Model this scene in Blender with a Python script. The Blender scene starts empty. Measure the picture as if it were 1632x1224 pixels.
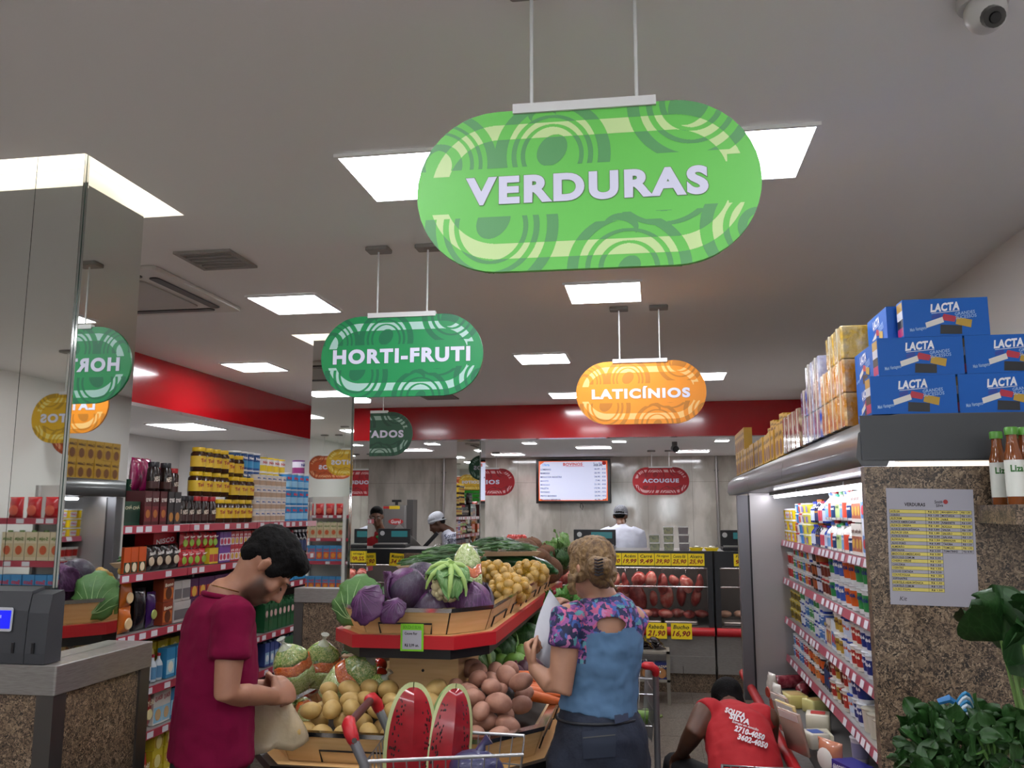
import bpy, bmesh, math, random
from mathutils import Vector, Matrix, Euler
import numpy as np
rnd = random.Random(7)
SC = bpy.context.scene
COL = SC.collection
pi = math.pi

# ---------------------------------------------------------------- camera, world, exposure
FPX, TH, PS, CZ = 1367.0, math.radians(8.45), math.radians(9.41), 1.75
cd = bpy.data.cameras.new('camera'); cam = bpy.data.objects.new('camera', cd); COL.objects.link(cam)
cd.sensor_fit = 'HORIZONTAL'; cd.sensor_width = 36.0; cd.lens = FPX / 1632 * 36.0; cd.clip_start = 0.02
FW = Vector((-math.sin(PS)*math.cos(TH), math.cos(PS)*math.cos(TH), math.sin(TH)))
RT = Vector((math.cos(PS), math.sin(PS), 0)); UPV = RT.cross(FW)
cam.matrix_world = Matrix(((RT.x, UPV.x, -FW.x, 0), (RT.y, UPV.y, -FW.y, 0), (RT.z, UPV.z, -FW.z, CZ), (0, 0, 0, 1)))
SC.camera = cam
w = bpy.data.worlds.new('world'); SC.world = w; w.use_nodes = True
w.node_tree.nodes['Background'].inputs[0].default_value = (0.86, 0.93, 1.0, 1)
w.node_tree.nodes['Background'].inputs[1].default_value = 12.0
SC.view_settings.view_transform = 'Standard'; SC.view_settings.look = 'None'
SC.view_settings.gamma = 1.0; SC.view_settings.use_curve_mapping = False
SC.view_settings.exposure = -0.15
PANEL_STRENGTH = 34.0

def ray(x, y): return FW*FPX + RT*(x-816) + UPV*(612-y)
def aY(x, y, Y): d = ray(x, y); p = d*(Y/d.y); return Vector((p.x, p.y, p.z+CZ))
def aX(x, y, X): d = ray(x, y); p = d*(X/d.x); return Vector((p.x, p.y, p.z+CZ))
def aZ(x, y, Z): d = ray(x, y); p = d*((Z-CZ)/d.z); return Vector((p.x, p.y, p.z+CZ))

# ---------------------------------------------------------------- materials
def lin(c):
    if isinstance(c, str):
        c = c.lstrip('#'); c = tuple(int(c[i:i+2], 16)/255 for i in (0, 2, 4))
    return tuple((x/12.92 if x <= .04045 else ((x+.055)/1.055)**2.4) for x in c) + (1.0,)
MATS = {}
def mat(name, col='808080', rough=.5, metal=0., spec=.5, coat=0., trans=0., alpha=1., emit=None, es=0., noise=None, bump=None, vor=None, ior=None, sss=0.):
    """noise=(scale, colour2, lo, hi[, stretch]); vor=(scale, [colours]); bump=(scale, strength)"""
    if name in MATS: return MATS[name]
    m = bpy.data.materials.new(name); m.use_nodes = True; nt = m.node_tree; N = nt.nodes; L = nt.links
    b = N['Principled BSDF']; c = lin(col)
    b.inputs['Base Color'].default_value = c; b.inputs['Roughness'].default_value = rough
    b.inputs['Metallic'].default_value = metal; b.inputs['Specular IOR Level'].default_value = spec
    b.inputs['Coat Weight'].default_value = coat; b.inputs['Coat Roughness'].default_value = .08
    b.inputs['Transmission Weight'].default_value = trans; b.inputs['Alpha'].default_value = alpha
    if ior: b.inputs['IOR'].default_value = ior
    if sss: b.inputs['Subsurface Weight'].default_value = sss; b.inputs['Subsurface Radius'].default_value = (.02, .008, .004)
    if emit: b.inputs['Emission Color'].default_value = lin(emit); b.inputs['Emission Strength'].default_value = es
    tc = N.new('ShaderNodeTexCoord'); src = tc.outputs['Object']
    if noise:
        sc = noise[0]; n = N.new('ShaderNodeTexNoise'); n.inputs['Scale'].default_value = sc; n.inputs['Detail'].default_value = 6
        if len(noise) > 4:
            mp = N.new('ShaderNodeMapping'); mp.inputs['Scale'].default_value = noise[4]; L.new(src, mp.inputs[0]); L.new(mp.outputs[0], n.inputs['Vector'])
        else: L.new(src, n.inputs['Vector'])
        r = N.new('ShaderNodeValToRGB'); r.color_ramp.elements[0].position = noise[2]; r.color_ramp.elements[1].position = noise[3]
        r.color_ramp.elements[0].color = c; r.color_ramp.elements[1].color = lin(noise[1])
        L.new(n.outputs[0], r.inputs[0]); L.new(r.outputs[0], b.inputs['Base Color'])
    if vor:
        v = N.new('ShaderNodeTexVoronoi'); v.inputs['Scale'].default_value = vor[0]
        n = N.new('ShaderNodeTexNoise'); n.inputs['Scale'].default_value = vor[0]*.5; n.inputs['Detail'].default_value = 3
        L.new(src, n.inputs['Vector'])
        mx = N.new('ShaderNodeMixRGB'); mx.inputs[0].default_value = .06 if len(vor) < 3 else vor[2]
        L.new(src, mx.inputs[1]); L.new(n.outputs[1], mx.inputs[2]); L.new(mx.outputs[0], v.inputs['Vector'])
        r = N.new('ShaderNodeValToRGB'); r.color_ramp.interpolation = 'CONSTANT'; cols = vor[1]
        while len(r.color_ramp.elements) < len(cols): r.color_ramp.elements.new(.5)
        for i, cc in enumerate(cols):
            r.color_ramp.elements[i].position = i/len(cols); r.color_ramp.elements[i].color = lin(cc)
        sp = N.new('ShaderNodeSeparateColor'); L.new(v.outputs['Color'], sp.inputs[0]); L.new(sp.outputs[0], r.inputs[0])
        L.new(r.outputs[0], b.inputs['Base Color'])
    if bump:
        n2 = N.new('ShaderNodeTexNoise'); n2.inputs['Scale'].default_value = bump[0]; n2.inputs['Detail'].default_value = 4; L.new(src, n2.inputs['Vector'])
        bp = N.new('ShaderNodeBump'); bp.inputs['Strength'].default_value = bump[1]; bp.inputs['Distance'].default_value = .01
        L.new(n2.outputs[0], bp.inputs['Height']); L.new(bp.outputs[0], b.inputs['Normal'])
    m.diffuse_color = c
    MATS[name] = m; return m
def C(col, rough=.45, **k):   # a plain colour
    key = 'c_%s_%s_%s' % (col, rough, '_'.join(f'{a}{b}' for a, b in k.items()))
    return mat(key, col, rough, **k)

GRAN = mat('granite', '8d7a66', .4, vor=(150, ['35291f', '5f4f40', '76634f', '8a755e', '4f4032', '7c6853', '1f1813', '9a866f', '695744', '43362b'], .06), coat=.2)
GRANF = mat('floor_granite', '9d9488', .3, vor=(140, ['6c645a', '7d746a', '5c544b', '8a8177', '70685e', '463f37'], .05))
STEEL = mat('brushed_steel', 'a5a29e', .36, .75, noise=(30, '96938f', .4, .7, (1, 1, 12)))
STEELD = mat('dark_steel', '6b6865', .35, .85)
CHROME = mat('chrome', 'd6d6d8', .12, 1.0)
ZINC = mat('zinc_wire', 'b4b4b6', .3, .9)
MIRROR = mat('mirror', 'dfe3df', .015, 1.0)
GLASSE = mat('glass_edge', '1f3a33', .15)
WHITEW = mat('white_paint', 'dcd8d4', .8)
CEIL = mat('ceiling_paint', 'ebe8e6', .9)
REDB = mat('red_fascia_laminate', 'b00d18', .16, coat=.5)
REDP = mat('red_plastic', 'b51822', .4)
BLACKP = mat('black_plastic', '17171a', .4)
GREYP = mat('charcoal_plastic', '3c3e41', .45)
WOOD = mat('beech_laminate', 'd2a870', .45, noise=(6, 'deb884', .3, .75, (1, 1, 14)))
LED = mat('led_panel', 'ffffff', .5, emit='f8f9ff', es=PANEL_STRENGTH)
PAPER = mat('white_paper', 'a5a3ad', .7)
GLASS = mat('clear_glass', '20282a', .02, alpha=.09, spec=.9)
FILM = mat('clear_film', 'ffffff', .06, alpha=.16, spec=.8)
INK = mat('black_ink', '1c1a1c', .7)
YEL = mat('yellow_card', 'f2d417', .6)
RAIL = mat('pink_price_rail', 'a93648', .35)
TAG = mat('white_tag', 'd8d6dc', .6)

# ---------------------------------------------------------------- mesh builder
class MB:
    def __init__(s): s.v = []; s.f = []; s.m = []; s.k = 0
    def add(s, vs, fs, M=None):
        o = len(s.v)
        s.v.extend([tuple(M @ Vector(p)) for p in vs] if M is not None else [tuple(p) for p in vs])
        for f in fs: s.f.append(tuple(i+o for i in f)); s.m.append(s.k)
        return s
    def mi(s, k): s.k = k; return s
    def bx(s, x0, x1, y0, y1, z0, z1, M=None):
        vs = [(x0,y0,z0),(x1,y0,z0),(x1,y1,z0),(x0,y1,z0),(x0,y0,z1),(x1,y0,z1),(x1,y1,z1),(x0,y1,z1)]
        return s.add(vs, [(0,3,2,1),(4,5,6,7),(0,1,5,4),(1,2,6,5),(2,3,7,6),(3,0,4,7)], M)
    def fr(s, p0, z0, p1, z1, M=None, cap=(1,1)):
        n = len(p0); vs = [(x,y,z0) for x,y in p0]+[(x,y,z1) for x,y in p1]
        fs = [(i,(i+1)%n,n+(i+1)%n,n+i) for i in range(n)]
        if cap[0]: fs.append(tuple(range(n))[::-1])
        if cap[1]: fs.append(tuple(range(n,2*n)))
        return s.add(vs, fs, M)
    def rbx(s, x0, x1, y0, y1, z0, z1, r, M=None, seg=3):
        """box with rounded vertical edges and softened top and bottom"""
        def rr(i):
            pts = []
            rad = max(r-i, 1e-4)
            for cx, cy, a0 in ((x1-r,y1-r,0),(x0+r,y1-r,pi/2),(x0+r,y0+r,pi),(x1-r,y0+r,1.5*pi)):
                for k in range(seg+1):
                    a = a0+pi/2*k/seg; pts.append((cx+rad*math.cos(a), cy+rad*math.sin(a)))
            return pts
        h = min(r*.35, (z1-z0)*.2); lv = [(rr(h), z0), (rr(0), z0+h), (rr(0), z1-h), (rr(h), z1)]
        n = len(lv[0][0]); vs = [(x,y,z) for p,z in lv for x,y in p]; fs = [tuple(range(n))[::-1], tuple(range(3*n,4*n))]
        for j in range(3):
            fs += [(j*n+i, j*n+(i+1)%n, (j+1)*n+(i+1)%n, (j+1)*n+i) for i in range(n)]
        return s.add(vs, fs, M)
    def lathe(s, prof, n=16, M=None, sx=1., sy=1.):
        vs = []; fs = []
        for r, z in prof:
            for i in range(n): a = 2*pi*i/n; vs.append((r*math.cos(a)*sx, r*math.sin(a)*sy, z))
        for j in range(len(prof)-1):
            for i in range(n): fs.append((j*n+i, j*n+(i+1)%n, (j+1)*n+(i+1)%n, (j+1)*n+i))
        fs.append(tuple(range(n))[::-1]); fs.append(tuple(range((len(prof)-1)*n, len(prof)*n)))
        return s.add(vs, fs, M)
    def ell(s, c, r, nu=14, nv=9, M=None, fn=None):
        if not hasattr(r, '__len__'): r = (r, r, r)
        vs = [(0,0,-1)]; fs = []
        for j in range(1, nv):
            t = -pi/2+pi*j/nv
            for i in range(nu): a = 2*pi*i/nu; vs.append((math.cos(t)*math.cos(a), math.cos(t)*math.sin(a), math.sin(t)))
        vs.append((0,0,1)); top = len(vs)-1
        for i in range(nu): fs.append((0, 1+(i+1)%nu, 1+i)); b = 1+(nv-2)*nu; fs.append((b+i, b+(i+1)%nu, top))
        for j in range(nv-2):
            for i in range(nu): a = 1+j*nu; fs.append((a+i, a+(i+1)%nu, a+nu+(i+1)%nu, a+nu+i))
        if fn: vs = [fn(Vector(p)) for p in vs]
        vs = [(p[0]*r[0]+c[0], p[1]*r[1]+c[1], p[2]*r[2]+c[2]) for p in vs]
        return s.add(vs, fs, M)
    def tube(s, path, r, n=6, closed=False, M=None, side=None, round=False):
        """r: number, list of numbers or list of (a, b); side: direction of a"""
        P = [Vector(p) for p in path]
        R = list(r) if hasattr(r, '__len__') else [r]*len(P)
        R = [(q, q) if not hasattr(q, '__len__') else tuple(q) for q in R]
        if round and not closed:
            def capd(p, q, rr):
                d = (p-q).normalized(); m = (rr[0]+rr[1])/2
                return [(p+d*m*math.sin(t), (rr[0]*math.cos(t), rr[1]*math.cos(t))) for t in (.6, 1.1, 1.45)]
            a = capd(P[0], P[1], R[0])[::-1]; b = capd(P[-1], P[-2], R[-1])
            P = [x[0] for x in a]+P+[x[0] for x in b]; R = [x[1] for x in a]+R+[x[1] for x in b]
        N = len(P); vs = []; fs = []; prev = None
        for i in range(N):
            t = (P[(i+1) % N]-P[i-1]) if closed else (P[min(i+1, N-1)]-P[max(i-1, 0)])
            if t.length < 1e-9: t = Vector((0,0,1))
            t.normalize()
            if side is not None: a = Vector(side)
            elif prev is not None: a = prev
            else: a = Vector((1,0,0)) if abs(t.x) < .8 else Vector((0,1,0))
            a = a-t*a.dot(t)
            if a.length < 1e-6: a = t.orthogonal()
            a.normalize(); b = t.cross(a); prev = a
            for k in range(n):
                q = 2*pi*k/n; vs.append(P[i]+a*(R[i][0]*math.cos(q))+b*(R[i][1]*math.sin(q)))
        for i in range(N if closed else N-1):
            j = (i+1) % N
            for k in range(n): fs.append((i*n+k, i*n+(k+1)%n, j*n+(k+1)%n, j*n+k))
        if not closed: fs.append(tuple(range(n))[::-1]); fs.append(tuple(range((N-1)*n, N*n)))
        return s.add(vs, fs, M)
    def mesh(s, name='mesh', smooth=False):
        me = bpy.data.meshes.new(name); me.from_pydata(s.v, [], s.f); me.polygons.foreach_set('material_index', s.m)
        if smooth:
            me.polygons.foreach_set('use_smooth', [True]*len(me.polygons))
            if smooth != 'all': me.set_sharp_from_angle(angle=math.radians(50))
        me.update(); return me
    def build(s, name, mats, parent=None, smooth=False, loc=(0,0,0), rz=0):
        return obj(name, s.mesh(name, smooth), mats, parent, loc, rz)
def obj(name, me, mats=None, parent=None, loc=(0,0,0), rz=0):
    if mats is not None:
        ms = mats if isinstance(mats, (list, tuple)) else [mats]
        if len(me.materials) == 0:
            for m in ms: me.materials.append(m)
    o = bpy.data.objects.new(name, me); COL.objects.link(o); o.location = loc
    if hasattr(rz, '__len__'): o.rotation_euler = rz
    else: o.rotation_euler[2] = rz
    if parent: o.parent = parent
    return o
def tag(o, label, cat, group=None):
    o['label'] = label; o['category'] = cat
    if group: o['group'] = group
    return o
def thing(name, label, cat, loc=(0,0,0), rz=0, group=None):
    o = bpy.data.objects.new(name, None); COL.objects.link(o); o.location = loc; o.empty_display_size = .05
    if hasattr(rz, '__len__'): o.rotation_euler = rz
    else: o.rotation_euler[2] = rz
    return tag(o, label, cat, group)
def struct(o): o['kind'] = 'structure'; return o
def part(parent, name, mats, fn, smooth=False):
    b = MB(); fn(b); return b.build(name, mats, parent, smooth)
class Proto:
    """one kind of thing: its own mesh first, then (part name, mesh) pairs"""
    def __init__(s, name, body, parts=()): s.name = name; s.body = body; s.parts = list(parts)
    def put(s, loc, rz, label, cat, group=None, sc=1.):
        o = obj(s.name, s.body, None, None, loc, rz)
        if sc != 1.: o.scale = (sc, sc, sc) if not hasattr(sc, '__len__') else sc
        for n, m in s.parts: obj(n, m, None, o)
        return tag(o, label, cat, group)
def withmat(me, *ms):
    for m in ms: me.materials.append(m)
    return me

# ---------------------------------------------------------------- scratch scene for evaluated meshes, lettering
TMP = bpy.data.scenes.new('scratch'); TVL = TMP.view_layers[0]
def evaluated(o):
    TMP.collection.objects.link(o); TVL.update()
    me = bpy.data.meshes.new_from_object(o.evaluated_get(TVL.depsgraph)); TMP.collection.objects.unlink(o)
    d = o.data; bpy.data.objects.remove(o)
    return me
def remesh(b, voxel, it=4, fac=.5):
    o = bpy.data.objects.new('t', b.mesh())
    m = o.modifiers.new('r', 'REMESH'); m.mode = 'VOXEL'; m.voxel_size = voxel; m.use_smooth_shade = True
    if it: m = o.modifiers.new('s', 'SMOOTH'); m.factor = fac; m.iterations = it
    return evaluated(o)
_TX = {}
def glyphs(s, bold=0., sp=None, res=2):
    k = (s, bold, sp, res)
    if k in _TX: return _TX[k]
    c = bpy.data.curves.new('t', 'FONT'); c.body = s; c.offset = bold; c.resolution_u = res; c.align_x = 'CENTER'; c.align_y = 'CENTER'; c.space_character = sp or (1.0+bold*1.6)
    me = evaluated(bpy.data.objects.new('t', c))
    vs = np.array([v.co[:] for v in me.vertices]) if len(me.vertices) else np.zeros((1,3)); fs = [tuple(p.vertices) for p in me.polygons]
    bpy.data.meshes.remove(me)
    mn, mx = vs.min(0), vs.max(0); vs = vs-(mn+mx)/2
    _TX[k] = (vs, fs, mx-mn); return _TX[k]
def letter(b, s, w, h=None, at=(0,0,0), bold=.02, wrap=None, M=None, slant=0., tilt=0., sp=None, res=2, refb=None):
    """lettering standing in the XZ plane, read from -Y; w = width, h = height (None keeps the shape); wrap = cylinder radius"""
    vs, fs, d = glyphs(s, bold, sp, res)
    d0 = glyphs(s, refb, sp, res)[2] if refb is not None else d
    sx = w/max(d0[0], 1e-6); sz = h/max(d0[1], 1e-6) if h else sx
    out = []
    for x, y, _ in vs:
        x = x*sx; z = y*sz; x += slant*z; z += tilt*x
        if wrap: a = x/wrap; p = (math.sin(a)*wrap, -math.cos(a)*wrap, z)
        else: p = (x, 0, z)
        out.append((p[0]+at[0], p[1]+at[1], p[2]+at[2]))
    return b.add(out, fs, M)
# ================================================================ the setting
HC, HL = 2.85, 2.50            # main ceiling, lower ceiling behind the red fascia
XR, XL, YB, YF, YW, XB = 1.45, -5.05, -4.2, 8.80, 12.0, -3.55
fl = struct(MB().bx(XL-.2, XR+.2, YB-.2, YW+.2, -.1, -.004).build('floor', C('5a534b', .8)))
_t = withmat(MB().bx(.0015, .5985, .0015, .5985, -.004, 0).mesh('tile'), GRANF)
for i in range(11):
    for k in range(27): obj('tile', _t, None, fl, (XL-.05+i*.6, YB+k*.6, 0))
struct(MB().bx(XL-.3, XR+.3, YB-.3, YW+.3, HC+.30, HC+.36).build('light_leak_cover', CEIL))  # unseen slab added over both ceilings to keep sky light from leaking in
def cells(xs, ys, z, skip):
    b = MB()
    for i in range(len(xs)-1):
        for j in range(len(ys)-1):
            cx, cy = (xs[i]+xs[i+1])/2, (ys[j]+ys[j+1])/2
            if any(x0 < cx < x1 and y0 < cy < y1 for x0, x1, y0, y1 in skip): continue
            b.bx(xs[i], xs[i+1], ys[j], ys[j+1], z, z+.06)
    return b
COVE = [(-2.24, -1.72, 2.28, 2.85), (-2.24, -1.72, 5.0, 5.55)]
LOWL = (XL-.1, XB, 3.0, YF)
xs = sorted({XL-.05, XB, -2.24, -1.72, XR+.05}); ys = sorted({YB-.05, 2.28, 2.85, 3.0, 5.0, 5.55, YF})
ceil = struct(cells(xs, ys, HC, COVE+[LOWL]).build('ceiling', CEIL))
lowc = MB().bx(XL-.05, XB-.121, 2.95, 8.60, HL, HL+.05).bx(-4.3, XR-.001, YF+.121, YW+.05, HL, HL+.05)
struct(lowc.build('ceiling_low', CEIL))
# light coves round the two near columns
COVEL = mat('cove_light', 'ffffff', .5, emit='fff3df', es=7.0)
for x0, x1, y0, y1 in COVE:
    b = MB(); h = .13
    z_ = HC+.061; b.bx(x0-.02, x0, y0-.02, y1+.02, z_, HC+h).bx(x1, x1+.02, y0-.02, y1+.02, z_, HC+h).bx(x0, x1, y0-.02, y0, z_, HC+h).bx(x0, x1, y1, y1+.02, z_, HC+h).bx(x0-.02, x1+.02, y0-.02, y1+.02, HC+h, HC+h+.02)
    r = struct(b.build('trim_1', CEIL))
    b = MB(); e = .012
    b.bx(x0+.002, x1-.002, y0+.002, y1-.002, HC+h-.012, HC+h-.002)
    b.build('light_diffuser', COVEL, r)
# red fascia boards
struct(MB().bx(XB+.0005, XR-.001, YF, YF+.12, HL, HC+.04).build('trim_2', REDB))
struct(MB().bx(XB-.12, XB, 3.0, YF+.12, HL, HC+.04).build('trim_3', REDB))
struct(MB().bx(XL, XB-.121, 2.88, 2.999, HL, HC+.04).build('trim_4', REDB))
# walls
struct(MB().bx(XR, XR+.12, YB-.12, YW+.12, 0, HC+.3).build('wall_right', WHITEW))
struct(MB().bx(XL-.12, XL, YB-.12, YW+.12, 0, HC+.3).build('wall_left', WHITEW))
struct(MB().bx(XL, -3.55, 8.55, 8.67, 0, HC+.3).build('wall_far_left', WHITEW))
struct(MB().bx(-4.42, -4.3, 8.67, YW, 0, HL).build('wall_butchery_left', WHITEW))
wb = struct(MB().bx(-4.42, XR+.12, YW, YW+.12, 0, HC+.3).build('wall_back', C('6f6a62', .8)))
MARB = mat('polished_marble', 'aaa499', .09, noise=(2.4, 'cbc6bc', .42, .62, (1.8, 1, .7)), coat=.5)
x = -4.3
while x < XR-.01:
    x1 = min(x+.6, XR)
    for z0, z1 in ((.0, .95), (.95, 2.15), (2.15, HL)):
        MB().bx(x+.0015, x1-.0015, YW-.012, YW, z0+.0015, z1-.0015).build('tile', MARB, wb)
    x += .6
# wall behind the photographer with two openings to the daylight
b = MB(); op = [(-1.5, -.55, 1.5, 2.35), (.1, 1.4, 1.5, 2.3)]
xs2 = [XL, -1.5, -.55, .1, 1.4, XR]
for i in range(5):
    o_ = [q for q in op if abs(q[0]-xs2[i]) < 1e-6]
    if o_: b.bx(xs2[i], xs2[i+1], YB-.12, YB, 0, o_[0][2]).bx(xs2[i], xs2[i+1], YB-.12, YB, o_[0][3], HC+.3)
    else: b.bx(xs2[i], xs2[i+1], YB-.12, YB, 0, HC+.3)
struct(b.build('wall_front', WHITEW))
for n, (x0, x1, z0, z1) in enumerate(op):
    b = MB(); t = .04
    b.bx(x0, x0+t, YB-.1, YB-.02, z0, z1).bx(x1-t, x1, YB-.1, YB-.02, z0, z1).bx(x0+t, x1-t, YB-.1, YB-.02, z0, z0+t).bx(x0+t, x1-t, YB-.1, YB-.02, z1-t, z1)
    fr = struct(b.build('window_%d' % (n+1), C('8a8a8c', .4, metal=.6)))
    MB().bx(x0+t, x1-t, YB-.065, YB-.06, z0+t, z1-t).build('pane', GLASS, fr)
# green roller shutter in the wall behind (seen in the mirrors)
rs = thing('roller_shutter', 'green slatted roller shutter on the white wall, seen in a mirror', 'shutter', (-4.3, YB+.06, .1))
GREENS = C('2f8f2b', .4)
for k in range(24): MB().tube([(-.7, .03, .05+k*.1), (.7, .03, .05+k*.1)], (.02, .05)[0:1]*2 if 0 else .045, 6).build('slat', GREENS, rs)

# ---------------------------------------------------------------- ceiling lights
def panel(x0, x1, y0, y1, z, label, group):
    cx, cy = (x0+x1)/2, (y0+y1)/2; t = thing('ceiling_light', label, 'ceiling light', (cx, cy, z-.012), 0, group)
    a, c = (x1-x0)/2, (y1-y0)/2; e = .012
    b = MB(); b.bx(-a-e, a+e, -c-e, -c, 0, .011).bx(-a-e, a+e, c, c+e, 0, .011).bx(-a-e, -a, -c, c, 0, .011).bx(a, a+e, -c, c, 0, .011)
    b.build('frame', CEIL, t); MB().bx(-a, a, -c, c, .002, .011).build('diffuser', LED, t)
S = .36
main = [(-.95, 2.42, 'left half hidden behind the lime green sign'), (.12, 2.43, 'right edge of the lime green sign'), (-2.05, 4.03, 'by the light cove of the near mirrored column'),
        (-.41, 4.05, 'above the orange sign, bright and large'), (-.96, 5.88, 'between the green and orange signs'), (-3.18, 5.88, 'near the long red fascia above the left shelves'),
        (-.96, 7.88, 'close to the far red fascia'), (.22, 6.9, 'just right of the orange sign')]
for x0, y0, d in main: panel(x0, x0+S, y0, y0+S+.02, HC, 'square ceiling light panel, '+d, 'square light panels in the main ceiling')
for y0, yn in ((.6, 'nearest'), (-1.2, 'middle'), (-3.0, 'farthest')):
    for x0, xn in ((-4.2, 'leftmost'), (-2.6, 'second'), (-.95, 'third'), (.5, 'rightmost')): panel(x0, x0+S, y0, y0+S, HC, 'square ceiling light panel behind the photographer, %s row, %s' % (yn, xn), 'square light panels out of view')
panel(-3.2, -2.84, 2.43, 2.8, HC, 'square ceiling light panel behind the near mirrored column', 'square light panels out of view')
panel(.2, .56, 4.6, 4.96, HC, 'square ceiling light panel hidden behind the orange sign', 'square light panels out of view') if 0 else None
panel(-4.3, -3.86, 6.72, 7.3, HL, 'square ceiling light panel in the lowered ceiling over the left shelves', 'light panels in the lowered ceilings')
low = [(-3.1, 10.0, 'beside the dark green sign'), (-2.1, 11.0, 'left of the television'), (-.9, 9.95, 'above the television'), (.27, 10.8, 'above the red butchery sign')]
for x0, y0, d in low: panel(x0, x0+.4, y0, y0+.3, HL, 'flat light panel over the butchery, '+d, 'light panels in the lowered ceilings')
for x0, y0, d in [(-2.5, 9.15, 'next to the dark green sign'), (-1.42, 9.22, 'left of the television top'), (-.44, 9.15, 'right of the television top'), (.64, 9.22, 'nearest the right wall')]:
    panel(x0, x0+.14, y0, y0+.2, HL, 'small square downlight under the red fascia, '+d, 'small downlights over the butchery')

# ---------------------------------------------------------------- ceiling fittings
def vent(x, y, z, s, label):
    t = thing('ceiling_vent', label, 'vent', (x, y, z-.012)); VM = C('8f8a85', .6)
    b = MB(); b.bx(-s, s, -s, -s+.02, 0, .011).bx(-s, s, s-.02, s, 0, .011).bx(-s, -s+.02, -s+.02, s-.02, 0, .011).bx(s-.02, s, -s+.02, s-.02, 0, .011); b.build('frame', VM, t)
    for k in range(5): yy = -s+.03+k*(2*s-.06)/4.6; MB().bx(-s+.02, s-.02, yy, yy+.012, .001, .010).build('slat', VM, t)
vent(-1.88, 3.39, HC, .13, 'grey square vent in the ceiling beside the near mirrored column')
vent(-2.04, 8.0, HC, .16, 'grey square vent in the ceiling near the far red fascia')
ac = thing('air_conditioner', 'white cassette air conditioner in the ceiling behind the mirrored column', 'air conditioner', (-2.62, 3.85, HC-.022))
MB().rbx(-.42, .42, -.42, .42, .0, .021, .03).build('cover', C('cfcac4', .5), ac)
for k, (x0, x1, y0, y1) in enumerate([(-.3, .3, -.36, -.31), (-.3, .3, .31, .36), (-.36, -.31, -.3, .3), (.31, .36, -.3, .3)]):
    MB().rbx(x0, x1, y0, y1, -.006, .0, .02).build('louver', C('2b2a29', .5), ac)
MB().rbx(-.26, .26, -.26, .26, -.008, .0, .03).build('intake_grille', C('b5b0aa', .6), ac)
dc = thing('security_camera', 'white dome security camera on the ceiling above the cooler', 'security camera', (.725, 1.86, HC)); dc.scale = (.9, .9, .9)
DW = C('c9c6c2', .4)
MB().lathe([(.055, -.022), (.058, -.012), (.058, 0)], 24).build('mount', DW, dc, True)
MB().ell((0, -.012, -.045), (.048, .048, .05), 20, 12).build('dome', DW, dc, True)
MB().tube([(0, -.035, -.066), (0, -.062, -.086)], [.026, .024], 16).build('lens_housing', C('3a3836', .2), dc, True)
MB().tube([(0, -.061, -.086), (0, -.066, -.09)], [.014, .012], 14).build('lens', C('0b0b0d', .08), dc, True)
for loc, rz, lab in (((.22, 9.5, HL), .2, 'small black ceiling camera near the red butchery sign'), ((-3.95, 8.3, 2.3), .7, 'small round security camera above the blue cans on the shelf')):
    t = thing('small_camera', lab, 'security camera', loc, rz); z = 0
    if loc[2] < HL-.01: MB().bx(-.03, .03, .02, .25, -.03, .03).build('bracket', DW, t)
    MB().lathe([(.02, -.05), (.03, -.045), (.03, 0)], 12).build('mount', DW if z else C('55534f', .5), t, True)
    MB().tube([(0, .02, -.07), (0, -.06, -.085)], [.04, .036], 14).build('housing', C('bbb8b4', .4) if loc[2] < HL-.01 else C('2c2b2a', .4), t, True)
    MB().tube([(0, -.058, -.0845), (0, -.066, -.086)], [.028, .026], 14).build('lens', C('0b0b0d', .1), t, True)

# ---------------------------------------------------------------- mirrored columns
def column(x0, x1, y0, y1, top, label, base=True, m=.085, zb=1.31, seam=False):
    t = thing('mirrored_column', label, 'column', ((x0+x1)/2, (y0+y1)/2, 0), 0, None)
    a, c = (x1-x0)/2, (y1-y0)/2; z0 = zb if base else 0; e = .006
    MB().bx(-a+e, a-e, -c+e, c-e, z0, top).build('core', GLASSE, t)
    if seam:
        MB().bx(-a, -.02, -c, -c+e, z0, top-.003).build('mirror_panel', MIRROR, t); MB().bx(-.018, a-.012, -c, -c+e, z0, top-.003).build('mirror_panel', MIRROR, t)
    else: MB().bx(-a, a-.012, -c, -c+e, z0, top-.003).build('mirror_panel', MIRROR, t)
    MB().bx(-a, a, c-e, c, z0, top-.003).build('mirror_panel', MIRROR, t)
    MB().bx(a-e, a, -c+.012, c-e, z0, top-.003).build('mirror_panel', MIRROR, t)
    MB().bx(-a, -a+e, -c+e, c-e, z0, top-.003).build('mirror_panel', MIRROR, t)
    MB().fr([(a-.014, -c), (a, -c+.014), (a-.01, -c+.016), (a-.016, -c+.01)], z0, [(a-.014, -c), (a, -c+.014), (a-.01, -c+.016), (a-.016, -c+.01)], top).build('corner_strip', mat('polished_edge', 'a9aca9', .08, 1.), t)
    if base:
        A, B = a+m, c+m; h = .085
        st = MB().rbx(-A, A, -B, B, zb-h, zb-.001, .006).build('steel_cap', STEEL, t)
        for sx in (-1, 1):
            for sy in (-1, 1): MB().bx(*(sorted((sx*(A-.06), sx*(A-.004)))), *(sorted((sy*(B-.06), sy*(B-.004)))), .0, zb-h).build('corner_post', STEELD, t)
        MB().bx(-A+.012, A-.012, -B+.012, B-.012, 0, zb-h-.001).build('granite_cladding', GRAN, t)
    return t
column(-2.13, -1.80, 2.40, 2.72, HC+.12, 'near mirrored column rising into a light cove, granite base', seam=True)
column(-2.13, -1.85, 5.10, 5.42, HC+.12, 'middle mirrored column behind the man, with granite base', m=.05, zb=1.29)
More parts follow.
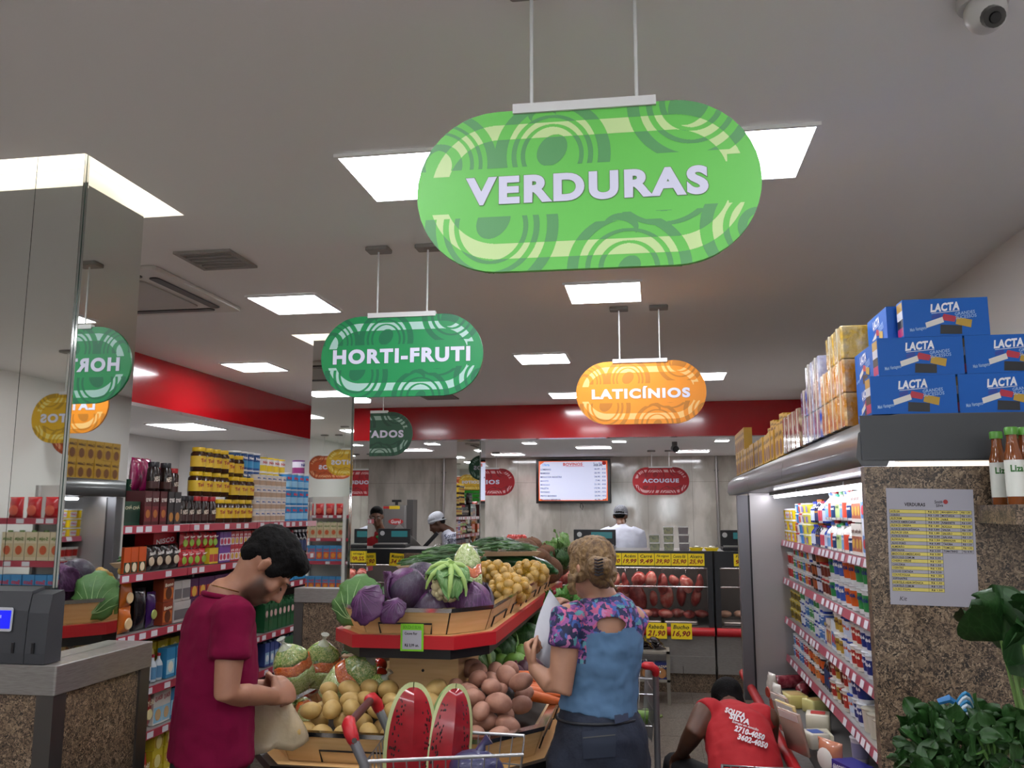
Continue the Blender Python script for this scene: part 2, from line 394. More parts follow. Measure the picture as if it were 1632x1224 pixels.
column(-2.08, -1.82, 8.95, 9.2, HL, 'far mirrored column standing in front of the butchery wall', base=False)

# ---------------------------------------------------------------- hanging signs
SW, SH = .69, .34
def pattern():
    """cells of the printed fruit pattern: 1 = light print, 2 = dark print"""
    nu, nv = 1380, 340; U = (np.arange(nu)+.5)/nu*SW-SW/2; V = (np.arange(nv)+.5)/nv*SH-SH/2
    u, v = np.meshgrid(U, V); R = SH/2; cx = SW/2-R
    d = R-np.hypot(np.maximum(np.abs(u)-cx, 0), v)          # inset from the outline
    ins = d > 0
    top = v > 0
    band = (((d > .030) & (d < .062) & (v > .035)) | ((d > .026) & (d < .058) & (v < -.045)))
    band &= ~((np.abs(u+.02) > .30) & (np.abs(v) < .05))
    dark = np.zeros_like(ins)
    def ringy(cu, cv, rs, clip, asp=1.1, seed=None, gap=None):
        nonlocal dark
        r = np.hypot((u-cu), (v-cv)/asp); m = np.zeros_like(ins)
        for a, b_ in rs:
            th = np.arctan2(v-cv, u-cu); mod = (b_-a)*.5*(1-np.abs(np.cos(th)))*.8
            m |= (r > a+mod*.6) & (r < b_-mod*.4)
        if gap is not None: m &= ~(np.abs(u-cu-gap*(v-cv)) < .006)
        if seed: m |= (np.hypot((u-cu-seed[0])-.25*(v-cv-seed[1]), (v-cv-seed[1])*.9) < seed[2])
        dark |= m & clip
    TC = (v > .048+.05*(u > .12)*0); BC = v < -.055
    ringy(-.065, .07, [(.055, .064), (.073, .083), (.093, .118)], TC, 1.05, (0, .01, .030))
    ringy(.215, .165, [(.052, .064), (.078, .09), (.104, .128)], v > .06, 1., (-.005, -.005, .04))
    ringy(-.30, .06, [(.028, .05), (.066, .074), (.084, .092), (.102, .122)], TC & (u < -.17), 1.0)
    ringy(-.19, -.075, [(.066, .076), (.087, .099), (.114, .137)], BC, 1.05, (.005, .012, .034))
    ringy(.085, -.172, [(.05, .06), (.076, .086), (.1, .122)], v < -.075, .95, (.0, .0, .022))
    ringy(.155, .0, [(.060, .072), (.093, .107)], (v < -.058) & (u > .04) & (u < .29), .85)
    ringy(.335, -.10, [(.022, .04), (.056, .068), (.088, .112)], (v < -.05) & (u > .22), 1.05)
    stem = (np.hypot((u-.07)*.8, (v+.088)) < .028) & (np.hypot((u-.062)*.8, v+.104) > .03) & BC
    stem |= (np.hypot((u+.085)*.7, v-.158) < .02) & (np.hypot((u+.08)*.7, v-.148) > .018)
    dark |= stem
    code = np.where(band & ~dark, 1, np.where(dark & ~band, 2, 0)); code[~ins] = 0
    return code, U, V
_code, _U, _V = pattern()
def pattern_mesh(which, y):
    b = MB(); du, dv = SW/1380, SH/340; vs = []; fs = []
    for j in range(340):
        row = (_code[j] == which).astype(np.int8); e = np.diff(np.concatenate(([0], row, [0]))); a = np.where(e == 1)[0]; c = np.where(e == -1)[0]
        for p, q in zip(a, c):
            x0, x1, z0 = p*du-SW/2, q*du-SW/2, j*dv-SH/2; n = len(vs)
            vs += [(x0, y, z0), (x1, y, z0), (x1, y, z0+dv), (x0, y, z0+dv)]; fs.append((n, n+1, n+2, n+3))
    b.add(vs, fs); return b.mesh('print')
PM = {k: pattern_mesh(k, 0) for k in (1, 2)}
def stadium(w, h, n=20):
    R = h/2; cx = w/2-R; p = []
    for k in range(n+1): a = -pi/2+pi*k/n; p.append((cx+R*math.cos(a), R*math.sin(a)))
    for k in range(n+1): a = pi/2+pi*k/n; p.append((-cx+R*math.cos(a), R*math.sin(a)))
    return p
SGN = MB().fr(stadium(SW, SH), -.006, stadium(SW, SH), .006, Matrix.Rotation(pi/2, 4, 'X')).mesh('panel')
def sign(text, loc, cols, label, tw, th, ceil_z, rz=0, back=True, rods=True, rough=.45):
    """loc = centre of the panel; cols = base, light print, dark print, letter outline"""
    t = thing('hanging_sign', label, 'sign', loc, rz)
    p = obj('panel', SGN.copy(), mat('sign_'+cols[0], cols[0], rough), t)
    for side in ((1, -1) if back else (1,)):
        for k, nm in ((1, 'light_print'), (2, 'dark_print')):
            o = obj(nm, PM[k].copy(), mat('sign_'+cols[k], cols[k], rough), p, (0, -.0066*side, 0), 0 if side == 1 else pi)
        R = 0 if side == 1 else pi
        b = MB(); letter(b, text, tw, th, (0, 0, 0), .064, sp=1.19, res=6, refb=.050); b.build('letter_outline', mat('sign_'+cols[3], cols[3], .5), p, False, (0, -.0072*side, 0), R)
        b = MB(); letter(b, text, tw, th, (0, 0, 0), .050, sp=1.19, res=6); b.build('lettering', mat('sign_white', 'd6d6ea', .5), p, False, (0, -.0080*side, 0), R)
    zt = SH/2
    MB().bx(-.145, .145, -.012, .012, zt-.008, zt+.012).build('hanger_bar', C('d5d5d3', .4), t)
    if rods:
        for s in (-1, 1):
            MB().tube([(s*.107, 0, zt+.012), (s*.107, 0, ceil_z-loc[2]-.018)], .0038, 8).build('hanging_rod', C('cfcfcd', .4), t, True)
            MB().rbx(s*.107-.05, s*.107+.05, -.035, .035, ceil_z-loc[2]-.018, ceil_z-loc[2]-.0005, .008).build('ceiling_plate', C('8a8580', .5), t)
    return t
sign('VERDURAS', (-.125, 1.65, 2.395), ('69c655', 'c6e09c', '5a9c60', '5f7f52'), 'lime green oval sign reading VERDURAS, nearest of the hanging signs', .485, .060, HC, .02)
sign('HORTI-FRUTI', (-1.02, 3.36, 2.385), ('0c8a4c', 'a9cdc4', '0d6c46', '1f6a52'), 'emerald green oval sign reading HORTI-FRUTI over the produce island', .585, .062, HC)
sign('LATICÍNIOS', (-.065, 4.6, 2.38), ('e08a1e', 'e9bd77', 'b5721f', 'a07433'), 'orange oval sign reading LATICÍNIOS near the middle of the shop', .52, .066, HC)
sign('ENLATADOS', (-2.17, 6.35, 2.34), ('2f5b45', '93b0a2', '244a39', '31513f'), 'dark green oval sign ending ADOS, half hidden by the middle column', .55, .058, HC)
sign('AÇOUGUE', (.07, 10.8, 2.12), ('b3121f', 'dba3a5', '8d0f1c', '8d3038'), 'red oval sign reading AÇOUGUE right of the television', .44, .060, HL)
sign('FRIOS', (-2.1, 10.8, 2.12), ('b3121f', 'dba3a5', '8d0f1c', '8d3038'), 'red oval sign ending OS, left of the television behind the far column', .30, .056, HL)
sign('BISCOITOS', (-3.87, -.45, 2.38), ('d8a916', 'e8d27a', 'b08a1b', '9c8030'), 'yellow oval sign seen reversed in the mirrored columns', .55, .062, HC)
sign('BOLOS', (-4.6, -1.6, 2.38), ('b0491c', 'd79a73', '8a3a18', '84462a'), 'rust brown oval sign seen reversed in the middle column', .36, .062, HC)
# ================================================================ groceries: one prototype for each kind
def jar_proto(name, r, h, body, lid, label=None, text=None, tcol='ffffff', band=(.2, .78), sq=False):
    pr = [(r*.9, 0), (r, h*.03), (r, h*.74), (r*.78, h*.82), (r*.78, h*.84)]
    me = withmat(MB().lathe(pr, 14).mesh(name, True), C(body, .2)); ps = []
    ps.append(('lid', withmat(MB().lathe([(r*.84, h*.83), (r*.86, h*.85), (r*.86, h*.98), (r*.82, h)], 14).mesh('lid', True), C(lid, .35))))
    if label: ps.append(('label', withmat(MB().lathe([(r*1.012, h*band[0]), (r*1.012, h*band[1]-.1*h*0)], 14).mesh('label', True), C(label, .4))))
    if text:
        b = MB(); letter(b, text, r*1.55, h*.2, (0, 0, h*.45), .04, wrap=r*1.035, tilt=.12); ps.append(('lettering', withmat(b.mesh('lettering'), C(tcol, .5))))
    return Proto(name, me, ps)
def can_proto(name, r, h, col, lid='c9c9cc', text=None, tcol='ffffff', band=None):
    pr = [(r*.97, 0), (r*1.0, .003), (r, h*.9), (r*1.02, h*.905), (r*1.02, h*.99), (r*.95, h)]
    me = withmat(MB().lathe(pr[:3], 14).mesh(name, True), C(col, .3)); ps = [('lid', withmat(MB().lathe([(r*1.0, h*.9), (r*1.03, h*.91), (r*1.03, h*.985), (r*.97, h)], 14).mesh('lid', True), C(lid, .3)))]
    if band: ps.append(('label_band', withmat(MB().lathe([(r*1.008, h*.12), (r*1.008, h*.5)], 14).mesh('band', True), C(band, .4))))
    if text:
        b = MB(); letter(b, text, r*1.5, h*.17, (0, 0, h*.68), .04, wrap=r*1.03); ps.append(('lettering', withmat(b.mesh('lettering'), C(tcol, .5))))
    return Proto(name, me, ps)
def box_proto(name, w, d, h, col, panel=None, text=None, tcol='ffffff', side=None, spot=None, cap=None, frac=(.12, .6), ty=.75):
    """carton, front at -Y; panel: coloured block on the front; spot: round print"""
    me = withmat(MB().bx(-w/2, w/2, -d/2, d/2, 0, h).mesh(name), C(col, .4)); ps = []; e = .0008
    if panel: ps.append(('front_print', withmat(MB().bx(-w*.44, w*.44, -d/2-e, -d/2, h*frac[0], h*frac[1]).mesh('print'), C(panel, .4))))
    if spot:
        M = Matrix.Translation((0, -d/2-e*1.5, h*(frac[0]+frac[1])/2)) @ Matrix.Rotation(pi/2, 4, 'X')
        ps.append(('round_print', withmat(MB().lathe([(w*.3, -.0006), (w*.3, .0006)], 14, M, 1, 1.2).mesh('spot'), C(spot, .45))))
    if text:
        b = MB(); letter(b, text, w*.78, min(h*.16, w*.4), (0, -d/2-e*3, h*ty), .035, tilt=.08); ps.append(('lettering', withmat(b.mesh('lettering'), C(tcol, .5))))
    if cap: ps.append(('cap', withmat(MB().lathe([(w*.2, h), (w*.2, h+.012)], 12, Matrix.Translation((0, -d*.15, 0))).mesh('cap', True), C(cap, .4))))
    return Proto(name, me, ps)
def pouch_mesh(w, d, h, seed=0, crimp=.05, nx=8, nz=9, wr=.15):
    R = random.Random(seed); b = MB(); vs = []; fs = []
    for s in (-1, 1):
        for j in range(nz+1):
            for i in range(nx+1):
                u, v = i/nx, j/nz
                bul = (math.sin(pi*u)**.5)*(math.sin(pi*min(max((v-crimp*.5)/(1-crimp), 0), 1))**.45)
                y = s*d/2*bul*(1+R.uniform(-wr, wr)) if 0 < i < nx and 0 < j < nz else s*.0008
                vs.append(((u-.5)*w*(1-.06*math.sin(pi*v)), y, v*h))
    o = (nx+1)*(nz+1)
    for j in range(nz):
        for i in range(nx):
            a = j*(nx+1)+i; fs.append((a, a+1, a+nx+2, a+nx+1)); fs.append((o+a, o+a+nx+1, o+a+nx+2, o+a+1))
    for j in range(nz): a = j*(nx+1); fs.append((a, a+nx+1, o+a+nx+1, o+a)); a += nx; fs.append((a, o+a, o+a+nx+1, a+nx+1))
    for i in range(nx): fs.append((i, o+i, o+i+1, i+1)); a = nz*(nx+1)+i; fs.append((a, a+1, o+a+1, o+a))
    return b.add(vs, fs)
def pouch_proto(name, w, d, h, col, text=None, tcol='ffffff', panel=None, seed=0, rough=.18):
    me = withmat(pouch_mesh(w, d, h, seed).mesh(name, 'all'), mat('foil_%s' % col, col, rough, coat=.6, bump=(40, .3))); ps = []
    if panel:
        M = Matrix.Translation((0, -d/2-.001, h*.36)) @ Matrix.Rotation(pi/2, 4, 'X')
        ps.append(('front_print', withmat(MB().lathe([(w*.32, -.002), (w*.28, .003)], 14, M).mesh('print', True), C(panel, .35))))
    if text:
        b = MB(); letter(b, text, w*.72, h*.15, (0, -d/2-.005, h*.68), .04, tilt=.12); ps.append(('lettering', withmat(b.mesh('lettering'), C(tcol, .5))))
    return Proto(name, me, ps)
def bottle_proto(name, r, h, body, cap, label=None, text=None, tcol='203040', shoulder=.66, neck=.36, sy=1.):
    pr = [(r*.92, 0), (r, h*.02), (r, h*shoulder), (r*.75, h*(shoulder+.1)), (r*neck, h*(shoulder+.2)), (r*neck, h*.93)]
    me = withmat(MB().lathe(pr, 14, None, 1, sy).mesh(name, True), mat('bottle_'+body, body, .12, coat=.5)); ps = [('cap', withmat(MB().lathe([(r*neck*1.25, h*.9), (r*neck*1.25, h*.99), (r*neck*1.1, h)], 12).mesh('cap', True), C(cap, .4)))]
    if label: ps.append(('label', withmat(MB().lathe([(r*1.012, h*.1), (r*1.012, h*(shoulder-.05))], 14, None, 1, sy).mesh('label', True), C(label, .4))))
    if text:
        b = MB(); letter(b, text, r*1.5, h*.09, (0, 0, h*(shoulder-.16)), .04, wrap=r*1.03*sy); ps.append(('lettering', withmat(b.mesh('lettering'), C(tcol, .5))))
    return Proto(name, me, ps)
def tub_proto(name, w, d, h, col, lid, print_=None, text=None, tcol='e03060'):
    b = MB()
    def rr(w, d, r=.35):
        p = []; q = min(w, d)*r
        for cx, cy, a0 in ((w/2-q, d/2-q, 0), (-w/2+q, d/2-q, pi/2), (-w/2+q, -d/2+q, pi), (w/2-q, -d/2+q, 1.5*pi)):
            for k in range(4): a = a0+pi/2*k/3; p.append((cx+q*math.cos(a), cy+q*math.sin(a)))
        return p
    me = withmat(b.fr(rr(w*.86, d*.86), 0, rr(w*.96, d*.96), h*.86).mesh(name, True), C(col, .35)); ps = []
    ps.append(('lid', withmat(MB().fr(rr(w, d), h*.86, rr(w, d), h*.97).fr(rr(w*.98, d*.98), h*.97, rr(w*.9, d*.9), h).mesh('lid', True), C(lid, .3))))
    if print_: ps.append(('front_print', withmat(MB().add([(-w*.28, -d*.455, h*.12), (w*.28, -d*.455, h*.12), (w*.3, -d*.483, h*.7), (-w*.3, -d*.483, h*.7)], [(0, 1, 2, 3)]).mesh('print'), C(print_, .4))))
    if text: b = MB(); letter(b, text, w*.5, h*.25, (0, -d*.488, h*.42), .04, tilt=.1); ps.append(('lettering', withmat(b.mesh('lettering'), C(tcol, .5))))
    return Proto(name, me, ps)
def cup_proto(name, r, h, col, lid, band=None, text=None, tcol='ffffff'):
    me = withmat(MB().lathe([(r*.78, 0), (r*.8, h*.02), (r*.97, h*.93)], 14).mesh(name, True), C(col, .35)); ps = [('lid', withmat(MB().lathe([(r*1.02, h*.92), (r*1.06, h*.94), (r*1.06, h*.98), (r*1.0, h)], 14).mesh('lid', True), C(lid, .25)))]
    if band: ps.append(('label', withmat(MB().lathe([(r*.845, h*.18), (r*.945, h*.78)], 14).mesh('label', True), C(band, .4))))
    if text: b = MB(); letter(b, text, r*1.4, h*.16, (0, 0, h*.6), .04, wrap=r*.96); ps.append(('lettering', withmat(b.mesh('lettering'), C(tcol, .5))))
    return Proto(name, me, ps)

# ================================================================ shelving unit
def shelf_unit(name, label, x_front, x_back, y0, y1, levels, face, sections, nosafe=None, top_back=1.95, back='2a2422', rail=RAIL):
    """gondola along Y; face = +1 when the goods look towards +X"""
    t = thing(name, label, 'shelf', (0, 0, 0)); xa, xb = sorted((x_front, x_back))
    MB().bx(*sorted((x_back, x_back-face*.03)), y0, y1, .0, top_back).build('back_panel', C(back, .7), t)
    for (s0, s1, lv) in sections:
        for z in lv:
            s = MB().bx(*sorted((x_front-face*.008, x_back)), s0+.002, s1-.002, z-.028, z).build('shelf_board', C('8d8a88', .5), t)
            xr0, xr1 = sorted((x_front, x_front-face*.008))
            MB().bx(xr0, xr1, s0+.004, s1-.004, z-.040, z+.004).build('price_rail', rail, s)
            k = s0+.05; R = random.Random(int(z*1000+s0*77)); tm = TAGM
            while k < s1-.08:
                if R.random() < .78: obj('price_tag', tm, None, s, (x_front+face*.0006, k, z-.018))
                k += R.uniform(.075, .17)
    for y in sorted({s[0] for s in sections} | {sections[-1][1]}): MB().bx(*sorted((x_back-face*.0, x_back+face*.03)), y-.012, y+.012, 0, top_back).build('upright', C('a9a6a4', .5), t)
    return t
TAGM = withmat(MB().bx(-.0008, .0008, 0, .06, -.016, .016).mesh('price_tag'), TAG)
ORD = ['first', 'second', 'third', 'fourth', 'fifth', 'sixth', 'seventh', 'eighth', 'ninth', 'tenth', 'eleventh', 'twelfth', 'thirteenth', 'fourteenth', 'fifteenth', 'sixteenth', 'seventeenth', 'eighteenth', 'nineteenth', 'twentieth']
def nth(label, i, n, tier=0, tiers=1, end='near end', backrow=0):
    s = label
    if n > 1: s += ', %s from the %s' % (ORD[min(i, 19)], end)
    if tiers > 1: s += ', %s tier' % (('lower', 'upper') if tiers == 2 else ('bottom', 'second', 'third', 'fourth', 'top'))[tier]
    if backrow: s += ', back row'
    if len(s.split()) > 16:
        for a_, b_ in ((' grocery shelf', ' shelf'), ('from the ', 'from '), (' at the far end of the ', ' on far '), (' on the ', ' on '), (' of the ', ' of '), (' with a ', ' with '), (' in a ', ' in '), (' in the ', ' in '), (' the ', ' '), (' a ', ' '), (' and ', '-')):
            if len(s.split()) > 16: s = s.replace(a_, b_)
    if len(s.split()) > 16: s = ' '.join(s.split()[:16])
    return s
def row(proto, ya, yb, z, x, face, label, cat, group, step, jit=.004, tiers=1, dz=.1, xj=0., back=0, bstep=.09):
    """copies of one thing along a shelf from ya to yb"""
    rz = face*pi/2; n = max(1, int(round((yb-ya)/step)))
    for b in range(back+1):
        for tr in range(tiers):
            for i in range(n):
                y = ya+(i+.5)*(yb-ya)/n
                proto.put((x-face*b*bstep+rnd.uniform(-xj, xj), y+rnd.uniform(-jit, jit), z+tr*dz+.0006), rz+rnd.uniform(-.05, .05), nth(label, i, n, tr, tiers, 'near end', b), cat, group)
def yx(px, X=-2.8, py=900): return aX(px, py, X).y
# ---------------------------------------------------------------- long shelf along the left side
LX = -2.80; S1, S2 = yx(303, LX, 835), yx(410, LX, 835)
shelf_unit('grocery_shelf', 'long grocery shelf with pink price rails behind the man', LX, -3.30, 3.3, 8.4, None, 1,
           [(3.3, 4.2, [1.67, 1.41, 1.09, .78, .54, .2]), (4.2, S1, [1.67, 1.41, 1.09, .78, .54, .2]), (S1, S2, [1.67, 1.41, 1.09, .78, .54, .2]), (S2, 6.8, [1.67, 1.41, 1.21, .87, .62, .25]), (6.8, 8.4, [1.67, 1.21, .62])], top_back=1.72)
X1 = LX-.075
def L(a, b, py=830): return yx(a, X1, py), yx(b, X1, py)
P = {}
P['toddy'] = jar_proto('chocolate_drink_jar', .048, .155, '3a2214', 'd9b312', 'd8b22a', 'Toddy', '9c1f2a', (.2, .64))
P['cofb'] = jar_proto('coffee_jar', .036, .17, '1c0f0b', '17151a', '3a1a14', 'NESCAFÉ', 'd8c8b8', (.1, .35))
P['cofr'] = jar_proto('coffee_jar', .036, .17, '24100b', 'a3141d', '3a1a14', 'NESCAFÉ', 'd8c8b8', (.1, .35))
P['choc'] = box_proto('chocolate_box', .065, .12, .19, '4a1519', '6b2228', 'tres', 'cfc2b8', spot='a8662c', frac=(.1, .55))
P['chocb'] = box_proto('coffee_capsule_box', .075, .12, .19, '1d1718', '332526', 'tres', 'd9d2cc', spot='b57a33', frac=(.05, .4))
P['milkw'] = can_proto('powdered_milk_can', .05, .12, 'e3dfe0', 'd8b81a', 'Ninho', 'b32b2b', 'd9b820')
P['milkr'] = can_proto('condensed_milk_can', .037, .085, 'dcd3cc', 'c9c9cc', 'Moça', '3a5a9a', 'b89a80')
P['neston'] = can_proto('cereal_can', .05, .125, '1c4a86', 'd5d6da', 'Neston', 'ffffff', '3a8fc0')
P['mucil'] = can_proto('cereal_can', .05, .125, '2f8fd0', 'e0e4ea', 'Mucilon', 'e04050', '9ad0ee')
P['nan'] = can_proto('infant_formula_can', .052, .125, 'd7d3df', '6a2a78', 'NAN', '3a3f8a', '8a2a6a')
P['nestle'] = box_proto('cereal_box', .12, .06, .14, '2a6fb0', 'e7e2d8', 'FARINHA', 'c53b42')
P['bagp'] = pouch_proto('sugar_bag', .1, .07, .2, '8f1450', None, seed=3)
P['tealeaf'] = box_proto('tea_box', .08, .07, .13, '123c2a', '0b2d20', 'CHÁ', 'c8c0a0')
G = 'goods on the top tier of the grocery shelf'
z = 1.674
row(P['tealeaf'], *L(188, 212), z, X1, 1, 'dark green tea carton at the near end of the top grocery shelf', 'carton', 'tea cartons', .085)
row(P['choc'], *L(213, 250), z, X1, 1, 'tall maroon chocolate box on the top grocery shelf', 'box', 'maroon chocolate boxes', .07)
row(P['chocb'], *L(251, 272), z, X1, 1, 'tall black coffee box next to the maroon boxes', 'box', 'black coffee boxes', .08)
row(P['cofb'], *L(273, 304), z, X1, 1, 'coffee jar with black lid in front of the top shelf', 'jar', 'black lidded coffee jars', .085)
row(P['cofr'], *L(304, 340), z, X1, 1, 'coffee jar with red lid in front of the top shelf', 'jar', 'red lidded coffee jars', .085)
row(P['cofb'], *L(230, 268), z+.19, X1, 1, 'coffee jar with black lid standing on the tall boxes', 'jar', 'black lidded jars on the boxes', .11)
row(P['cofr'], *L(270, 300), z+.19-.02, X1-.09, 1, 'coffee jar with red lid behind the black jars', 'jar', 'red lidded jars in the second row', .095)
row(P['cofr'], *L(270, 306), z, X1-.09, 1, 'coffee jar with red lid hidden under the second row', 'jar', 'lower red lidded jars', .095)
row(P['toddy'], *L(340, 395), z, X1, 1, 'chocolate drink jar with yellow lid, bottom tier of the pyramid', 'jar', 'chocolate jars, bottom tier', .1)
row(P['toddy'], *L(362, 398), z+.156, X1, 1, 'chocolate drink jar with yellow lid, second tier of the pyramid', 'jar', 'chocolate jars, second tier', .1)
row(P['toddy'], *L(306, 362), z+.172, X1-.02, 1, 'chocolate drink jar stacked above the red lidded coffee', 'jar', 'chocolate jars above the coffee', .105)
row(P['toddy'], *L(308, 360), z+.172+.156, X1-.02, 1, 'chocolate drink jar on the very top of the pyramid', 'jar', 'chocolate jars, top tier', .115)
row(P['toddy'], *L(365, 396), z+.312, X1-.07, 1, 'chocolate drink jar peeking out behind the pyramid', 'jar', 'chocolate jars behind', .12)
row(P['neston'], *L(384, 424), z, X1-.1, 1, 'dark blue cereal can on the top grocery shelf', 'can', 'dark blue cereal cans', .11, tiers=4, dz=.126)
row(P['milkr'], *L(400, 450), z, X1, 1, 'small white and pink condensed milk can in a tall stack', 'can', 'condensed milk cans', .082, tiers=4, dz=.086)
row(P['milkw'], *L(424, 462), z, X1-.09, 1, 'powdered milk can with yellow print in the back stack', 'can', 'yellow powdered milk cans', .11, tiers=4, dz=.121)
row(P['mucil'], *L(450, 490), z, X1-.02, 1, 'light blue cereal can at the far end of the top shelf', 'can', 'light blue cereal cans', .115, tiers=3, dz=.126)
P['nan'].put((X1-.1, yx(470, X1-.1), z+.378), pi/2, 'purple lidded formula can on top of the light blue cans', 'can')
for i, px in enumerate((207, 222)): P['bagp'].put((X1-.14, yx(px, X1-.14), z+.19), pi/2, 'magenta sugar bag highest at the near end of the shelf, %s one' % ('front', 'rear')[i], 'bag', 'magenta bags')
row(P['tealeaf'], *L(190, 270), z, X1-.17, 1, 'green tea carton stored behind the maroon boxes', 'carton', 'tea cartons behind', .085)
row(P['tealeaf'], *L(190, 270), z+.131, X1-.17, 1, 'raised green tea carton behind the maroon boxes', 'carton', 'raised tea cartons behind', .12)
# second tier
P['pilao'] = box_proto('coffee_pack', .07, .05, .14, 'c4501c', '1f3a22', None, spot='e0d0b0', frac=(.02, .42))
P['cofp'] = pouch_proto('coffee_pouch', .085, .05, .145, '1d1213', 'Nescafé', 'e6e0da', 'c8b49a', 5)
P['nisco'] = box_proto('sachet_display', .25, .12, .19, 'a90f1c', 'c01a28', 'NISCO', 'f0e8e8', frac=(.55, .95))
P['tang'] = pouch_proto('juice_powder_pouch', .075, .035, .104, 'b3202c', 'Tang', 'f3eee0', '8fae3c', 2)
P['gel'] = box_proto('gelatine_box', .055, .05, .1, '6a3a8c', 'e0dbe6', None, spot='c03050')
P['royal'] = box_proto('gelatine_box', .055, .05, .1, 'b5222f', 'd7d0d6', 'ROYAL', 'f0eaea', spot='d0a030')
P['yelb'] = box_proto('custard_box', .055, .05, .1, 'd0b42c', 'b3363c', None)
z = 1.414
row(P['pilao'], *L(190, 226, 890), z, X1, 1, 'orange coffee pack with green foot on the second shelf', 'pack', 'orange coffee packs', .076, tiers=1)
row(P['cofp'], *L(228, 282, 890), z, X1, 1, 'dark coffee pouch with a cup print on the second shelf', 'pouch', 'dark coffee pouches', .1)
P['nisco'].put((X1-.11, sum(L(255, 292, 890))/2, z+.02), pi/2, 'big red sachet display reading NISCO behind the coffee pouches', 'display box')
row(P['tang'], *L(284, 326, 890), z, X1, 1, 'red juice powder pouch on the second shelf', 'pouch', 'red juice pouches', .08, tiers=2, dz=.105)
row(P['yelb'], *L(327, 342, 890), z, X1, 1, 'yellow custard box on the second shelf', 'box', 'yellow custard boxes', .06, tiers=1)
row(P['tang'], *L(327, 342, 890), z+.101, X1, 1, 'red pouch lying on the custard boxes', 'pouch', 'pouches on custard boxes', .08)
row(P['gel'], *L(343, 361, 890), z, X1, 1, 'purple and white gelatine box on the second shelf', 'box', 'purple gelatine boxes', .06, tiers=2, dz=.101)
row(P['royal'], *L(361, 400, 890), z, X1, 1, 'red gelatine box on the second shelf behind the head', 'box', 'red gelatine boxes', .06, tiers=2, dz=.101)
P['redt'] = box_proto('chocolate_milk_box', .085, .08, .16, 'a4121d', '1f2f6f', 'NESCAU', 'f0e8e8')
row(P['redt'], *L(386, 440, 890), z, X1-.09, 1, 'red cocoa box behind the gelatine boxes', 'box', 'red cocoa boxes', .09)
P['btr'] = bottle_proto('syrup_bottle', .032, .19, '7a1418', 'a8182a', 'b32430', None, shoulder=.6)
P['btb'] = bottle_proto('syrup_bottle', .032, .19, '1b1a20', 'd8d6d6', '2a3a66', None, shoulder=.6)
row(P['btr'], *L(442, 466, 890), z, X1, 1, 'dark red syrup bottle with red cap', 'bottle', 'red capped syrup bottles', .075)
row(P['btb'], *L(466, 489, 890), z, X1, 1, 'dark syrup bottle with white cap at the far end', 'bottle', 'white capped syrup bottles', .075)
# third tier
P['candy'] = pouch_proto('candy_bag', .1, .06, .14, 'c4641c', None, 'ffffff', 'e0c090', 4)
P['candyb'] = pouch_proto('coffee_bag', .1, .06, .23, '15131a', None, seed=6)
P['candyp'] = pouch_proto('candy_bag', .085, .05, .2, '3a1a5a', None, 'ffffff', 'a8b060', 7)
P['snk'] = box_proto('biscuit_box', .1, .07, .13, '8a3a22', 'c46a2c', 'Bono', 'f3e6d0', spot='5a2a18')
P['wht'] = box_proto('open_sachet_tray', .11, .07, .12, 'b8b2ae', '6a6668', None)
P['cerb'] = box_proto('chocolate_bar_box', .09, .07, .12, '4a1a4a', 'a83a2c', None, spot='d0a040')
z = 1.094
row(P['candy'], *L(186, 208, 990), z, X1, 1, 'orange candy bag at the near end of the third shelf', 'bag', 'orange candy bags', .1, tiers=2, dz=.137)
row(P['candyb'], *L(210, 230, 990), z, X1, 1, 'shiny black bag on the third shelf', 'bag', 'black bags', .1)
row(P['candyp'], *L(231, 246, 990), z, X1, 1, 'purple candy bag on the third shelf', 'bag', 'purple bags', .09)
row(P['snk'], *L(246, 268, 990), z, X1, 1, 'brown biscuit box on the third shelf', 'box', 'biscuit boxes', .1, tiers=2, dz=.132)
row(P['wht'], *L(268, 292, 990), z, X1, 1, 'open pale sachet tray on the third shelf', 'tray', 'sachet trays', .11, tiers=2, dz=.122)
row(P['cerb'], *L(292, 388, 990), z, X1, 1, 'chocolate bar box on the third shelf behind the man', 'box', 'chocolate bar boxes', .1, tiers=2, dz=.122)
# fourth, fifth and lowest tiers
P['zero'] = box_proto('sweetener_box', .085, .07, .115, '3f86c0', 'dfe8ee', 'ZERO', '1c2a3a', spot='e8ecec', frac=(.1, .6))
P['sweet'] = bottle_proto('sweetener_bottle', .026, .17, '2a3a5a', 'c8ccd4', 'cfd6de', None, shoulder=.6)
P['sweetr'] = bottle_proto('sweetener_bottle', .024, .15, 'c8d0d6', 'b0202c', '5a8ab0', None, shoulder=.6)
P['yelc'] = box_proto('oat_box', .1, .07, .1, 'cbb42a', 'b7931f', None, spot='e3d48c')
P['finn'] = box_proto('flour_box', .09, .06, .15, '1e2a4e', 'dfd8c8', 'Finn', 'f3f0ea', frac=(.05, .4))
P['milhr'] = pouch_proto('corn_flour_bag', .095, .06, .2, 'b52a26', 'Yoki', 'f6e9c8', 'e6d7a0', 9, .35)
P['quak'] = box_proto('oat_box', .09, .06, .19, 'd9d6cf', '8fc0d8', 'QUAKER', 'a3303a', spot='c9a878', frac=(.05, .5))
P['blue'] = box_proto('oat_box', .09, .06, .17, '2f7fae', '9accdf', None, spot='e6e2d6')
z = .784
row(P['zero'], *L(184, 206, 1070), z, X1, 1, 'blue sweetener box reading ZERO on the fourth shelf', 'box', 'blue sweetener boxes', .09, tiers=2, dz=.116)
row(P['sweet'], *L(206, 238, 1070), z, X1, 1, 'dark sweetener bottle on the fourth shelf', 'bottle', 'dark sweetener bottles', .065)
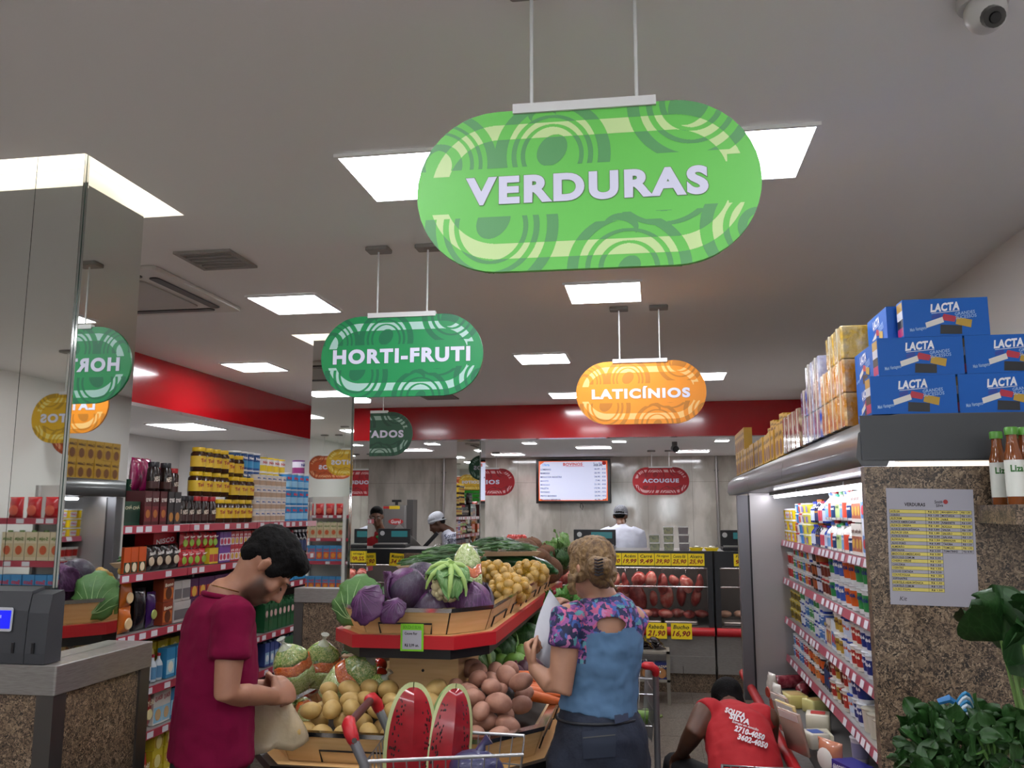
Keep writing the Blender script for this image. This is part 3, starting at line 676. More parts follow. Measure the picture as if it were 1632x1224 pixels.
row(P['sweetr'], *L(238, 256, 1070), z, X1, 1, 'clear sweetener bottle with red cap', 'bottle', 'red capped sweetener bottles', .06)
row(P['yelc'], *L(246, 300, 1070), z, X1-.1, 1, 'yellow oat box stacked on the fourth shelf', 'box', 'yellow oat boxes', .11, tiers=2, dz=.101)
row(P['blue'], *L(256, 388, 1070), z, X1, 1, 'small blue oat box on the fourth shelf', 'box', 'blue oat boxes, fourth shelf', .1)
z = .544
row(P['finn'], *L(180, 205, 1160), z, X1, 1, 'navy flour box reading Finn on the fifth shelf', 'box', 'navy flour boxes', .095)
row(P['milhr'], *L(206, 236, 1160), z, X1, 1, 'red and white flour bag on the fifth shelf', 'bag', 'red flour bags', .1)
row(P['quak'], *L(236, 262, 1160), z, X1, 1, 'white oat box with a bowl print on the fifth shelf', 'box', 'white oat boxes', .095)
row(P['blue'], *L(262, 388, 1160), z, X1, 1, 'blue oat box on the fifth shelf', 'box', 'blue oat boxes, fifth shelf', .1)
z = .204
row(P['milhr'], *L(180, 232, 1224), z, X1, 1, 'red and white flour bag on the lowest shelf', 'bag', 'red flour bags, lowest shelf', .1, tiers=1)
row(P['yelc'], *L(232, 300, 1224), z, X1, 1, 'amber oat box stacked on the lowest shelf', 'box', 'amber oat boxes, lowest shelf', .105, tiers=3, dz=.101)
# near section, mostly behind the near column
for z, nm, lab, cat, st in ((1.674, 'choc', 'maroon chocolate box hidden behind the near column', 'box', .075), (1.414, 'pilao', 'orange coffee pack hidden behind the near column', 'pack', .08), (1.094, 'candyb', 'black bag hidden behind the near column', 'bag', .105), (.784, 'zero', 'blue sweetener box hidden behind the near column', 'box', .09), (.544, 'finn', 'navy flour box hidden behind the near column', 'box', .1), (.204, 'milhr', 'red flour bag hidden behind the near column', 'bag', .105)):
    row(P[nm], 3.36, 4.12, z, X1, 1, lab, cat, lab+' row', st)
# far section right of the man
P['milkb'] = box_proto('milk_carton', .07, .07, .165, '2f8fc8', 'e2ecf2', None, spot='2a56a8', frac=(.45, .9), cap='d0d6dc')
P['milkg'] = box_proto('milk_carton', .07, .07, .195, '1d5a34', '17492b', None, 'f0e8e0', spot='cfa9a4', frac=(.42, .88), cap='3c7a4c')
P['milkp'] = box_proto('skimmed_milk_carton', .07, .07, .165, '3a4a86', '8fb0c8', None, spot='d8dadc', frac=(.1, .6), cap='7a90b0')
P['milkv'] = box_proto('skimmed_milk_carton', .07, .07, .165, '3a6a46', '8fb09a', None, spot='d8dadc', frac=(.1, .6), cap='7a90b0')
row(P['milkb'], *L(414, 492, 915), 1.214, X1, 1, 'light blue milk carton right of the man', 'carton', 'light blue milk cartons', .075)
row(P['milkg'], *L(414, 492, 985), .874, X1, 1, 'green milk carton with a red and white oval', 'carton', 'green milk cartons', .077, back=1)
row(P['milkp'], *L(414, 444, 1060), .624, X1, 1, 'navy skimmed milk carton on the lower far shelf', 'carton', 'navy milk cartons', .077, back=1)
row(P['milkv'], *L(444, 492, 1060), .624, X1, 1, 'grey green skimmed milk carton on the lower far shelf', 'carton', 'grey green milk cartons', .077, back=1)
# ---------------------------------------------------------------- shelf behind the photographer, seen only in the mirrors
t = shelf_unit('mirror_shelf', 'white grocery rack behind the photographer, seen reversed in the mirrors', 0, -.45, -.65, .65, None, 1, [(-.65, 0, [1.7, 1.4, 1.1, .7, .3]), (0, .65, [1.7, 1.4, 1.1, .7, .3])], top_back=1.95, back='c9c6c2')
t.location = (-4.05, -.75, 0); t.rotation_euler[2] = pi/2
MB().bx(.0, .03, -.02, .02, .3, 1.95).build('slotted_upright', C('d6d4d0', .5), t)
P['chips'] = pouch_proto('snack_bag', .16, .09, .26, 'b9a898', 'Bollo', 'b02030', 'a8642c', 11)
P['chipr'] = pouch_proto('snack_bag', .16, .09, .26, 'a01a24', 'Bollo', 'f0e6e0', 'd8d0c8', 12)
P['juice'] = box_proto('juice_carton', .09, .07, .2, 'd6c6a6', 'c9b48e', 'Soja', '5a7a3a', spot='c0562c', cap='7a9a5a')
P['juiceb'] = box_proto('juice_carton', .09, .07, .2, '3f8ac0', 'c8523a', 'Suco', 'd02a30', spot='e0902c')
P['tomp'] = pouch_proto('tomato_sauce_pouch', .12, .06, .15, 'c21f26', None, 'ffffff', 'd8604a', 13)
def mrow(p, xa, xb, z, lab, cat, gr, st):
    n = int((xb-xa)/st)
    for i in range(n): p.put((xa+(i+.5)*(xb-xa)/n, -.82, z+.004), pi+rnd.uniform(-.06, .06), nth(lab, i, n, 0, 1, 'wall side'), cat, gr)
mrow(P['chips'], -4.05, -3.45, 1.4, 'pale snack bag on the rack seen in the near mirror', 'bag', 'pale snack bags in the mirror', .17)
mrow(P['chipr'], -4.05, -3.45, 1.7, 'red snack bag on the rack seen in the near mirror', 'bag', 'red snack bags in the mirror', .17)
mrow(P['chips'], -4.05, -3.45, 1.1, 'pale snack bag on the low rack in the near mirror', 'bag', 'low snack bags in the mirror', .17)
mrow(P['juice'], -4.65, -4.07, 1.4, 'beige juice carton seen reversed in the middle mirror', 'carton', 'beige juice cartons in the mirror', .096)
mrow(P['juiceb'], -4.65, -4.07, 1.1, 'blue juice carton seen reversed in the middle mirror', 'carton', 'blue juice cartons in the mirror', .096)
mrow(P['tomp'], -4.65, -4.07, 1.7, 'red sauce pouch seen reversed in the middle mirror', 'pouch', 'sauce pouches in the mirror', .13)
mrow(P['juiceb'], -4.65, -4.07, .7, 'blue juice carton on the lowest mirrored tier', 'carton', 'low juice cartons in the mirror', .096)
# unseen gondola added between camera and openings to block daylight from low things
ag = thing('daylight_block_gondola', 'added gondola behind the photographer, unseen, blocking low daylight', 'shelf', (-.9, -1.7, 0))
MB().bx(-1.9, 2.1, -.02, .02, 0, 1.5).build('back_panel', C('b9b5b0', .6), ag)
for z in (.15, .5, .85, 1.2): MB().bx(-1.9, 2.1, -.4, .4, z, z+.025).build('shelf_board', C('a9a5a0', .6), ag)
for x in (-1.9, .1, 2.08): MB().bx(x, x+.02, -.4, .4, 0, 1.5).build('upright', C('b9b5b0', .6), ag)
# ================================================================ open cooler along the right wall
CX, CXB, CY0, CY1 = .56, 1.40, 2.30, 6.20
cl = thing('dairy_cooler', 'long open dairy cooler with grey canopy, right side of the aisle', 'cooler', (0, 0, 0))
LINER = mat('cooler_liner', 'a9a7a6', .4, .3)
MB().bx(CXB-.03, CXB, CY0+.06, CY1, .1, 2.0).build('back_liner', C('34383c', .5), cl)
ew = MB().bx(CX+.08, CXB, CY1, CY1+.05, .1, 1.88).build('end_wall', mat('brushed_liner', 'b5b2b0', .32, .6), cl)
MB().bx(CX+.0, CX+.07, CY1-.03, CY1+.06, .5, 1.86).build('end_post', C('77777a', .35, metal=.6), cl)
MB().bx(CX+.07, CX+.082, CY1-.032, CY1+.06, .5, 1.86).build('rubber_seal', BLACKP, cl)
# canopy: rounded charcoal profile swept along Y
prof = [(CX+.02, 1.875), (CX+.015, 1.862), (CX-.045, 1.862), (CX-.058, 1.885), (CX-.05, 1.945), (CX-.01, 1.985), (CX+.05, 1.993), (CXB, 1.993), (CXB, 1.875)]
def sweep(pr, y0, y1):
    n = len(pr); vs = [(x, y0, z) for x, z in pr]+[(x, y1, z) for x, z in pr]
    return vs, [tuple(range(n))[::-1], tuple(range(n, 2*n))]+[(i, (i+1) % n, n+(i+1) % n, n+i) for i in range(n)]
for y0, y1 in ((CY0-.02, 3.6), (3.603, 4.9), (4.903, CY1+.06)): MB().add(*sweep(prof, y0, y1)).build('canopy', mat('canopy_grey', '47484a', .38, .1, coat=.2), cl, True)
MB().bx(CX-.045, CXB, CY0-.024, CY0-.02, 1.878, 1.99).build('canopy_end_cap', C('3a3c3f', .45), cl)
MB().bx(CX+.05, CXB, CY0+.0, CY0+.045, 1.862, 1.874).build('end_light_strip', mat('cooler_glow', 'ffffff', .5, emit='fff0dc', es=1.6), cl)
TUBE = mat('cooler_tube', 'ffffff', .5, emit='f4f4ff', es=40.0)
for y0, y1 in ((2.5, 3.7), (3.72, 4.9), (4.92, 6.05)):
    MB().bx(CX+.20, CX+.27, y0, y1, 1.856, 1.874).build('lamp_holder', C('bdbcba', .4), cl)
    MB().tube([(CX+.235, y0+.02, 1.846), (CX+.235, y1-.02, 1.846)], .009, 10).build('light_tube', TUBE, cl, True)
MB().bx(CX+.075, CX+.12, CY0+.05, CY1, .1, .50).build('front_panel', C('5c5c5e', .35, metal=.6), cl)
MB().bx(CX+.075, CX+.165, CY0+.05, CY1+.05, .50, .53).build('front_ledge', STEEL, cl)
MB().bx(CX+.09, CXB-.03, CY0+.05, CY1, .36, .39).build('well_floor', LINER, cl)
MB().bx(CX+.06, CXB, CY0+.05, CY1+.05, 0, .1).build('plinth', BLACKP, cl)
MB().tube([(CX+.045, CY0+.06, .575), (CX+.045, CY1+.55, .575)], .028, 12).build('bumper_rail', REDP, cl, True)
SHX = .85; CZS = [1.555, 1.305, 1.045, .80]
for z in CZS:
    for y0, y1 in ((2.4, 3.6), (3.603, 4.9), (4.903, CY1-.02)):
        s = MB().bx(SHX, CXB-.03, y0, y1, z-.016, z-.004).build('shelf', C('b7b5b3', .4), cl)
        MB().add(*sweep([(SHX-.012, z-.034), (SHX-.002, z-.036), (SHX+.004, z+.004), (SHX-.004, z+.006)], y0, y1)).build('price_rail', mat('cooler_rail', 'a84a5c', .35), s)
        k = y0+.04; R = random.Random(int(z*999+y0*31))
        while k < y1-.07:
            if R.random() < .8: obj('price_tag', TAGM, None, s, (SHX-.0105, k, z-.014), (0, .25, 0))
            k += R.uniform(.08, .15)
# granite end panel and what hangs on it
gp = MB().bx(.515, 1.40, CY0-.04, CY0-.002, 0, 1.86).build('granite_end_panel', GRAN)
tag(gp, 'brown granite end panel of the cooler with a price list on it', 'panel')
# goods: face -X
XC = SHX+.068
def Q(a, b, py=900): return sorted((yx(a, XC, py), yx(b, XC, py)))
def crow(p, a, b, z, label, cat, group, step, **k):
    y0, y1 = Q(a, b); row(p, y0, y1, z, k.pop('x', XC), -1, label, cat, group, step, **k)
D = {}
D['marg'] = tub_proto('margarine_tub', .125, .1, .07, 'e6c518', 'e4e6ea', 'd8dce2', 'Qualy', 'd23a6a')
D['blutub'] = tub_proto('spread_tub', .1, .085, .06, '3a7fc0', 'd5dfe8', 'b8d4ea', None)
D['yeltub'] = tub_proto('spread_tub', .1, .085, .06, 'd8cf4a', 'dfe0c8', '8a78b8', None)
D['bluebot'] = bottle_proto('yogurt_bottle', .028, .12, '20358a', '2a3fc0', 'c9d2e6', None, shoulder=.62)
D['orabot'] = bottle_proto('yogurt_bottle', .03, .13, '1f2540', 'd6641c', '2a3560', 'toddy', 'e8a030', shoulder=.62)
D['bigbot'] = bottle_proto('milk_drink_bottle', .04, .13, 'd8d9dc', '2fae8a', '1d3a6a', 'ITAMBÉ', 'ffffff', shoulder=.6)
D['whbot'] = bottle_proto('yogurt_bottle', .038, .15, 'e4dfd8', 'c43038', 'd8503a', None, shoulder=.62)
D['redcup'] = cup_proto('cream_cheese_cup', .042, .085, 'd9d4d0', 'e6e8ea', 'b52a24')
D['redsm'] = cup_proto('spread_cup', .036, .065, 'd8d0cc', 'e8eaec', 'b8323a')
D['oracup'] = cup_proto('dessert_cup', .036, .07, '2a2a3a', 'd8dadc', 'cf5a24')
D['navy'] = cup_proto('yogurt_cup', .038, .08, '1c2250', '2a3470', 'd0ccd8', None)
D['nesg'] = cup_proto('yogurt_pot', .055, .115, 'e6e8ea', 'e0e4e8', '2c8a4a', 'Nestlé', '1e2f7a')
D['neso'] = cup_proto('yogurt_pot', .055, .115, 'e6e8ea', 'e0e4e8', 'd8601e', 'Nestlé', '1e2f7a')
D['nesb'] = cup_proto('yogurt_pot', .052, .11, '2a3f9a', 'dfe2ea', 'e0e2ea', None)
D['greyc'] = cup_proto('yogurt_cup', .042, .075, '8f98a6', 'cfd3da', '4a62a0')
D['bluec'] = cup_proto('yogurt_cup', .042, .075, '2348a8', 'cfd8ec', 'dfe4ee')
D['yelcup'] = cup_proto('pudding_cup', .036, .06, 'c8b040', 'd6cf90', '6a5a2a')
D['white'] = cup_proto('curd_pot', .04, .085, 'e2ded4', '3558a8', '2a4a9a', 'Itambé', 'd8522c')
D['whbox'] = box_proto('milk_drink_box', .06, .06, .15, 'd4d9e2', '5a86c0', None, spot='c8323a')
D['brn'] = cup_proto('dulce_pot', .045, .085, 'd8d2ca', 'b02a2a', '6a2a1c')
D['cream'] = cup_proto('curd_pot', .05, .1, 'd6d2c0', 'd0ccb8', None)
D['redp'] = pouch_proto('sausage_pack', .12, .05, .15, 'a3242c', None, 'ffffff', 'd8c0b8', 21)
D['pinkp'] = pouch_proto('ham_pack', .12, .04, .14, 'b86a70', None, 'ffffff', 'e0d4d0', 22)
def cups(name, word, r, h, lst):
    return [(cup_proto(name, r, h, bc, lc, bd, tx, tc), '%s %s' % (nm, word)) for nm, bc, lc, bd, tx, tc in lst]
SM = cups('yogurt_cup', 'yogurt cup', .038, .075, [('white and red', 'dcd8d6', 'e6e8ec', 'b8303a', 'Vigor', 'f2ecec'), ('white and peach', 'e0dad2', 'e6e8ec', 'd88a4a', 'Vigor', '8a2a2a'), ('pale blue', 'c9d4e2', 'e6e8ec', '4a78b8', 'Vigor', 'f2f2f6'), ('white and green', 'dcded8', 'd6e2d8', '4f9a5a', 'Vigor', 'f2f2f2')])
MD = cups('yogurt_pot', 'yogurt pot', .048, .1, [('white and navy', 'e2e4ea', 'dfe3ea', '24347a', 'Itambé', 'e8eaf2'), ('cream and red', 'e2dccf', 'd8dade', 'b0342c', 'Itambé', 'f2e8d8'), ('blue lidded white', 'e4e6ea', '2c4aa0', 'c8d6ea', 'Itambé', 'c8502c'), ('white and gold', 'e4e2da', 'e4e4e4', 'b8963c', 'Itambé', '5a3a1a')])
LG = cups('yogurt_pot', 'large yogurt pot', .055, .115, [('green and white', 'e6e8ea', 'e6eaee', '2c8a4a', 'Nestlé', '1e2f7a'), ('orange and white', 'e6e8ea', 'e6eaee', 'd8601e', 'Nestlé', '1e2f7a'), ('blue and white', 'e6e8ea', 'e6eaee', '3a5ab0', 'Nestlé', 'f0f0f4')])
DK = cups('dessert_cup', 'dessert cup', .038, .075, [('navy', '20285a', 'd6dae6', 'cfcbd8', None, 'fff'), ('dark brown', '3a221a', 'd8d2cc', 'a8582c', None, 'fff'), ('white spotted', 'd6d2ce', 'dadde2', '3a2a26', None, 'fff'), ('royal blue', '2740a0', 'dde2ee', 'd8dce8', None, 'fff')])
TB = [(D['marg'], 'yellow margarine tub'), (D['blutub'], 'blue spread tub'), (D['yeltub'], 'pale yellow spread tub'), (tub_proto('spread_tub', .1, .085, .06, 'd6d2cc', 'b8303a', 'c84a3a', None), 'white spread tub with red lid')]
BT = [(D['bluebot'], 'small blue yogurt bottle'), (bottle_proto('yogurt_bottle', .028, .12, 'e0dcd8', 'b8384a', 'c84a5a', None, shoulder=.62), 'small pink labelled yogurt bottle'), (D['orabot'], 'dark yogurt bottle with orange cap')]
BB = [(D['bigbot'], 'milk drink bottle with navy label'), (D['whbot'], 'white yogurt bottle with red cap'), (bottle_proto('yogurt_bottle', .038, .14, 'e6e2dc', '3a62b8', '7aa8d8', 'DANONE', 'f2f2f6', shoulder=.62), 'white yogurt bottle with blue cap'), (bottle_proto('yogurt_bottle', .038, .14, 'e6e2dc', '3f8a4a', 'b8d08a', 'DANONE', '2a5a3a', shoulder=.62), 'white yogurt bottle with green cap')]
BX = [(D['whbox'], 'white and blue milk box'), (box_proto('milk_drink_box', .06, .06, .14, 'd9d2c8', 'a8583a', 'toddy', '5a2a1a', spot='c8a040'), 'cream and brown milk box'), (box_proto('milk_drink_box', .06, .06, .145, '2f4fa0', 'c8d2e6', 'ninho', 'e6c83a', spot='e0e0e0'), 'blue milk box')]
BR = [(D['brn'], 'dulce pot with red lid'), (D['redcup'], 'white cup with red label'), (D['cream'], 'plain cream curd pot')]
where = ['top', 'second', 'third', 'lowest']
def crowm(opts, a, b, k, cat, step, tiers=1, dz=.1, run=2, note=''):
    y0, y1 = Q(a, b); n = max(1, int(round((y1-y0)/step)))
    for tr in range(tiers):
        for i in range(n):
            p_, nm = opts[(i//run+tr//2) % len(opts)]
            lb = '%s on the %s cooler shelf%s' % (nm, where[k], note)
            p_.put((XC+rnd.uniform(-.004, .004), y0+(i+.5)*(y1-y0)/n, CZS[k]+tr*dz+.0006), -pi/2+rnd.uniform(-.06, .06), nth(lb, i, n, tr, tiers, 'granite, from x %d' % a if 0 else 'granite side') + ('' if tiers > 1 else ''), cat, 'goods on the %s cooler shelf' % where[k])
crowm([TB[0]], 1257, 1280, 0, 'tub', .135, 3, .071)
crowm([TB[1], TB[3]], 1280, 1291, 0, 'tub', .11, 4, .061, 1)
crowm([TB[2]], 1291, 1303, 0, 'tub', .11, 4, .061)
crowm(BT, 1303, 1330, 0, 'bottle', .064, 2, .131)
crowm(BB, 1330, 1372, 0, 'bottle', .083, 2, .151, 1)
crowm(BX, 1372, 1480, 0, 'carton', .066, 2, .146, 3)
crowm([BR[1]], 1260, 1272, 1, 'cup', .09, 2, .086)
crowm(SM, 1272, 1298, 1, 'yogurt', .08, 3, .0755, 1)
crowm(DK, 1298, 1318, 1, 'dessert', .08, 3, .0755, 2)
crowm([BR[0]], 1318, 1334, 1, 'pot', .095, 2, .086)
crowm(LG, 1334, 1480, 1, 'large pot', .117, 2, .116, 2)
crowm([(D['yelcup'], 'yellow brown pudding cup')], 1264, 1280, 2, 'pudding', .076, 3, .061)
crowm([SM[2], DK[3], SM[3]], 1280, 1318, 2, 'yogurt', .08, 3, .0755, 2)
crowm(BX, 1318, 1336, 2, 'carton', .066, 1, .1, 2, ', far block')
crowm(MD, 1336, 1394, 2, 'pot', .1, 2, .101, 2)
crowm([BX[0], BX[2]], 1394, 1480, 2, 'carton', .066, 1, .1, 3, ', near block')
crowm([SM[0], SM[2]], 1267, 1288, 3, 'yogurt', .08, 2, .0755, 2)
crowm([(D['oracup'], 'dark cup with orange label'), SM[1]], 1288, 1312, 3, 'dessert', .076, 3, .0755, 2)
crowm([(P['btb'], 'dark bottle')], 1312, 1322, 3, 'bottle', .07)
crowm([MD[1], BR[0], MD[3]], 1322, 1352, 3, 'pot', .1, 2, .101, 1)
crowm([MD[0], MD[2]], 1352, 1374, 3, 'curd', .1, 2, .101, 2)
crowm([BR[2]], 1374, 1480, 3, 'curd', .105)
# the well: cheese, sausage, packs
def wedge(r, h, a, col, label, loc, rz, tilt=0):
    p = [(0, 0)]+[(r*math.cos(-a/2+a*k/8), r*math.sin(-a/2+a*k/8)) for k in range(9)]
    o = MB().fr(p, 0, p, h).build('cheese_wedge', mat('cheese_'+col, col, .4, coat=.5), None, False, loc, (tilt, 0, rz)); return tag(o, label, 'cheese')
def block(w, d, h, col, label, loc, rot, name='cheese_block', cat='cheese', sp='c8a86a'):
    o = MB().rbx(-w/2, w/2, -d/2, d/2, 0, h, .012).build(name, mat('cheese_'+col, col, .35, coat=.6), None, True, loc, rot)
    MB().rbx(-w*.3, w*.3, -d*.3, d*.3, h-.0003, h+.0012, .008).build('label', C(sp, .5), o); return tag(o, label, cat)
def salami(loc, rz, label, r=.045, l=.2, col='7a2430'):
    o = MB().tube([(-l/2, 0, r), (l/2, 0, r)], [r*.95, r*.95], 14, round=True).build('cured_sausage', mat('sausage_'+col, col, .25, coat=.7, noise=(30, 'a85058', .4, .7)), None, True, loc, rz)
    for s in (-1, 1): MB().tube([(s*(l/2+r*.8), 0, r), (s*(l/2+r*1.3), 0, r)], .006, 8).build('tied_end', C('d8c8b8', .6), o)
    return tag(o, label, 'sausage')
WZ = .392
def wat(px, py, z): return aZ(px, py, z)
lift = [('8', 1238, 1100)]
base = MB().bx(CX+.17, SHX+.12, 3.6, CY1-.05, .393, .62).build('display_riser', C('6c6a69', .5)); tag(base, 'grey riser filling the bottom well of the cooler', 'riser')
RZ = .621
def well(px, py, h=0): p = aZ(px, py, RZ+h); return (p.x, p.y, RZ+.001)
pr = pouch_proto('tortilla_pack', .1, .06, .17, 'cfc8bd', None, 'ffffff', 'a83a2a', 31)
for i, (px, py) in enumerate(((1232, 1120), (1240, 1140), (1247, 1160))): pr.put(well(px, py), -pi/2+.3, 'upright white bread pack with red round print in the well, %s one' % ORD[i], 'pack', 'white bread packs')
salami(well(1262, 1098), .3, 'dark red cured sausage at the back of the cooler well'); salami(well(1285, 1108), 1.2, 'second cured sausage beside the first in the cooler well')
block(.12, .17, .07, 'd8c878', 'long yellow cheese block under the other cheese', well(1266, 1125), (0, 0, .2)); block(.11, .11, .07, 'd9cf86', 'square yellow cheese with a paper label', well(1300, 1135), (0, 0, .5))
block(.12, .12, .09, 'd9d2bb', 'pale cheese wheel piece wrapped in film', well(1305, 1165), (0, 0, -.2), sp='b83a34'); block(.1, .12, .07, 'dcd6c4', 'white fresh cheese block lower in the well', well(1300, 1190), (0, 0, .3), sp='3a58a0')
wedge(.15, .06, 1.2, 'e2dcc0', 'pale cheese wedge lying near the yogurt cup', well(1330, 1195), 2.2)
for i, (px, py, rz) in enumerate(((1258, 1170, .5), (1268, 1185, .55), (1274, 1200, .6))):
    o = MB().rbx(-.09, .09, -.008, .008, 0, .2, .006).build('sliced_cheese_pack', mat('slices_%d' % (i % 2), ('a98f80', 'd2b878')[i > 0], .25, coat=.7), None, True, well(px, py), (.25, 0, rz-1.75)); tag(o, 'upright sliced %s pack leaning in the cooler well' % ('ham', 'cheese', 'yellow cheese')[i], 'pack')
    MB().bx(-.08, .08, -.0095, -.008, .16, .195).build('header_label', C('d8d2cc', .5), o)
cp = cup_proto('yogurt_cup', .042, .11, 'cfc8d2', 'd9d6dc', '8a86a8'); cp.put(well(1372, 1215), -.8, 'single white yogurt cup standing on the boxes in the well', 'cup')
bb = box_proto('yogurt_box', .16, .1, .06, '2f2f86', 'd8d6e2', 'DANONE', 'f0f0f4'); bb.put(well(1360, 1240), -1.2, 'violet yogurt box lying at the bottom of the well', 'box')
pouch_proto('ham_bag', .15, .07, .12, 'c07a5c', None, 'fff', 'e0dcd4', 33).put(well(1325, 1225), -1.0, 'pinkish ham bag near the yogurt box', 'bag')
# ---------------------------------------------------------------- boxes on top of the cooler
TZ = 1.9945
LB = C('0c5cb4', .5, spec=.3)
def lacta(x, y, z, rz, label):
    w, d, h = .205, .055, .098
    t = MB().bx(-w/2, w/2, -d/2, d/2, 0, h).build('chocolate_box', LB, None, False, (x, y, z), rz); tag(t, label, 'box', 'blue chocolate boxes on the cooler')
    def p(name, col, pts, e):
        b = MB(); b.add([(a, -d/2-e, c) for a, c in pts], [tuple(range(len(pts)))]); b.build(name, C(col, .4), t)
    b = MB(); letter(b, 'LACTA', .07, .022, (0, -d/2-.0016, h*.77), .05, slant=.1, tilt=.07, res=3); b.build('lettering', C('e8ebf2', .5), t)
    p('underline', 'e8ebf2', [(-.034, h*.60), (.034, h*.655), (.034, h*.67), (-.034, h*.612)], .0016)
    b = MB(); letter(b, 'GRANDES', .048, .0085, (.046, -d/2-.0016, h*.60), .012, tilt=.1); letter(b, 'SUCESSOS', .05, .0085, (.048, -d/2-.0016, h*.50), .012, tilt=.1); letter(b, 'Mais Vantagens!', .04, .012, (-.068, -d/2-.0016, h*.2), .02, tilt=.15); b.build('small_lettering', C('9fc0e6', .5), t)
    p('wafer_print', 'd9d5cf', [(-.048, .022), (-.005, .036), (-.008, .05), (-.05, .036)], .0012); p('wafer_print', '1a1c22', [(-.016, .006), (.036, .004), (.037, .026), (-.014, .03)], .0014)
    p('wafer_print', 'b3243c', [(-.012, .042), (.02, .036), (.026, .05), (-.004, .058)], .0010); p('wafer_print', 'b8922c', [(.022, .030), (.058, .02), (.062, .04), (.026, .048)], .0012); p('wafer_print', '1e3f9a', [(-.034, .044), (-.012, .05), (-.014, .06), (-.034, .054)], .0010)
    b = MB(); e = .0006
    b.mi(0).bx(-w/2-e, -w/2, -d/2+.004, d/2-.004, h*.05, h*.28).mi(1).bx(-w/2-e, -w/2, -d/2+.004, d/2-.004, h*.28, h*.5).mi(2).bx(-w/2-e, -w/2, -d/2+.004, d/2-.004, h*.5, h*.72).mi(3).bx(-w/2-e, -w/2, -d/2+.004, d/2-.004, h*.72, h*.95)
    b.build('side_print', [C('b3245a', .4), C('17171b', .4), C('c9cad2', .4), C('b58a26', .4)], t)
    return t
yb = CY0+.02
for i, x in enumerate((.652, .862, 1.072)): lacta(x, yb, TZ, 0, 'blue chocolate box reading LACTA, bottom row, %s from the aisle' % ('first', 'second', 'third')[i])
for i, x in enumerate((.675, .885, 1.095)): lacta(x, yb, TZ+.0985, 0, 'blue chocolate box reading LACTA, middle row, %s from the aisle' % ('first', 'second', 'third')[i])
lacta(.742, yb, TZ+.197, 0, 'blue chocolate box reading LACTA, alone on the top row')
for i, (z, nm) in enumerate(((0, 'bottom'), (.0985, 'middle'), (.197, 'top'))): lacta(.605+.0*i+(.04 if i == 2 else 0), yb+.145+.0*i, TZ+z, -pi/2, 'blue chocolate box turned sideways behind the front boxes, %s row' % nm)
for i, (z, nm) in enumerate(((0, 'bottom'), (.0985, 'middle'), (.197, 'top'))): lacta(.665+(.04 if i == 2 else 0), yb+.145, TZ+z, -pi/2, 'inner sideways blue chocolate box, %s row, mostly hidden' % nm)
def wrapped(x, y, z, w, d, h, col, label, group, rz=0, bumpy=True):
    o = MB().rbx(-w/2, w/2, -d/2, d/2, 0, h, .006, None, 1).build('wrapped_gift_box', mat('cello_'+col, col, .12, coat=1., bump=(55, .8), noise=(18, 'e8d9b0' if col != '8e8fa8' else 'd8dae6', .45, .75)), None, False, (x, y, z), rz)
    MB().bx(-w/2-.001, w/2+.001, -.006, .006, .0, h+.001).build('film_seam', C('e8e2d0', .15, coat=1.), o)
    return tag(o, label, 'box', group)
for tr in range(3):
    for k in range(3 - (tr == 2)*1): wrapped(.60, 2.66+k*.12, TZ+tr*.1, .1, .11, .098, 'c07f1e' if tr != 2 else 'c8a030', 'amber cellophane gift box behind the blue boxes, %s tier, %s from them' % (('bottom', 'middle', 'top')[tr], ORD[k]), 'amber wrapped gift boxes')
for tr in range(2):
    for k in range(3): wrapped(.60, 3.04+k*.125, TZ+tr*.1, .1, .115, .098, '8e8fa8' if (k+tr) % 3 else '2f4aa8', 'silvery cellophane gift box on the cooler, %s tier, %s along' % (('lower', 'upper')[tr], ORD[k]), 'silver wrapped gift boxes')
for k in range(2): wrapped(.6, 3.06+k*.14, TZ+.2, .09, .12, .08, '8e8fa8', 'silvery gift box topping its stack, %s along' % ORD[k], 'silver wrapped gift boxes, top')
for k in range(4): wrapped(.6, 3.46+k*.11, TZ, .1, .1, .15, '6a2a24', 'dark red wrapped gift box on the cooler, %s from the silver ones' % ORD[k], 'dark red wrapped boxes')
gb = box_proto('cookie_box', .1, .05, .14, 'c79a2a', 'b98a24', 'Cookies', '5a3a1a', spot='7a4a22', frac=(.1, .5))
y = 3.95; kk = 0
while y < 6.2 and kk < 22:
    gb.put((.585+rnd.uniform(-.005, .005), y, TZ), -pi/2, 'yellow cookie box on the cooler, lower tier, %s from the near end' % (ORD[kk] if kk < 20 else ('next to last', 'last')[kk-20]), 'box', 'yellow cookie boxes on the cooler')
    if y > 5.55: gb.put((.585, y, TZ+.1405), -pi/2, 'yellow cookie box on the cooler, upper far tier, %s along' % ORD[kk-15], 'box', 'upper yellow cookie boxes')
    y += .104; kk += 1
for k in range(7): gb.put((.62, 4.0+k*.11, TZ+.1405), -pi/2+.1, 'flattened yellow cookie box lying on the first row, %s from the gift boxes' % ORD[k], 'box', 'second tier cookie boxes', (.8, .8, .35+.1*(k % 3)))
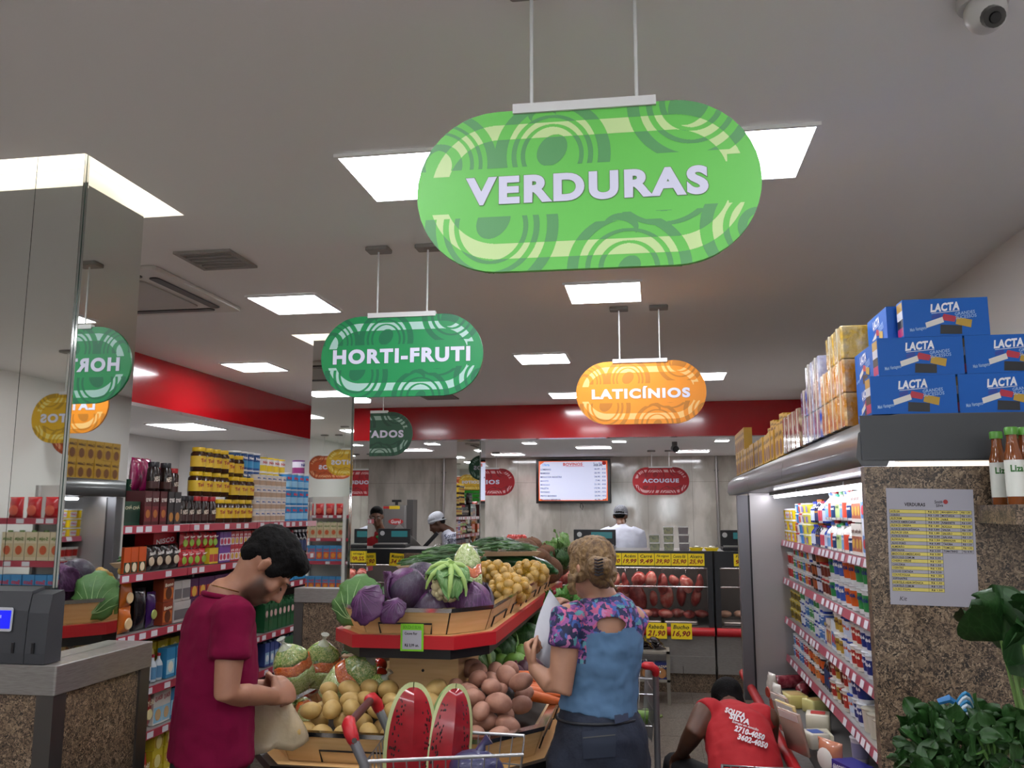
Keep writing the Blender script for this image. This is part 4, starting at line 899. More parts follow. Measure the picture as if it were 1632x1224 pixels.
# ================================================================ produce island
isl = thing('produce_island', 'two tier wooden produce island with red edged upper tray', 'display stand', (0, 0, 0))
def octa(x0, x1, y0, y1, c): return [(x0+c, y0), (x1-c, y0), (x1, y0+c*1.3), (x1, y1-c), (x1-c, y1), (x0+c, y1), (x0, y1-c), (x0, y0+c*1.3)]
def ring(b, o0, z0, o1, z1, th):
    """slanted wall following an outline"""
    n = len(o0)
    def inn(o):
        cx = sum(p[0] for p in o)/n; cy = sum(p[1] for p in o)/n
        return [(x-math.copysign(min(th, abs(x-cx)), x-cx), y-math.copysign(min(th, abs(y-cy)), y-cy)) for x, y in o]
    i0, i1 = inn(o0), inn(o1)
    vs = [(x, y, z0) for x, y in o0]+[(x, y, z1) for x, y in o1]+[(x, y, z0) for x, y in i0]+[(x, y, z1) for x, y in i1]
    fs = []
    for i in range(n):
        j = (i+1) % n; fs += [(i, j, n+j, n+i), (2*n+j, 2*n+i, 3*n+i, 3*n+j), (n+i, n+j, 3*n+j, 3*n+i), (j, i, 2*n+i, 2*n+j)]
    return b.add(vs, fs)
def tier(x0, x1, y0, y1, c, zl, zt, flare, name):
    """wooden side panels one by one, dark joints between them, chrome lip on top"""
    o0 = octa(x0, x1, y0, y1, c); o1 = octa(x0-flare, x1+flare, y0-flare, y1+flare, c+flare*.3); n = len(o0)
    def seg(p, q, s): return (p[0]+(q[0]-p[0])*s, p[1]+(q[1]-p[1])*s)
    def inn(p, k=.018):
        cx, cy = (x0+x1)/2, (y0+y1)/2; return (p[0]-math.copysign(k, p[0]-cx), p[1]-math.copysign(k, p[1]-cy))
    for i in range(n):
        j = (i+1) % n; L_ = math.hypot(o0[j][0]-o0[i][0], o0[j][1]-o0[i][1]); m = max(1, int(round(L_/.5)))
        for k in range(m):
            a, d = k/m+.004/L_, (k+1)/m-.004/L_
            p0, q0, p1, q1 = seg(o0[i], o0[j], a), seg(o0[i], o0[j], d), seg(o1[i], o1[j], a), seg(o1[i], o1[j], d)
            vs = [(*p0, zl), (*q0, zl), (*q1, zt), (*p1, zt), (*inn(p0), zl), (*inn(q0), zl), (*inn(q1), zt), (*inn(p1), zt)]
            w_ = MB().add(vs, [(0, 1, 2, 3), (5, 4, 7, 6), (3, 2, 6, 7), (1, 0, 4, 5), (0, 3, 7, 4), (2, 1, 5, 6)]).build('side_panel', WOOD, isl)
            if L_ > .3 and i in (0, 2, 1):    # black wire frame on the panel
                def pt(s, t):
                    a_ = Vector((*seg(p0, q0, s), zl)); b_ = Vector((*seg(p1, q1, s), zt)); r = a_+(b_-a_)*t
                    nx, ny = (p0[1]-q0[1]), (q0[0]-p0[0]); l = math.hypot(nx, ny); return r-Vector((nx/l, ny/l, 0))*.006
                MB().tube([pt(.18, .02), pt(.18, .42), pt(.82, .42), pt(.82, .02)], .0035, 5).build('wire_frame', BLACKP, w_)
    b = MB(); ring(b, [inn(p, .004) for p in o0], zl, [inn(p, .004) for p in o1], zt-.004, .01); b.build('joint_backing', C('15100c', .7), isl)
    b = MB(); ring(b, [(p[0], p[1]) for p in o1], zt-.012, [(x+math.copysign(.004, x-(x0+x1)/2), y+math.copysign(.004, y-(y0+y1)/2)) for x, y in o1], zt+.004, .03); b.build('chrome_lip', CHROME, isl, False)
    return o0, o1
UX0, UX1, UY0, UY1 = -1.29, -.63, 3.25, 6.0
LX0, LX1, LY0, LY1 = -1.52, -.42, 3.02, 6.25
b = MB(); ring(b, octa(UX0, UX1, UY0, UY1, .13), 1.235, octa(UX0, UX1, UY0, UY1, .13), 1.283, .02); b.build('red_edge', REDP, isl)
MB().fr(octa(UX0+.02, UX1-.02, UY0+.02, UY1-.02, .125), 1.24, octa(UX0+.02, UX1-.02, UY0+.02, UY1-.02, .125), 1.282).build('ledge', WOOD, isl)
MB().fr(octa(UX0+.03, UX1-.03, UY0+.03, UY1-.03, .12), 1.195, octa(UX0+.03, UX1-.03, UY0+.03, UY1-.03, .12), 1.2395).build('under_board', BLACKP, isl)
tier(UX0+.05, UX1-.05, UY0+.05, UY1-.05, .12, 1.2835, 1.38, .035, 'upper')
MB().fr(octa(UX0+.09, UX1-.09, UY0+.09, UY1-.09, .1), 1.284, octa(UX0+.2, UX1-.2, UY0+.4, UY1-.3, .03), 1.40).build('tray_riser', C('3a3430', .8), isl)
b = MB(); ring(b, octa(LX0-.02, LX1+.02, LY0-.02, LY1, .18), .835, octa(LX0-.02, LX1+.02, LY0-.02, LY1, .18), .865, .02); b.build('lower_edge', BLACKP, isl)
MB().fr(octa(LX0, LX1, LY0, LY1-.02, .18), .84, octa(LX0, LX1, LY0, LY1-.02, .18), .866).build('lower_ledge', WOOD, isl)
tier(LX0+.04, LX1-.04, LY0+.05, LY1-.06, .16, .867, .972, .04, 'lower')
MB().fr(octa(LX0+.1, LX1-.1, LY0+.1, LY1-.1, .14), .868, octa(LX0+.36, LX1-.3, LY0+.36, LY1-.3, .03), .95).build('lower_riser', C('3a3430', .8), isl)
MB().bx(LX0+.12, LX1-.12, LY0+.15, LY1-.15, .0, .835).build('plinth', C('16140f', .6), isl)
for y0 in (3.46, 4.4, 5.4):
    c_ = MB().bx(-1.075, -.79, y0, y0+.4, .951, 1.194).build('support_column', WOOD, isl)
    for z_ in (1.02, 1.12): MB().tube([(-.935, y0-.001, z_), (-.935, y0+.004, z_)], .006, 8).build('screw_hole', INK, c_)
# price cards on the island
def card(loc, rz, label, rx=0.1):
    t = MB().bx(-.045, .045, -.001, .001, -.055, .045).build('price_card', C('79c020', .5), None, False, loc, (rx, 0, rz)); tag(t, label, 'price card')
    MB().bx(-.037, .037, -.0016, -.001, -.048, .022).build('paper', PAPER, t)
    b = MB(); letter(b, 'SOUZA E SILVA', .07, .012, (0, -.0017, .033), .03); b.build('header', C('4c8a20', .6), t)
    b = MB(); letter(b, 'Couve flor', .05, .01, (-.004, -.0022, .01), .03); letter(b, 'R$ 3,99 un.', .055, .013, (0, -.0022, -.034), .04); b.build('lettering', INK, t)
    return t
p = aY(657, 1012, UY0-.004); card((p.x, UY0-.006, p.z-.004), 0, 'lime green price card on the red edge of the upper tray', 0)
# ---------------------------------------------------------------- produce prototypes
def lumpy(r, seed, amp=.12, n=14, nv=10, el=(1, 1, 1)):
    R = random.Random(seed); ds = [(Vector((R.gauss(0, 1), R.gauss(0, 1), R.gauss(0, 1))).normalized(), R.uniform(-amp, amp)) for _ in range(7)]
    def fn(p): return p*(1+sum(a*max(0, p.dot(d))**2 for d, a in ds))
    return MB().ell((0, 0, 0), (r*el[0], r*el[1], r*el[2]), n, nv, None, fn)
POTY = mat('yellow_potato', 'b99a5c', .55, noise=(25, 'a5854a', .45, .75), bump=(60, .15))
POTP = mat('pink_potato', 'a87a66', .6, noise=(22, '8f6252', .45, .75), bump=(60, .15))
TOM = mat('tomato_skin', 'a8281c', .2, coat=.6, noise=(8, 'c0421f', .5, .8))
CARR = mat('carrot_skin', 'c95f1e', .5, noise=(30, 'b04a14', .5, .7, (1, 1, 8)))
def protos(name, m, r, el, k, amp=.12): return [Proto(name, withmat(lumpy(r, 50+i, amp, 14, 10, el).mesh(name, 'all'), m)) for i in range(k)]
PY = protos('potato', POTY, .036, (1.15, .95, .85), 5); PP = protos('pink_potato', POTP, .038, (1.3, .95, .85), 6)
def stemmed(name, m, r, el, seed, stem='4a6a2a'):
    me = withmat(lumpy(r, seed, .06, 16, 10, el).mesh(name, 'all'), m)
    return Proto(name, me, [('stem', withmat(MB().lathe([(r*.25, r*el[2]*.93), (r*.12, r*el[2]*1.0), (r*.05, r*el[2]*1.12)], 6).mesh('stem', True), C(stem, .6)))])
PT = [stemmed('tomato', TOM, .036, (1, 1, .85), 90+i) for i in range(3)]
def relax(pts, dmin, it=60):
    P_ = [Vector(q[:3]) for q in pts]; z0 = [q.z-.012 for q in P_]
    for _ in range(it):
        for i in range(len(P_)):
            for j in range(i):
                d = P_[i]-P_[j]; l = d.length
                if 1e-6 < l < dmin: m = d*((dmin-l)/l*.35); m.z = abs(m.z)*.6*(1 if d.z > 0 else -1)+.0004; P_[i] += m; P_[j] -= Vector((m.x, m.y, m.z*.5))
        for i in range(len(P_)): P_[i].z = max(P_[i].z, z0[i])
    return [tuple(p)+tuple(q[3:]) for p, q in zip(P_, pts)]
def heap(ps, pts, label, cat, group, words, zo=0., spin=True, dmin=None):
    if dmin: pts = relax(pts, dmin)
    for i, q in enumerate(pts):
        x, y, z = q[:3]; lb = label+((', %s' % q[3]) if len(q) > 3 else ', %s of the pile' % ORD[i] if i < 20 else ', last of the pile')
        rot = (rnd.uniform(-.6, .6), rnd.uniform(-.6, .6), rnd.uniform(0, 6.28)) if spin else (rnd.uniform(-.4, .4), rnd.uniform(-.4, .4), rnd.uniform(0, 6.28))
        rnd.choice(ps).put((x, y, z+zo), rot, lb, cat, group, rnd.uniform(.88, 1.12))
def pilepts(x0, x1, y0, y1, z0, slope, sp, layers, zs, lay=('lower', 'upper')):
    out = []
    for l in range(layers):
        ny = int((y1-y0-l*sp*.5)/sp)
        for j in range(ny):
            n = int((x1-x0-l*sp*.6)/sp)
            for i in range(n):
                x = x0+l*sp*.3+(i+.5+.5*(j % 2)*.8)*sp+rnd.uniform(-.2, .2)*sp; y = y0+l*sp*.45+(j+.5)*sp+rnd.uniform(-.15, .15)*sp
                out.append((x, y, z0+(y-y0)*slope+l*zs+rnd.uniform(-.006, .006), '%s layer, %s row, %s along' % (lay[l], ORD[j], ORD[i])))
    return out
def place_word(pts, i):
    x, y, z = pts[i]; rows = sorted({round(q[1], 2) for q in pts})
    return i
# yellow potatoes at the front of the lower tray
pts = pilepts(-1.33, -.80, 3.09, 3.40, .94, .28, .079, 2, .058)
heap(PY, pts, 'yellow potato in the pile in front of the man', 'potato', 'yellow potatoes in the lower tray', None, dmin=.076)
pts = pilepts(-.80, -.50, 3.12, 3.62, .95, .22, .088, 2, .062)+pilepts(-.74, -.52, 3.3, 3.6, 1.05, .1, .082, 1, .05, ('topmost',))
heap(PP, pts, 'pink skinned potato in the pile beside the woman', 'potato', 'pink potatoes in the lower tray', None, dmin=.083)
pts = [tuple(aY(x, y, Y)) for x, y, Y in [(562, 1072, 3.85), (578, 1085, 3.8), (596, 1072, 3.85), (585, 1064, 3.95), (572, 1095, 3.75), (592, 1098, 3.72), (560, 1088, 3.78), (601, 1086, 3.78), (548, 1080, 3.85), (582, 1105, 3.68), (598, 1062, 3.95)]]
pts = [(x, y, max(z, 1.0)) for x, y, z in pts]
pts += [(x, y, z-.06) for x, y, z in pts[:8]]
heap(PT, pts, 'red tomato in the lower tray', 'tomato', 'tomatoes in the lower tray', None, dmin=.074)
MG = [stemmed('yellow_mango', mat('mango_skin', 'd0a13a', .4, noise=(6, 'b98a2c', .4, .8)), .042, (1.1, .85, .85), 130+i, '6a5a2a') for i in range(2)]
for i, (x, y, Y) in enumerate([(716, 1102, 3.5), (735, 1092, 3.62), (762, 1095, 3.66), (778, 1098, 3.7), (722, 1112, 3.42)]):
    MG[i % 2].put(aY(x, y, Y), (.3*i, .4, i), ('yellow mango lying behind the watermelon tips, %s from the wooden column' % ORD[i]), 'mango', 'yellow mangoes')
cm = MB().tube([(0, 0, 0), (.03, 0, 0), (.09, .004, 0), (.17, 0, 0), (.2, .001, 0)], [.016, .022, .019, .010, .003], 10, round=True).mesh('carrot', 'all')
CRP = Proto('carrot', withmat(cm, CARR), [('stem_end', withmat(MB().tube([(-.02, 0, 0), (-.035, 0, 0)], [.007, .004], 6).mesh('stem_end'), C('5a7030', .7)))])
for i, (x, y, Y) in enumerate([(842, 1085, 3.75), (850, 1092, 3.72), (862, 1088, 3.8), (868, 1100, 3.68), (855, 1100, 3.66), (870, 1108, 3.6), (846, 1078, 3.85), (862, 1080, 3.86)]):
    q = aY(x, y, Y); CRP.put((q.x-.08, q.y, q.z), (0, .1*(i % 3), .2+.12*(i % 4)-.2), 'orange carrot beside the pink potatoes, %s in the bunch' % ORD[i], 'carrot', 'carrots in the lower tray')
CHY = [stemmed('chayote', mat('chayote_skin', '6f9a3c', .5, noise=(12, '557f2c', .4, .7), bump=(20, .5)), .055, (1, .85, .8), 140+i) for i in range(2)]
for i, (x, y, Y) in enumerate([(822, 1055, 4.0), (800, 1058, 4.05), (785, 1050, 4.15), (830, 1045, 4.2), (808, 1042, 4.25), (850, 1050, 4.15)]):
    CHY[i % 2].put(aY(x, y, Y), (.2, .5*i, i*1.3), 'pale green chayote under the upper tray, %s from the aisle' % ORD[5-i], 'chayote', 'chayotes in the lower tray')
EGG = mat('beet_skin', '3c1a28', .5, noise=(10, '52303a', .4, .7))
for i, (x, y, Y) in enumerate([(838, 1068, 3.95), (822, 1075, 3.9), (852, 1062, 4.05)]):
    o = lumpy(.045, 150+i, .08).build('beetroot', EGG, None, 'all', aY(x, y, Y), i); tag(o, 'dark beetroot next to the chayotes, %s of three' % ORD[i], 'beetroot', 'beetroots')
    MB().lathe([(.012, .035), (.006, .06)], 6).build('stem', C('6a2a3a', .6), o)
# ---------------------------------------------------------------- leafy vegetables
def leaf_mesh(r, span, ruffle, seed, stalk=0., n=14, th=.0025, cup=1., tip=1.25):
    """curved leaf wrapped on a ball of radius r: base at -Z, tip upwards, outside to -Y"""
    R = random.Random(seed); b = MB(); vs = []; fs = []; ph = R.uniform(0, 6)
    for j in range(n+1):
        v = j/n; t = -1.15+v*span*tip
        wdt = span*.62*math.sin(pi*min(.12+v*.88, 1.0)**.8)**.7 if v < 1 else span*.2
        for i in range(n+1):
            u = i/n*2-1; a = u*wdt; e = abs(u)**3*ruffle+max(0, v-.75)*ruffle*1.5
            rr = r*(1.0+e*math.sin(7*u+9*v+ph)*.35+.12*abs(u)**2*ruffle*2-.02*math.exp(-(u*8)**2)-.012*math.cos(abs(u)*22-v*14))
            rr *= cup+(1-cup)*(1-v)
            vs.append((rr*math.cos(t)*math.sin(a), -rr*math.cos(t)*math.cos(a), rr*math.sin(t)))
    for j in range(n):
        for i in range(n): k = j*(n+1)+i; fs.append((k, k+1, k+n+2, k+n+1))
    b.add(vs, fs)
    return b
def veined(name, c1, c2, vein, sc=42):
    if name in MATS: return MATS[name]
    m = mat(name, c1, .45, noise=(5, c2, .35, .7), bump=(30, .25)); nt = m.node_tree; N = nt.nodes; L_ = nt.links; bs = N['Principled BSDF']
    src = bs.inputs['Base Color'].links[0].from_socket
    tc = [q for q in N if q.type == 'TEX_COORD'][0]
    wv = N.new('ShaderNodeTexVoronoi'); wv.feature = 'DISTANCE_TO_EDGE'; wv.inputs['Scale'].default_value = sc; mp = N.new('ShaderNodeMapping'); mp.inputs['Scale'].default_value = (1.5, 1.5, .3); L_.new(tc.outputs['Object'], mp.inputs[0]); L_.new(mp.outputs[0], wv.inputs['Vector'])
    rp = N.new('ShaderNodeValToRGB'); rp.color_ramp.elements[0].position = .0; rp.color_ramp.elements[1].position = .09; rp.color_ramp.elements[0].color = (.4,)*3+(1,); rp.color_ramp.elements[1].color = (0, 0, 0, 1); L_.new(wv.outputs[0], rp.inputs[0])
    mx = N.new('ShaderNodeMixRGB'); L_.new(rp.outputs[0], mx.inputs[0]); L_.new(src, mx.inputs[1]); mx.inputs[2].default_value = lin(vein); L_.new(mx.outputs[0], bs.inputs['Base Color'])
    return m
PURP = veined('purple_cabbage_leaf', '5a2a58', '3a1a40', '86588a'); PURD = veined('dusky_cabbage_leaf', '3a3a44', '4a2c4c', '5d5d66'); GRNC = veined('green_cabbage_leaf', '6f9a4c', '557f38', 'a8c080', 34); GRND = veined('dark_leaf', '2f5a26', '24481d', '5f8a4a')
def cabbage(loc, r, m, m2, label, leaves, seed, rot=(0, 0, 0)):
    o = lumpy(r, seed, .05, 24, 16).build('cabbage', m, None, 'all', loc, rot); tag(o, label, 'cabbage')
    for i, (az, tilt, ruf, sp, k, mm) in enumerate(leaves):
        me = leaf_mesh(r*k, sp, ruf, seed+i).mesh('leaf', 'all'); q = obj('leaf', me, mm, o, (0, 0, 0), (tilt, 0, az))
        q.modifiers.new('s', 'SOLIDIFY').thickness = .002
    return o
cabbage(aY(750, 962, 3.50), .092, PURP, PURP, 'round purple cabbage at the front corner of the upper tray', [(.2, 0, .15, 1.9, 1.02, PURP), (2.2, .2, .2, 1.8, 1.03, PURD), (4.2, 0, .2, 1.8, 1.03, PURD)], 5)
cabbage(aY(692, 972, 3.46), .082, PURP, PURD, 'low purple cabbage sunk between its neighbours in the tray', [(.0, 0, .2, 1.8, 1.03, PURD), (2.4, .1, .2, 1.8, 1.03, PURP)], 6)
cabbage(aY(648, 938, 3.46), .085, PURP, PURD, 'tilted purple cabbage with a dusky outer leaf and hanging leaves', [(.7, -.2, .15, 2.0, 1.04, PURD), (-1.0, .3, .5, 1.5, 1.07, PURP), (-.3, 1.0, .5, 1.4, 1.06, PURP), (2.6, .2, .3, 1.8, 1.04, PURD)], 7, (.2, .5, 0))
cabbage(aY(672, 925, 3.62), .08, PURD, PURD, 'dark purple cabbage behind the tilted one', [(0, .2, .3, 1.8, 1.05, PURD), (1.4, .4, .4, 1.8, 1.07, PURP)], 8)
gc = cabbage(aY(590, 962, 3.55), .07, GRNC, GRNC, 'green cabbage with a wide open outer leaf at the left tray corner', [(1.6, .2, .4, 1.8, 1.2, GRND), (-1.9, .2, .4, 1.8, 1.2, GRNC)], 9)
def fan(parent, loc, rot, R0, seed, m, vein):
    """wide open outer leaf with raised veins, facing -Y"""
    def surf(a, k):
        rr = R0*k*(1+.10*math.sin(2*a+1)+.05*math.sin(7*a+seed)*k*k+.03*math.sin(17*a)*k**4); return Vector((rr*math.sin(a)*1.15, -.05+.35*R0*k*k+.05*R0*math.sin(5*a+seed)*k**3, rr*math.cos(a)*1.0))
    vs = [surf(0, 0)]; fs = []; na, nk = 48, 9
    for k in range(1, nk+1):
        for i in range(na): vs.append(surf(2*pi*i/na, k/nk))
    for i in range(na): fs.append((0, 1+(i+1) % na, 1+i))
    for k in range(nk-1):
        for i in range(na): a = 1+k*na; fs.append((a+i, a+(i+1) % na, a+na+(i+1) % na, a+na+i))
    lf = MB().add(vs, fs).build('outer_leaf', m, parent, 'all', loc, rot); lf.modifiers.new('s', 'SOLIDIFY').thickness = .002
    def chart(x, z):     # leaf point from flat position, origin at the stalk (bottom)
        X_, Z_ = x, z-R0*.75; k = min(1., math.hypot(X_/1.15, Z_)/R0); return surf(math.atan2(X_/1.15, Z_), k)+Vector((0, -.002, 0))
    for q in range(-4, 5):
        a = q*.33; L_ = R0*(1.6-.12*abs(q)); MB().tube([chart(L_*s*math.sin(a+.12*q*s*s*.3), L_*s*math.cos(a)) for s in (0, .2, .4, .6, .8, .95)], [.0035 if q == 0 else .0022, .0028 if q == 0 else .0019, .0022 if q == 0 else .0016, .0014, .001, .0006], 6).build('vein', vein, lf, True)
fan(gc, (-.02, -.09, .02), (-.25, .1, -.15), .098, 2, mat('savoy_leaf', '557f42', .5, noise=(9, '416a34', .35, .7), bump=(26, .5)), C('9db982', .5))
# hanging purple leaves over the tray edge
for (x, y, Y, rot, R0, lab) in [(588, 968, 3.235, (.55, 2.5, .15), .07, 'larger'), (628, 980, 3.225, (.5, 3.4, -.3), .05, 'smaller')]:
    q = thing('cabbage_leaf', 'loose purple cabbage leaf drooping over the tray edge, %s one' % lab, 'leaf', aY(x, y, Y)); fan(q, (0, .02, 0), rot, R0, int(x), mat('purple_fan', '4f2450', .45, noise=(12, '3a1a40', .35, .7), bump=(30, .5)), C('6a3f6e', .5))
# cauliflower
def cauliflower(loc, r, label, rot=(0, 0, 0), seed=3):
    R = random.Random(seed); b = MB()
    for _ in range(70):
        d = Vector((R.gauss(0, 1), R.gauss(0, 1), R.gauss(0, 1))).normalized(); b.ell(d*r*.72, r*R.uniform(.16, .27), 8, 5)
    b.ell((0, 0, 0), r*.75, 12, 8)
    t = b.build('cauliflower', mat('curd', 'cfc39a', .7, noise=(30, 'b8a878', .4, .7)), None, True, loc, rot); tag(t, label, 'cauliflower')
    for k in range(6):
        az = k*1.05+R.uniform(-.25, .25)
        o = obj('leaf', leaf_mesh(r*1.12, 1.0+.35*(k % 2), .35, seed+k).mesh('leaf', 'all'), veined('cauliflower_leaf', '44703a', '5f8a4a', 'a8c08a'), t, (0, 0, 0), (pi+.5+R.uniform(-.15, .2), 0, az)); o.modifiers.new('s', 'SOLIDIFY').thickness = .002
        pth = [Matrix.Rotation(az, 3, 'Z') @ Vector((0, -r*1.22*math.sin(a), r*1.22*math.cos(a))) for a in (.1, .5, .9, 1.3, 1.6)]
        MB().tube(pth, [.012, .012, .010, .007, .004], 8).build('stalk', C('9dbb6a', .4), t, True)
    return t
cauliflower(aY(714, 932, 3.42), .078, 'cauliflower in its leaves resting upside down on the purple cabbages', (.5, .1, .3))
cauliflower(aY(752, 1055, 3.95), .085, 'shaded cauliflower beneath the upper tray', (.3, 0, 1.0), 8)
for i, (x, y, Y, r) in enumerate([(770, 1056, 4.1, .075), (840, 1018, 4.7, .085), (800, 1033, 4.2, .075), (865, 998, 5.1, .085)]):
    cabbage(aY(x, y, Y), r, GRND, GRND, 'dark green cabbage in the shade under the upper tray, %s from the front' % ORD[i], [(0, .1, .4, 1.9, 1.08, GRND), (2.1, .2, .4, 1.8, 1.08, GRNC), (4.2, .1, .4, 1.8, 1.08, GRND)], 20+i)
# bags of chopped vegetables
CHG = mat('chopped_cabbage', 'a3b56a', .25, vor=(240, ['b8c684', '8fa858', 'c9d19a', '7f9a4a', 'a9ba6e', 'd2d6a8'], .03), coat=1., bump=(45, .6)); CHO = mat('chopped_carrot', 'd05f1e', .25, vor=(240, ['d8641f', 'c4521a', 'e07830', 'b84812'], .03), coat=1., bump=(45, .6)); CHD = mat('chopped_greens', '6f9440', .25, vor=(240, ['6f9440', '55802f', 'b0bc70', 'c9c880', '8aa04c'], .03), coat=1., bump=(45, .6))
def vegbag(loc, rot, r, h, bands, label, seed, tie=True):
    """clear bag layered from the bottom; bands = [(fraction, material)]"""
    R = random.Random(seed); n = 18; ph = [R.uniform(0, 6) for _ in range(4)]; off = [.11*math.sin(2*2*pi*i/n+ph[0])+.06*math.sin(3*2*pi*i/n+ph[1])+R.uniform(-.03, .03) for i in range(n)]
    def rad(f, i): return r*(math.sin(pi*min(max(f*.83+.14, 0), 1))**.5)*(1+off[i]*(1+.6*math.sin(6*f+ph[2])))*(1-.18*f+.05*math.sin(9*f+ph[3]+i*.7))
    t = thing('vegetable_bag', label, 'bag', loc, rot); f0 = 0.
    for fr_, mm, nm in bands:
        b = MB(); vs = []; fs = []; m = 5
        for j in range(m+1):
            f = f0+fr_*j/m
            for i in range(n): a = 2*pi*i/n; vs.append((rad(f, i)*math.cos(a)*1.2, rad(f, i)*math.sin(a)*.85, f*h+(.011*math.sin(2*a+ph[0])+.006*math.sin(5*a+ph[1]))*(4*f*(1-f))))
        for j in range(m):
            for i in range(n): fs.append((j*n+i, j*n+(i+1) % n, (j+1)*n+(i+1) % n, (j+1)*n+i))
        fs.append(tuple(range(n))[::-1]); fs.append(tuple(range(m*n, m*n+n)))
        b.add(vs, fs).build(nm, mm, t, 'all'); f0 += fr_
    if tie: MB().lathe([(r*.4, h*.97), (r*.12, h*1.06), (r*.1, h*1.1), (r*.22, h*1.17), (r*.25, h*1.19)], 10).build('tied_top', mat('film_white', 'd8dcd2', .1, alpha=.45, coat=1.), t, True)
    b = MB(); vs = []; fs = []
    for j in range(13):
        f = j/12
        for i in range(n): a = 2*pi*i/n; q = rad(f, i)*1.03+.001; vs.append((q*math.cos(a)*1.15, q*math.sin(a)*.9, f*h))
    for j in range(12):
        for i in range(n): fs.append((j*n+i, j*n+(i+1) % n, (j+1)*n+(i+1) % n, (j+1)*n+i))
    b.add(vs, fs).build('clear_wrap', mat('bag_film', 'c8d0c0', .08, alpha=.10, spec=1., bump=(28, 1.)), t, 'all')
    return t
B3 = [(.45, CHG, 'chopped_cabbage'), (.2, CHO, 'grated_carrot'), (.35, CHD, 'chopped_greens')]
q = aY(752, 940, 3.56); vegbag(q, (-.1, -.13, .4), .048, .19, [(.3, CHD, 'chopped_greens'), (.22, CHO, 'grated_carrot'), (.48, CHG, 'chopped_cabbage')], 'upright clear bag of chopped vegetables with an orange carrot layer', 1, False)
q = aY(480, 1130, 3.55); vegbag((q.x, q.y, 1.02), (.35, -.35, .2), .078, .2, B3, 'bag of chopped vegetables behind the potatoes, nearest the man', 2)
q = aY(506, 1128, 3.62); vegbag((q.x, q.y, 1.02), (.4, .05, .5), .072, .2, B3, 'second upright bag of chopped vegetables beside the first', 12)
q = aY(538, 1120, 3.42); vegbag((q.x-.03, q.y, q.z), (.2, .75, .3), .075, .24, B3, 'bag of chopped vegetables lying across the others with a twisted top', 3)
q = aY(582, 1135, 3.38); vegbag((q.x-.04, q.y+.05, q.z-.01), (.3, .6, .5), .06, .17, B3, 'small bag of chopped vegetables beside the cart handle', 4)
q = aY(505, 1135, 3.48); vegbag((q.x, q.y, q.z-.05), (.1, 1.1, 2.6), .055, .16, B3, 'flattened bag of chopped cabbage lying on the potatoes', 5)
# netted potato bags
PNS = [withmat(lumpy(.022, 300+i, .08, 12, 8, (1.1, 1, 1)).mesh('potato', 'all'), mat('net_potato', 'b8985a', .5, noise=(30, 'a5803f', .4, .7))) for i in range(3)]
def netbag(loc, rx, ry, rz_, label, seed, n=40):
    R = random.Random(seed); t = thing('potato_net', label, 'net bag', loc, R.uniform(-.4, .4)); b = MB(); pm = PY
    for k in range(n):
        zz = 1-2*(k+.5)/n; az = k*2.399+R.uniform(-.2, .2); h_ = math.sqrt(max(0, 1-zz*zz)); c_ = (h_*math.cos(az)*rx*.86, h_*math.sin(az)*ry*.86, zz*rz_*.8)
        o = obj('potato', R.choice(PNS), None, t, c_, (R.uniform(0, 6), R.uniform(0, 6), 0)); s_ = R.uniform(.85, 1.2); o.scale = (s_,)*3; b.ell(c_, .0235*s_, 8, 6)
    b.ell((0, 0, 0), (rx*.8, ry*.8, rz_*.8), 12, 8)
    me = remesh(b, .009, 2); ob = bpy.data.objects.new('t', me); w_ = ob.modifiers.new('w', 'WIREFRAME'); w_.thickness = .0011
    obj('net', evaluated(ob), C('d8a51c', .4), t)
    return t
netbag(aY(812, 938, 4.15), .105, .09, .07, 'yellow net of small potatoes at the tray edge, largest and nearest', 1)
netbag(aY(788, 913, 4.35), .085, .08, .06, 'yellow net of small potatoes behind the upright vegetable bag', 2, 30)
netbag(aY(844, 915, 4.85), .11, .10, .072, 'yellow net of small potatoes next to the cucumbers', 3)
CUC = mat('cucumber_skin', '1f4a26', .3, coat=.3, noise=(10, '2c6032', .4, .7, (1, 6, 6)))
for i, (x, y, Y, rz) in enumerate([(812, 895, 5.0, -.35), (835, 893, 5.1, -.45), (848, 897, 5.1, -.5), (825, 905, 5.0, -.4), (858, 904, 5.15, -.6), (840, 908, 5.0, -.55), (800, 896, 5.1, -.2)]):
    o = MB().tube([(-.14, 0, 0), (-.10, 0, .002), (0, .006, .004), (.09, 0, .002), (.14, 0, 0)], [.018, .030, .034, .032, .016], 12, round=True).build('cucumber', CUC, None, 'all', aY(x, y, Y), (0, .15, rz)); tag(o, 'dark green cucumber in the heap behind the potato nets, %s of seven' % ORD[i], 'cucumber', 'cucumbers')
    MB().tube([(.125, 0, 0), (.145, 0, .004)], [.007, .005], 6).build('stem', C('6a8a4a', .6), o)
CNUT = mat('yam_skin', '6e4a30', .85, noise=(14, '553622', .35, .7), bump=(50, .8))
for i, (x, y, Y, r) in enumerate([(832, 880, 5.5, .09), (848, 874, 5.75, .075), (858, 893, 5.45, .08), (872, 908, 5.5, .09), (815, 883, 5.6, .065), (890, 903, 5.85, .07), (868, 884, 5.75, .075)]):
    o = lumpy(r, 200+i, .12, 18, 12, (1.1, 1, .95)).build('yam', CNUT, None, 'all', aY(x, y, Y), i*1.1); tag(o, 'rough brown yam at the back of the upper tray, %s of seven' % ORD[i], 'yam', 'brown yams')
    MB().lathe([(.012, r*.9), (.004, r*1.05)], 6).build('root_tip', CNUT, o)
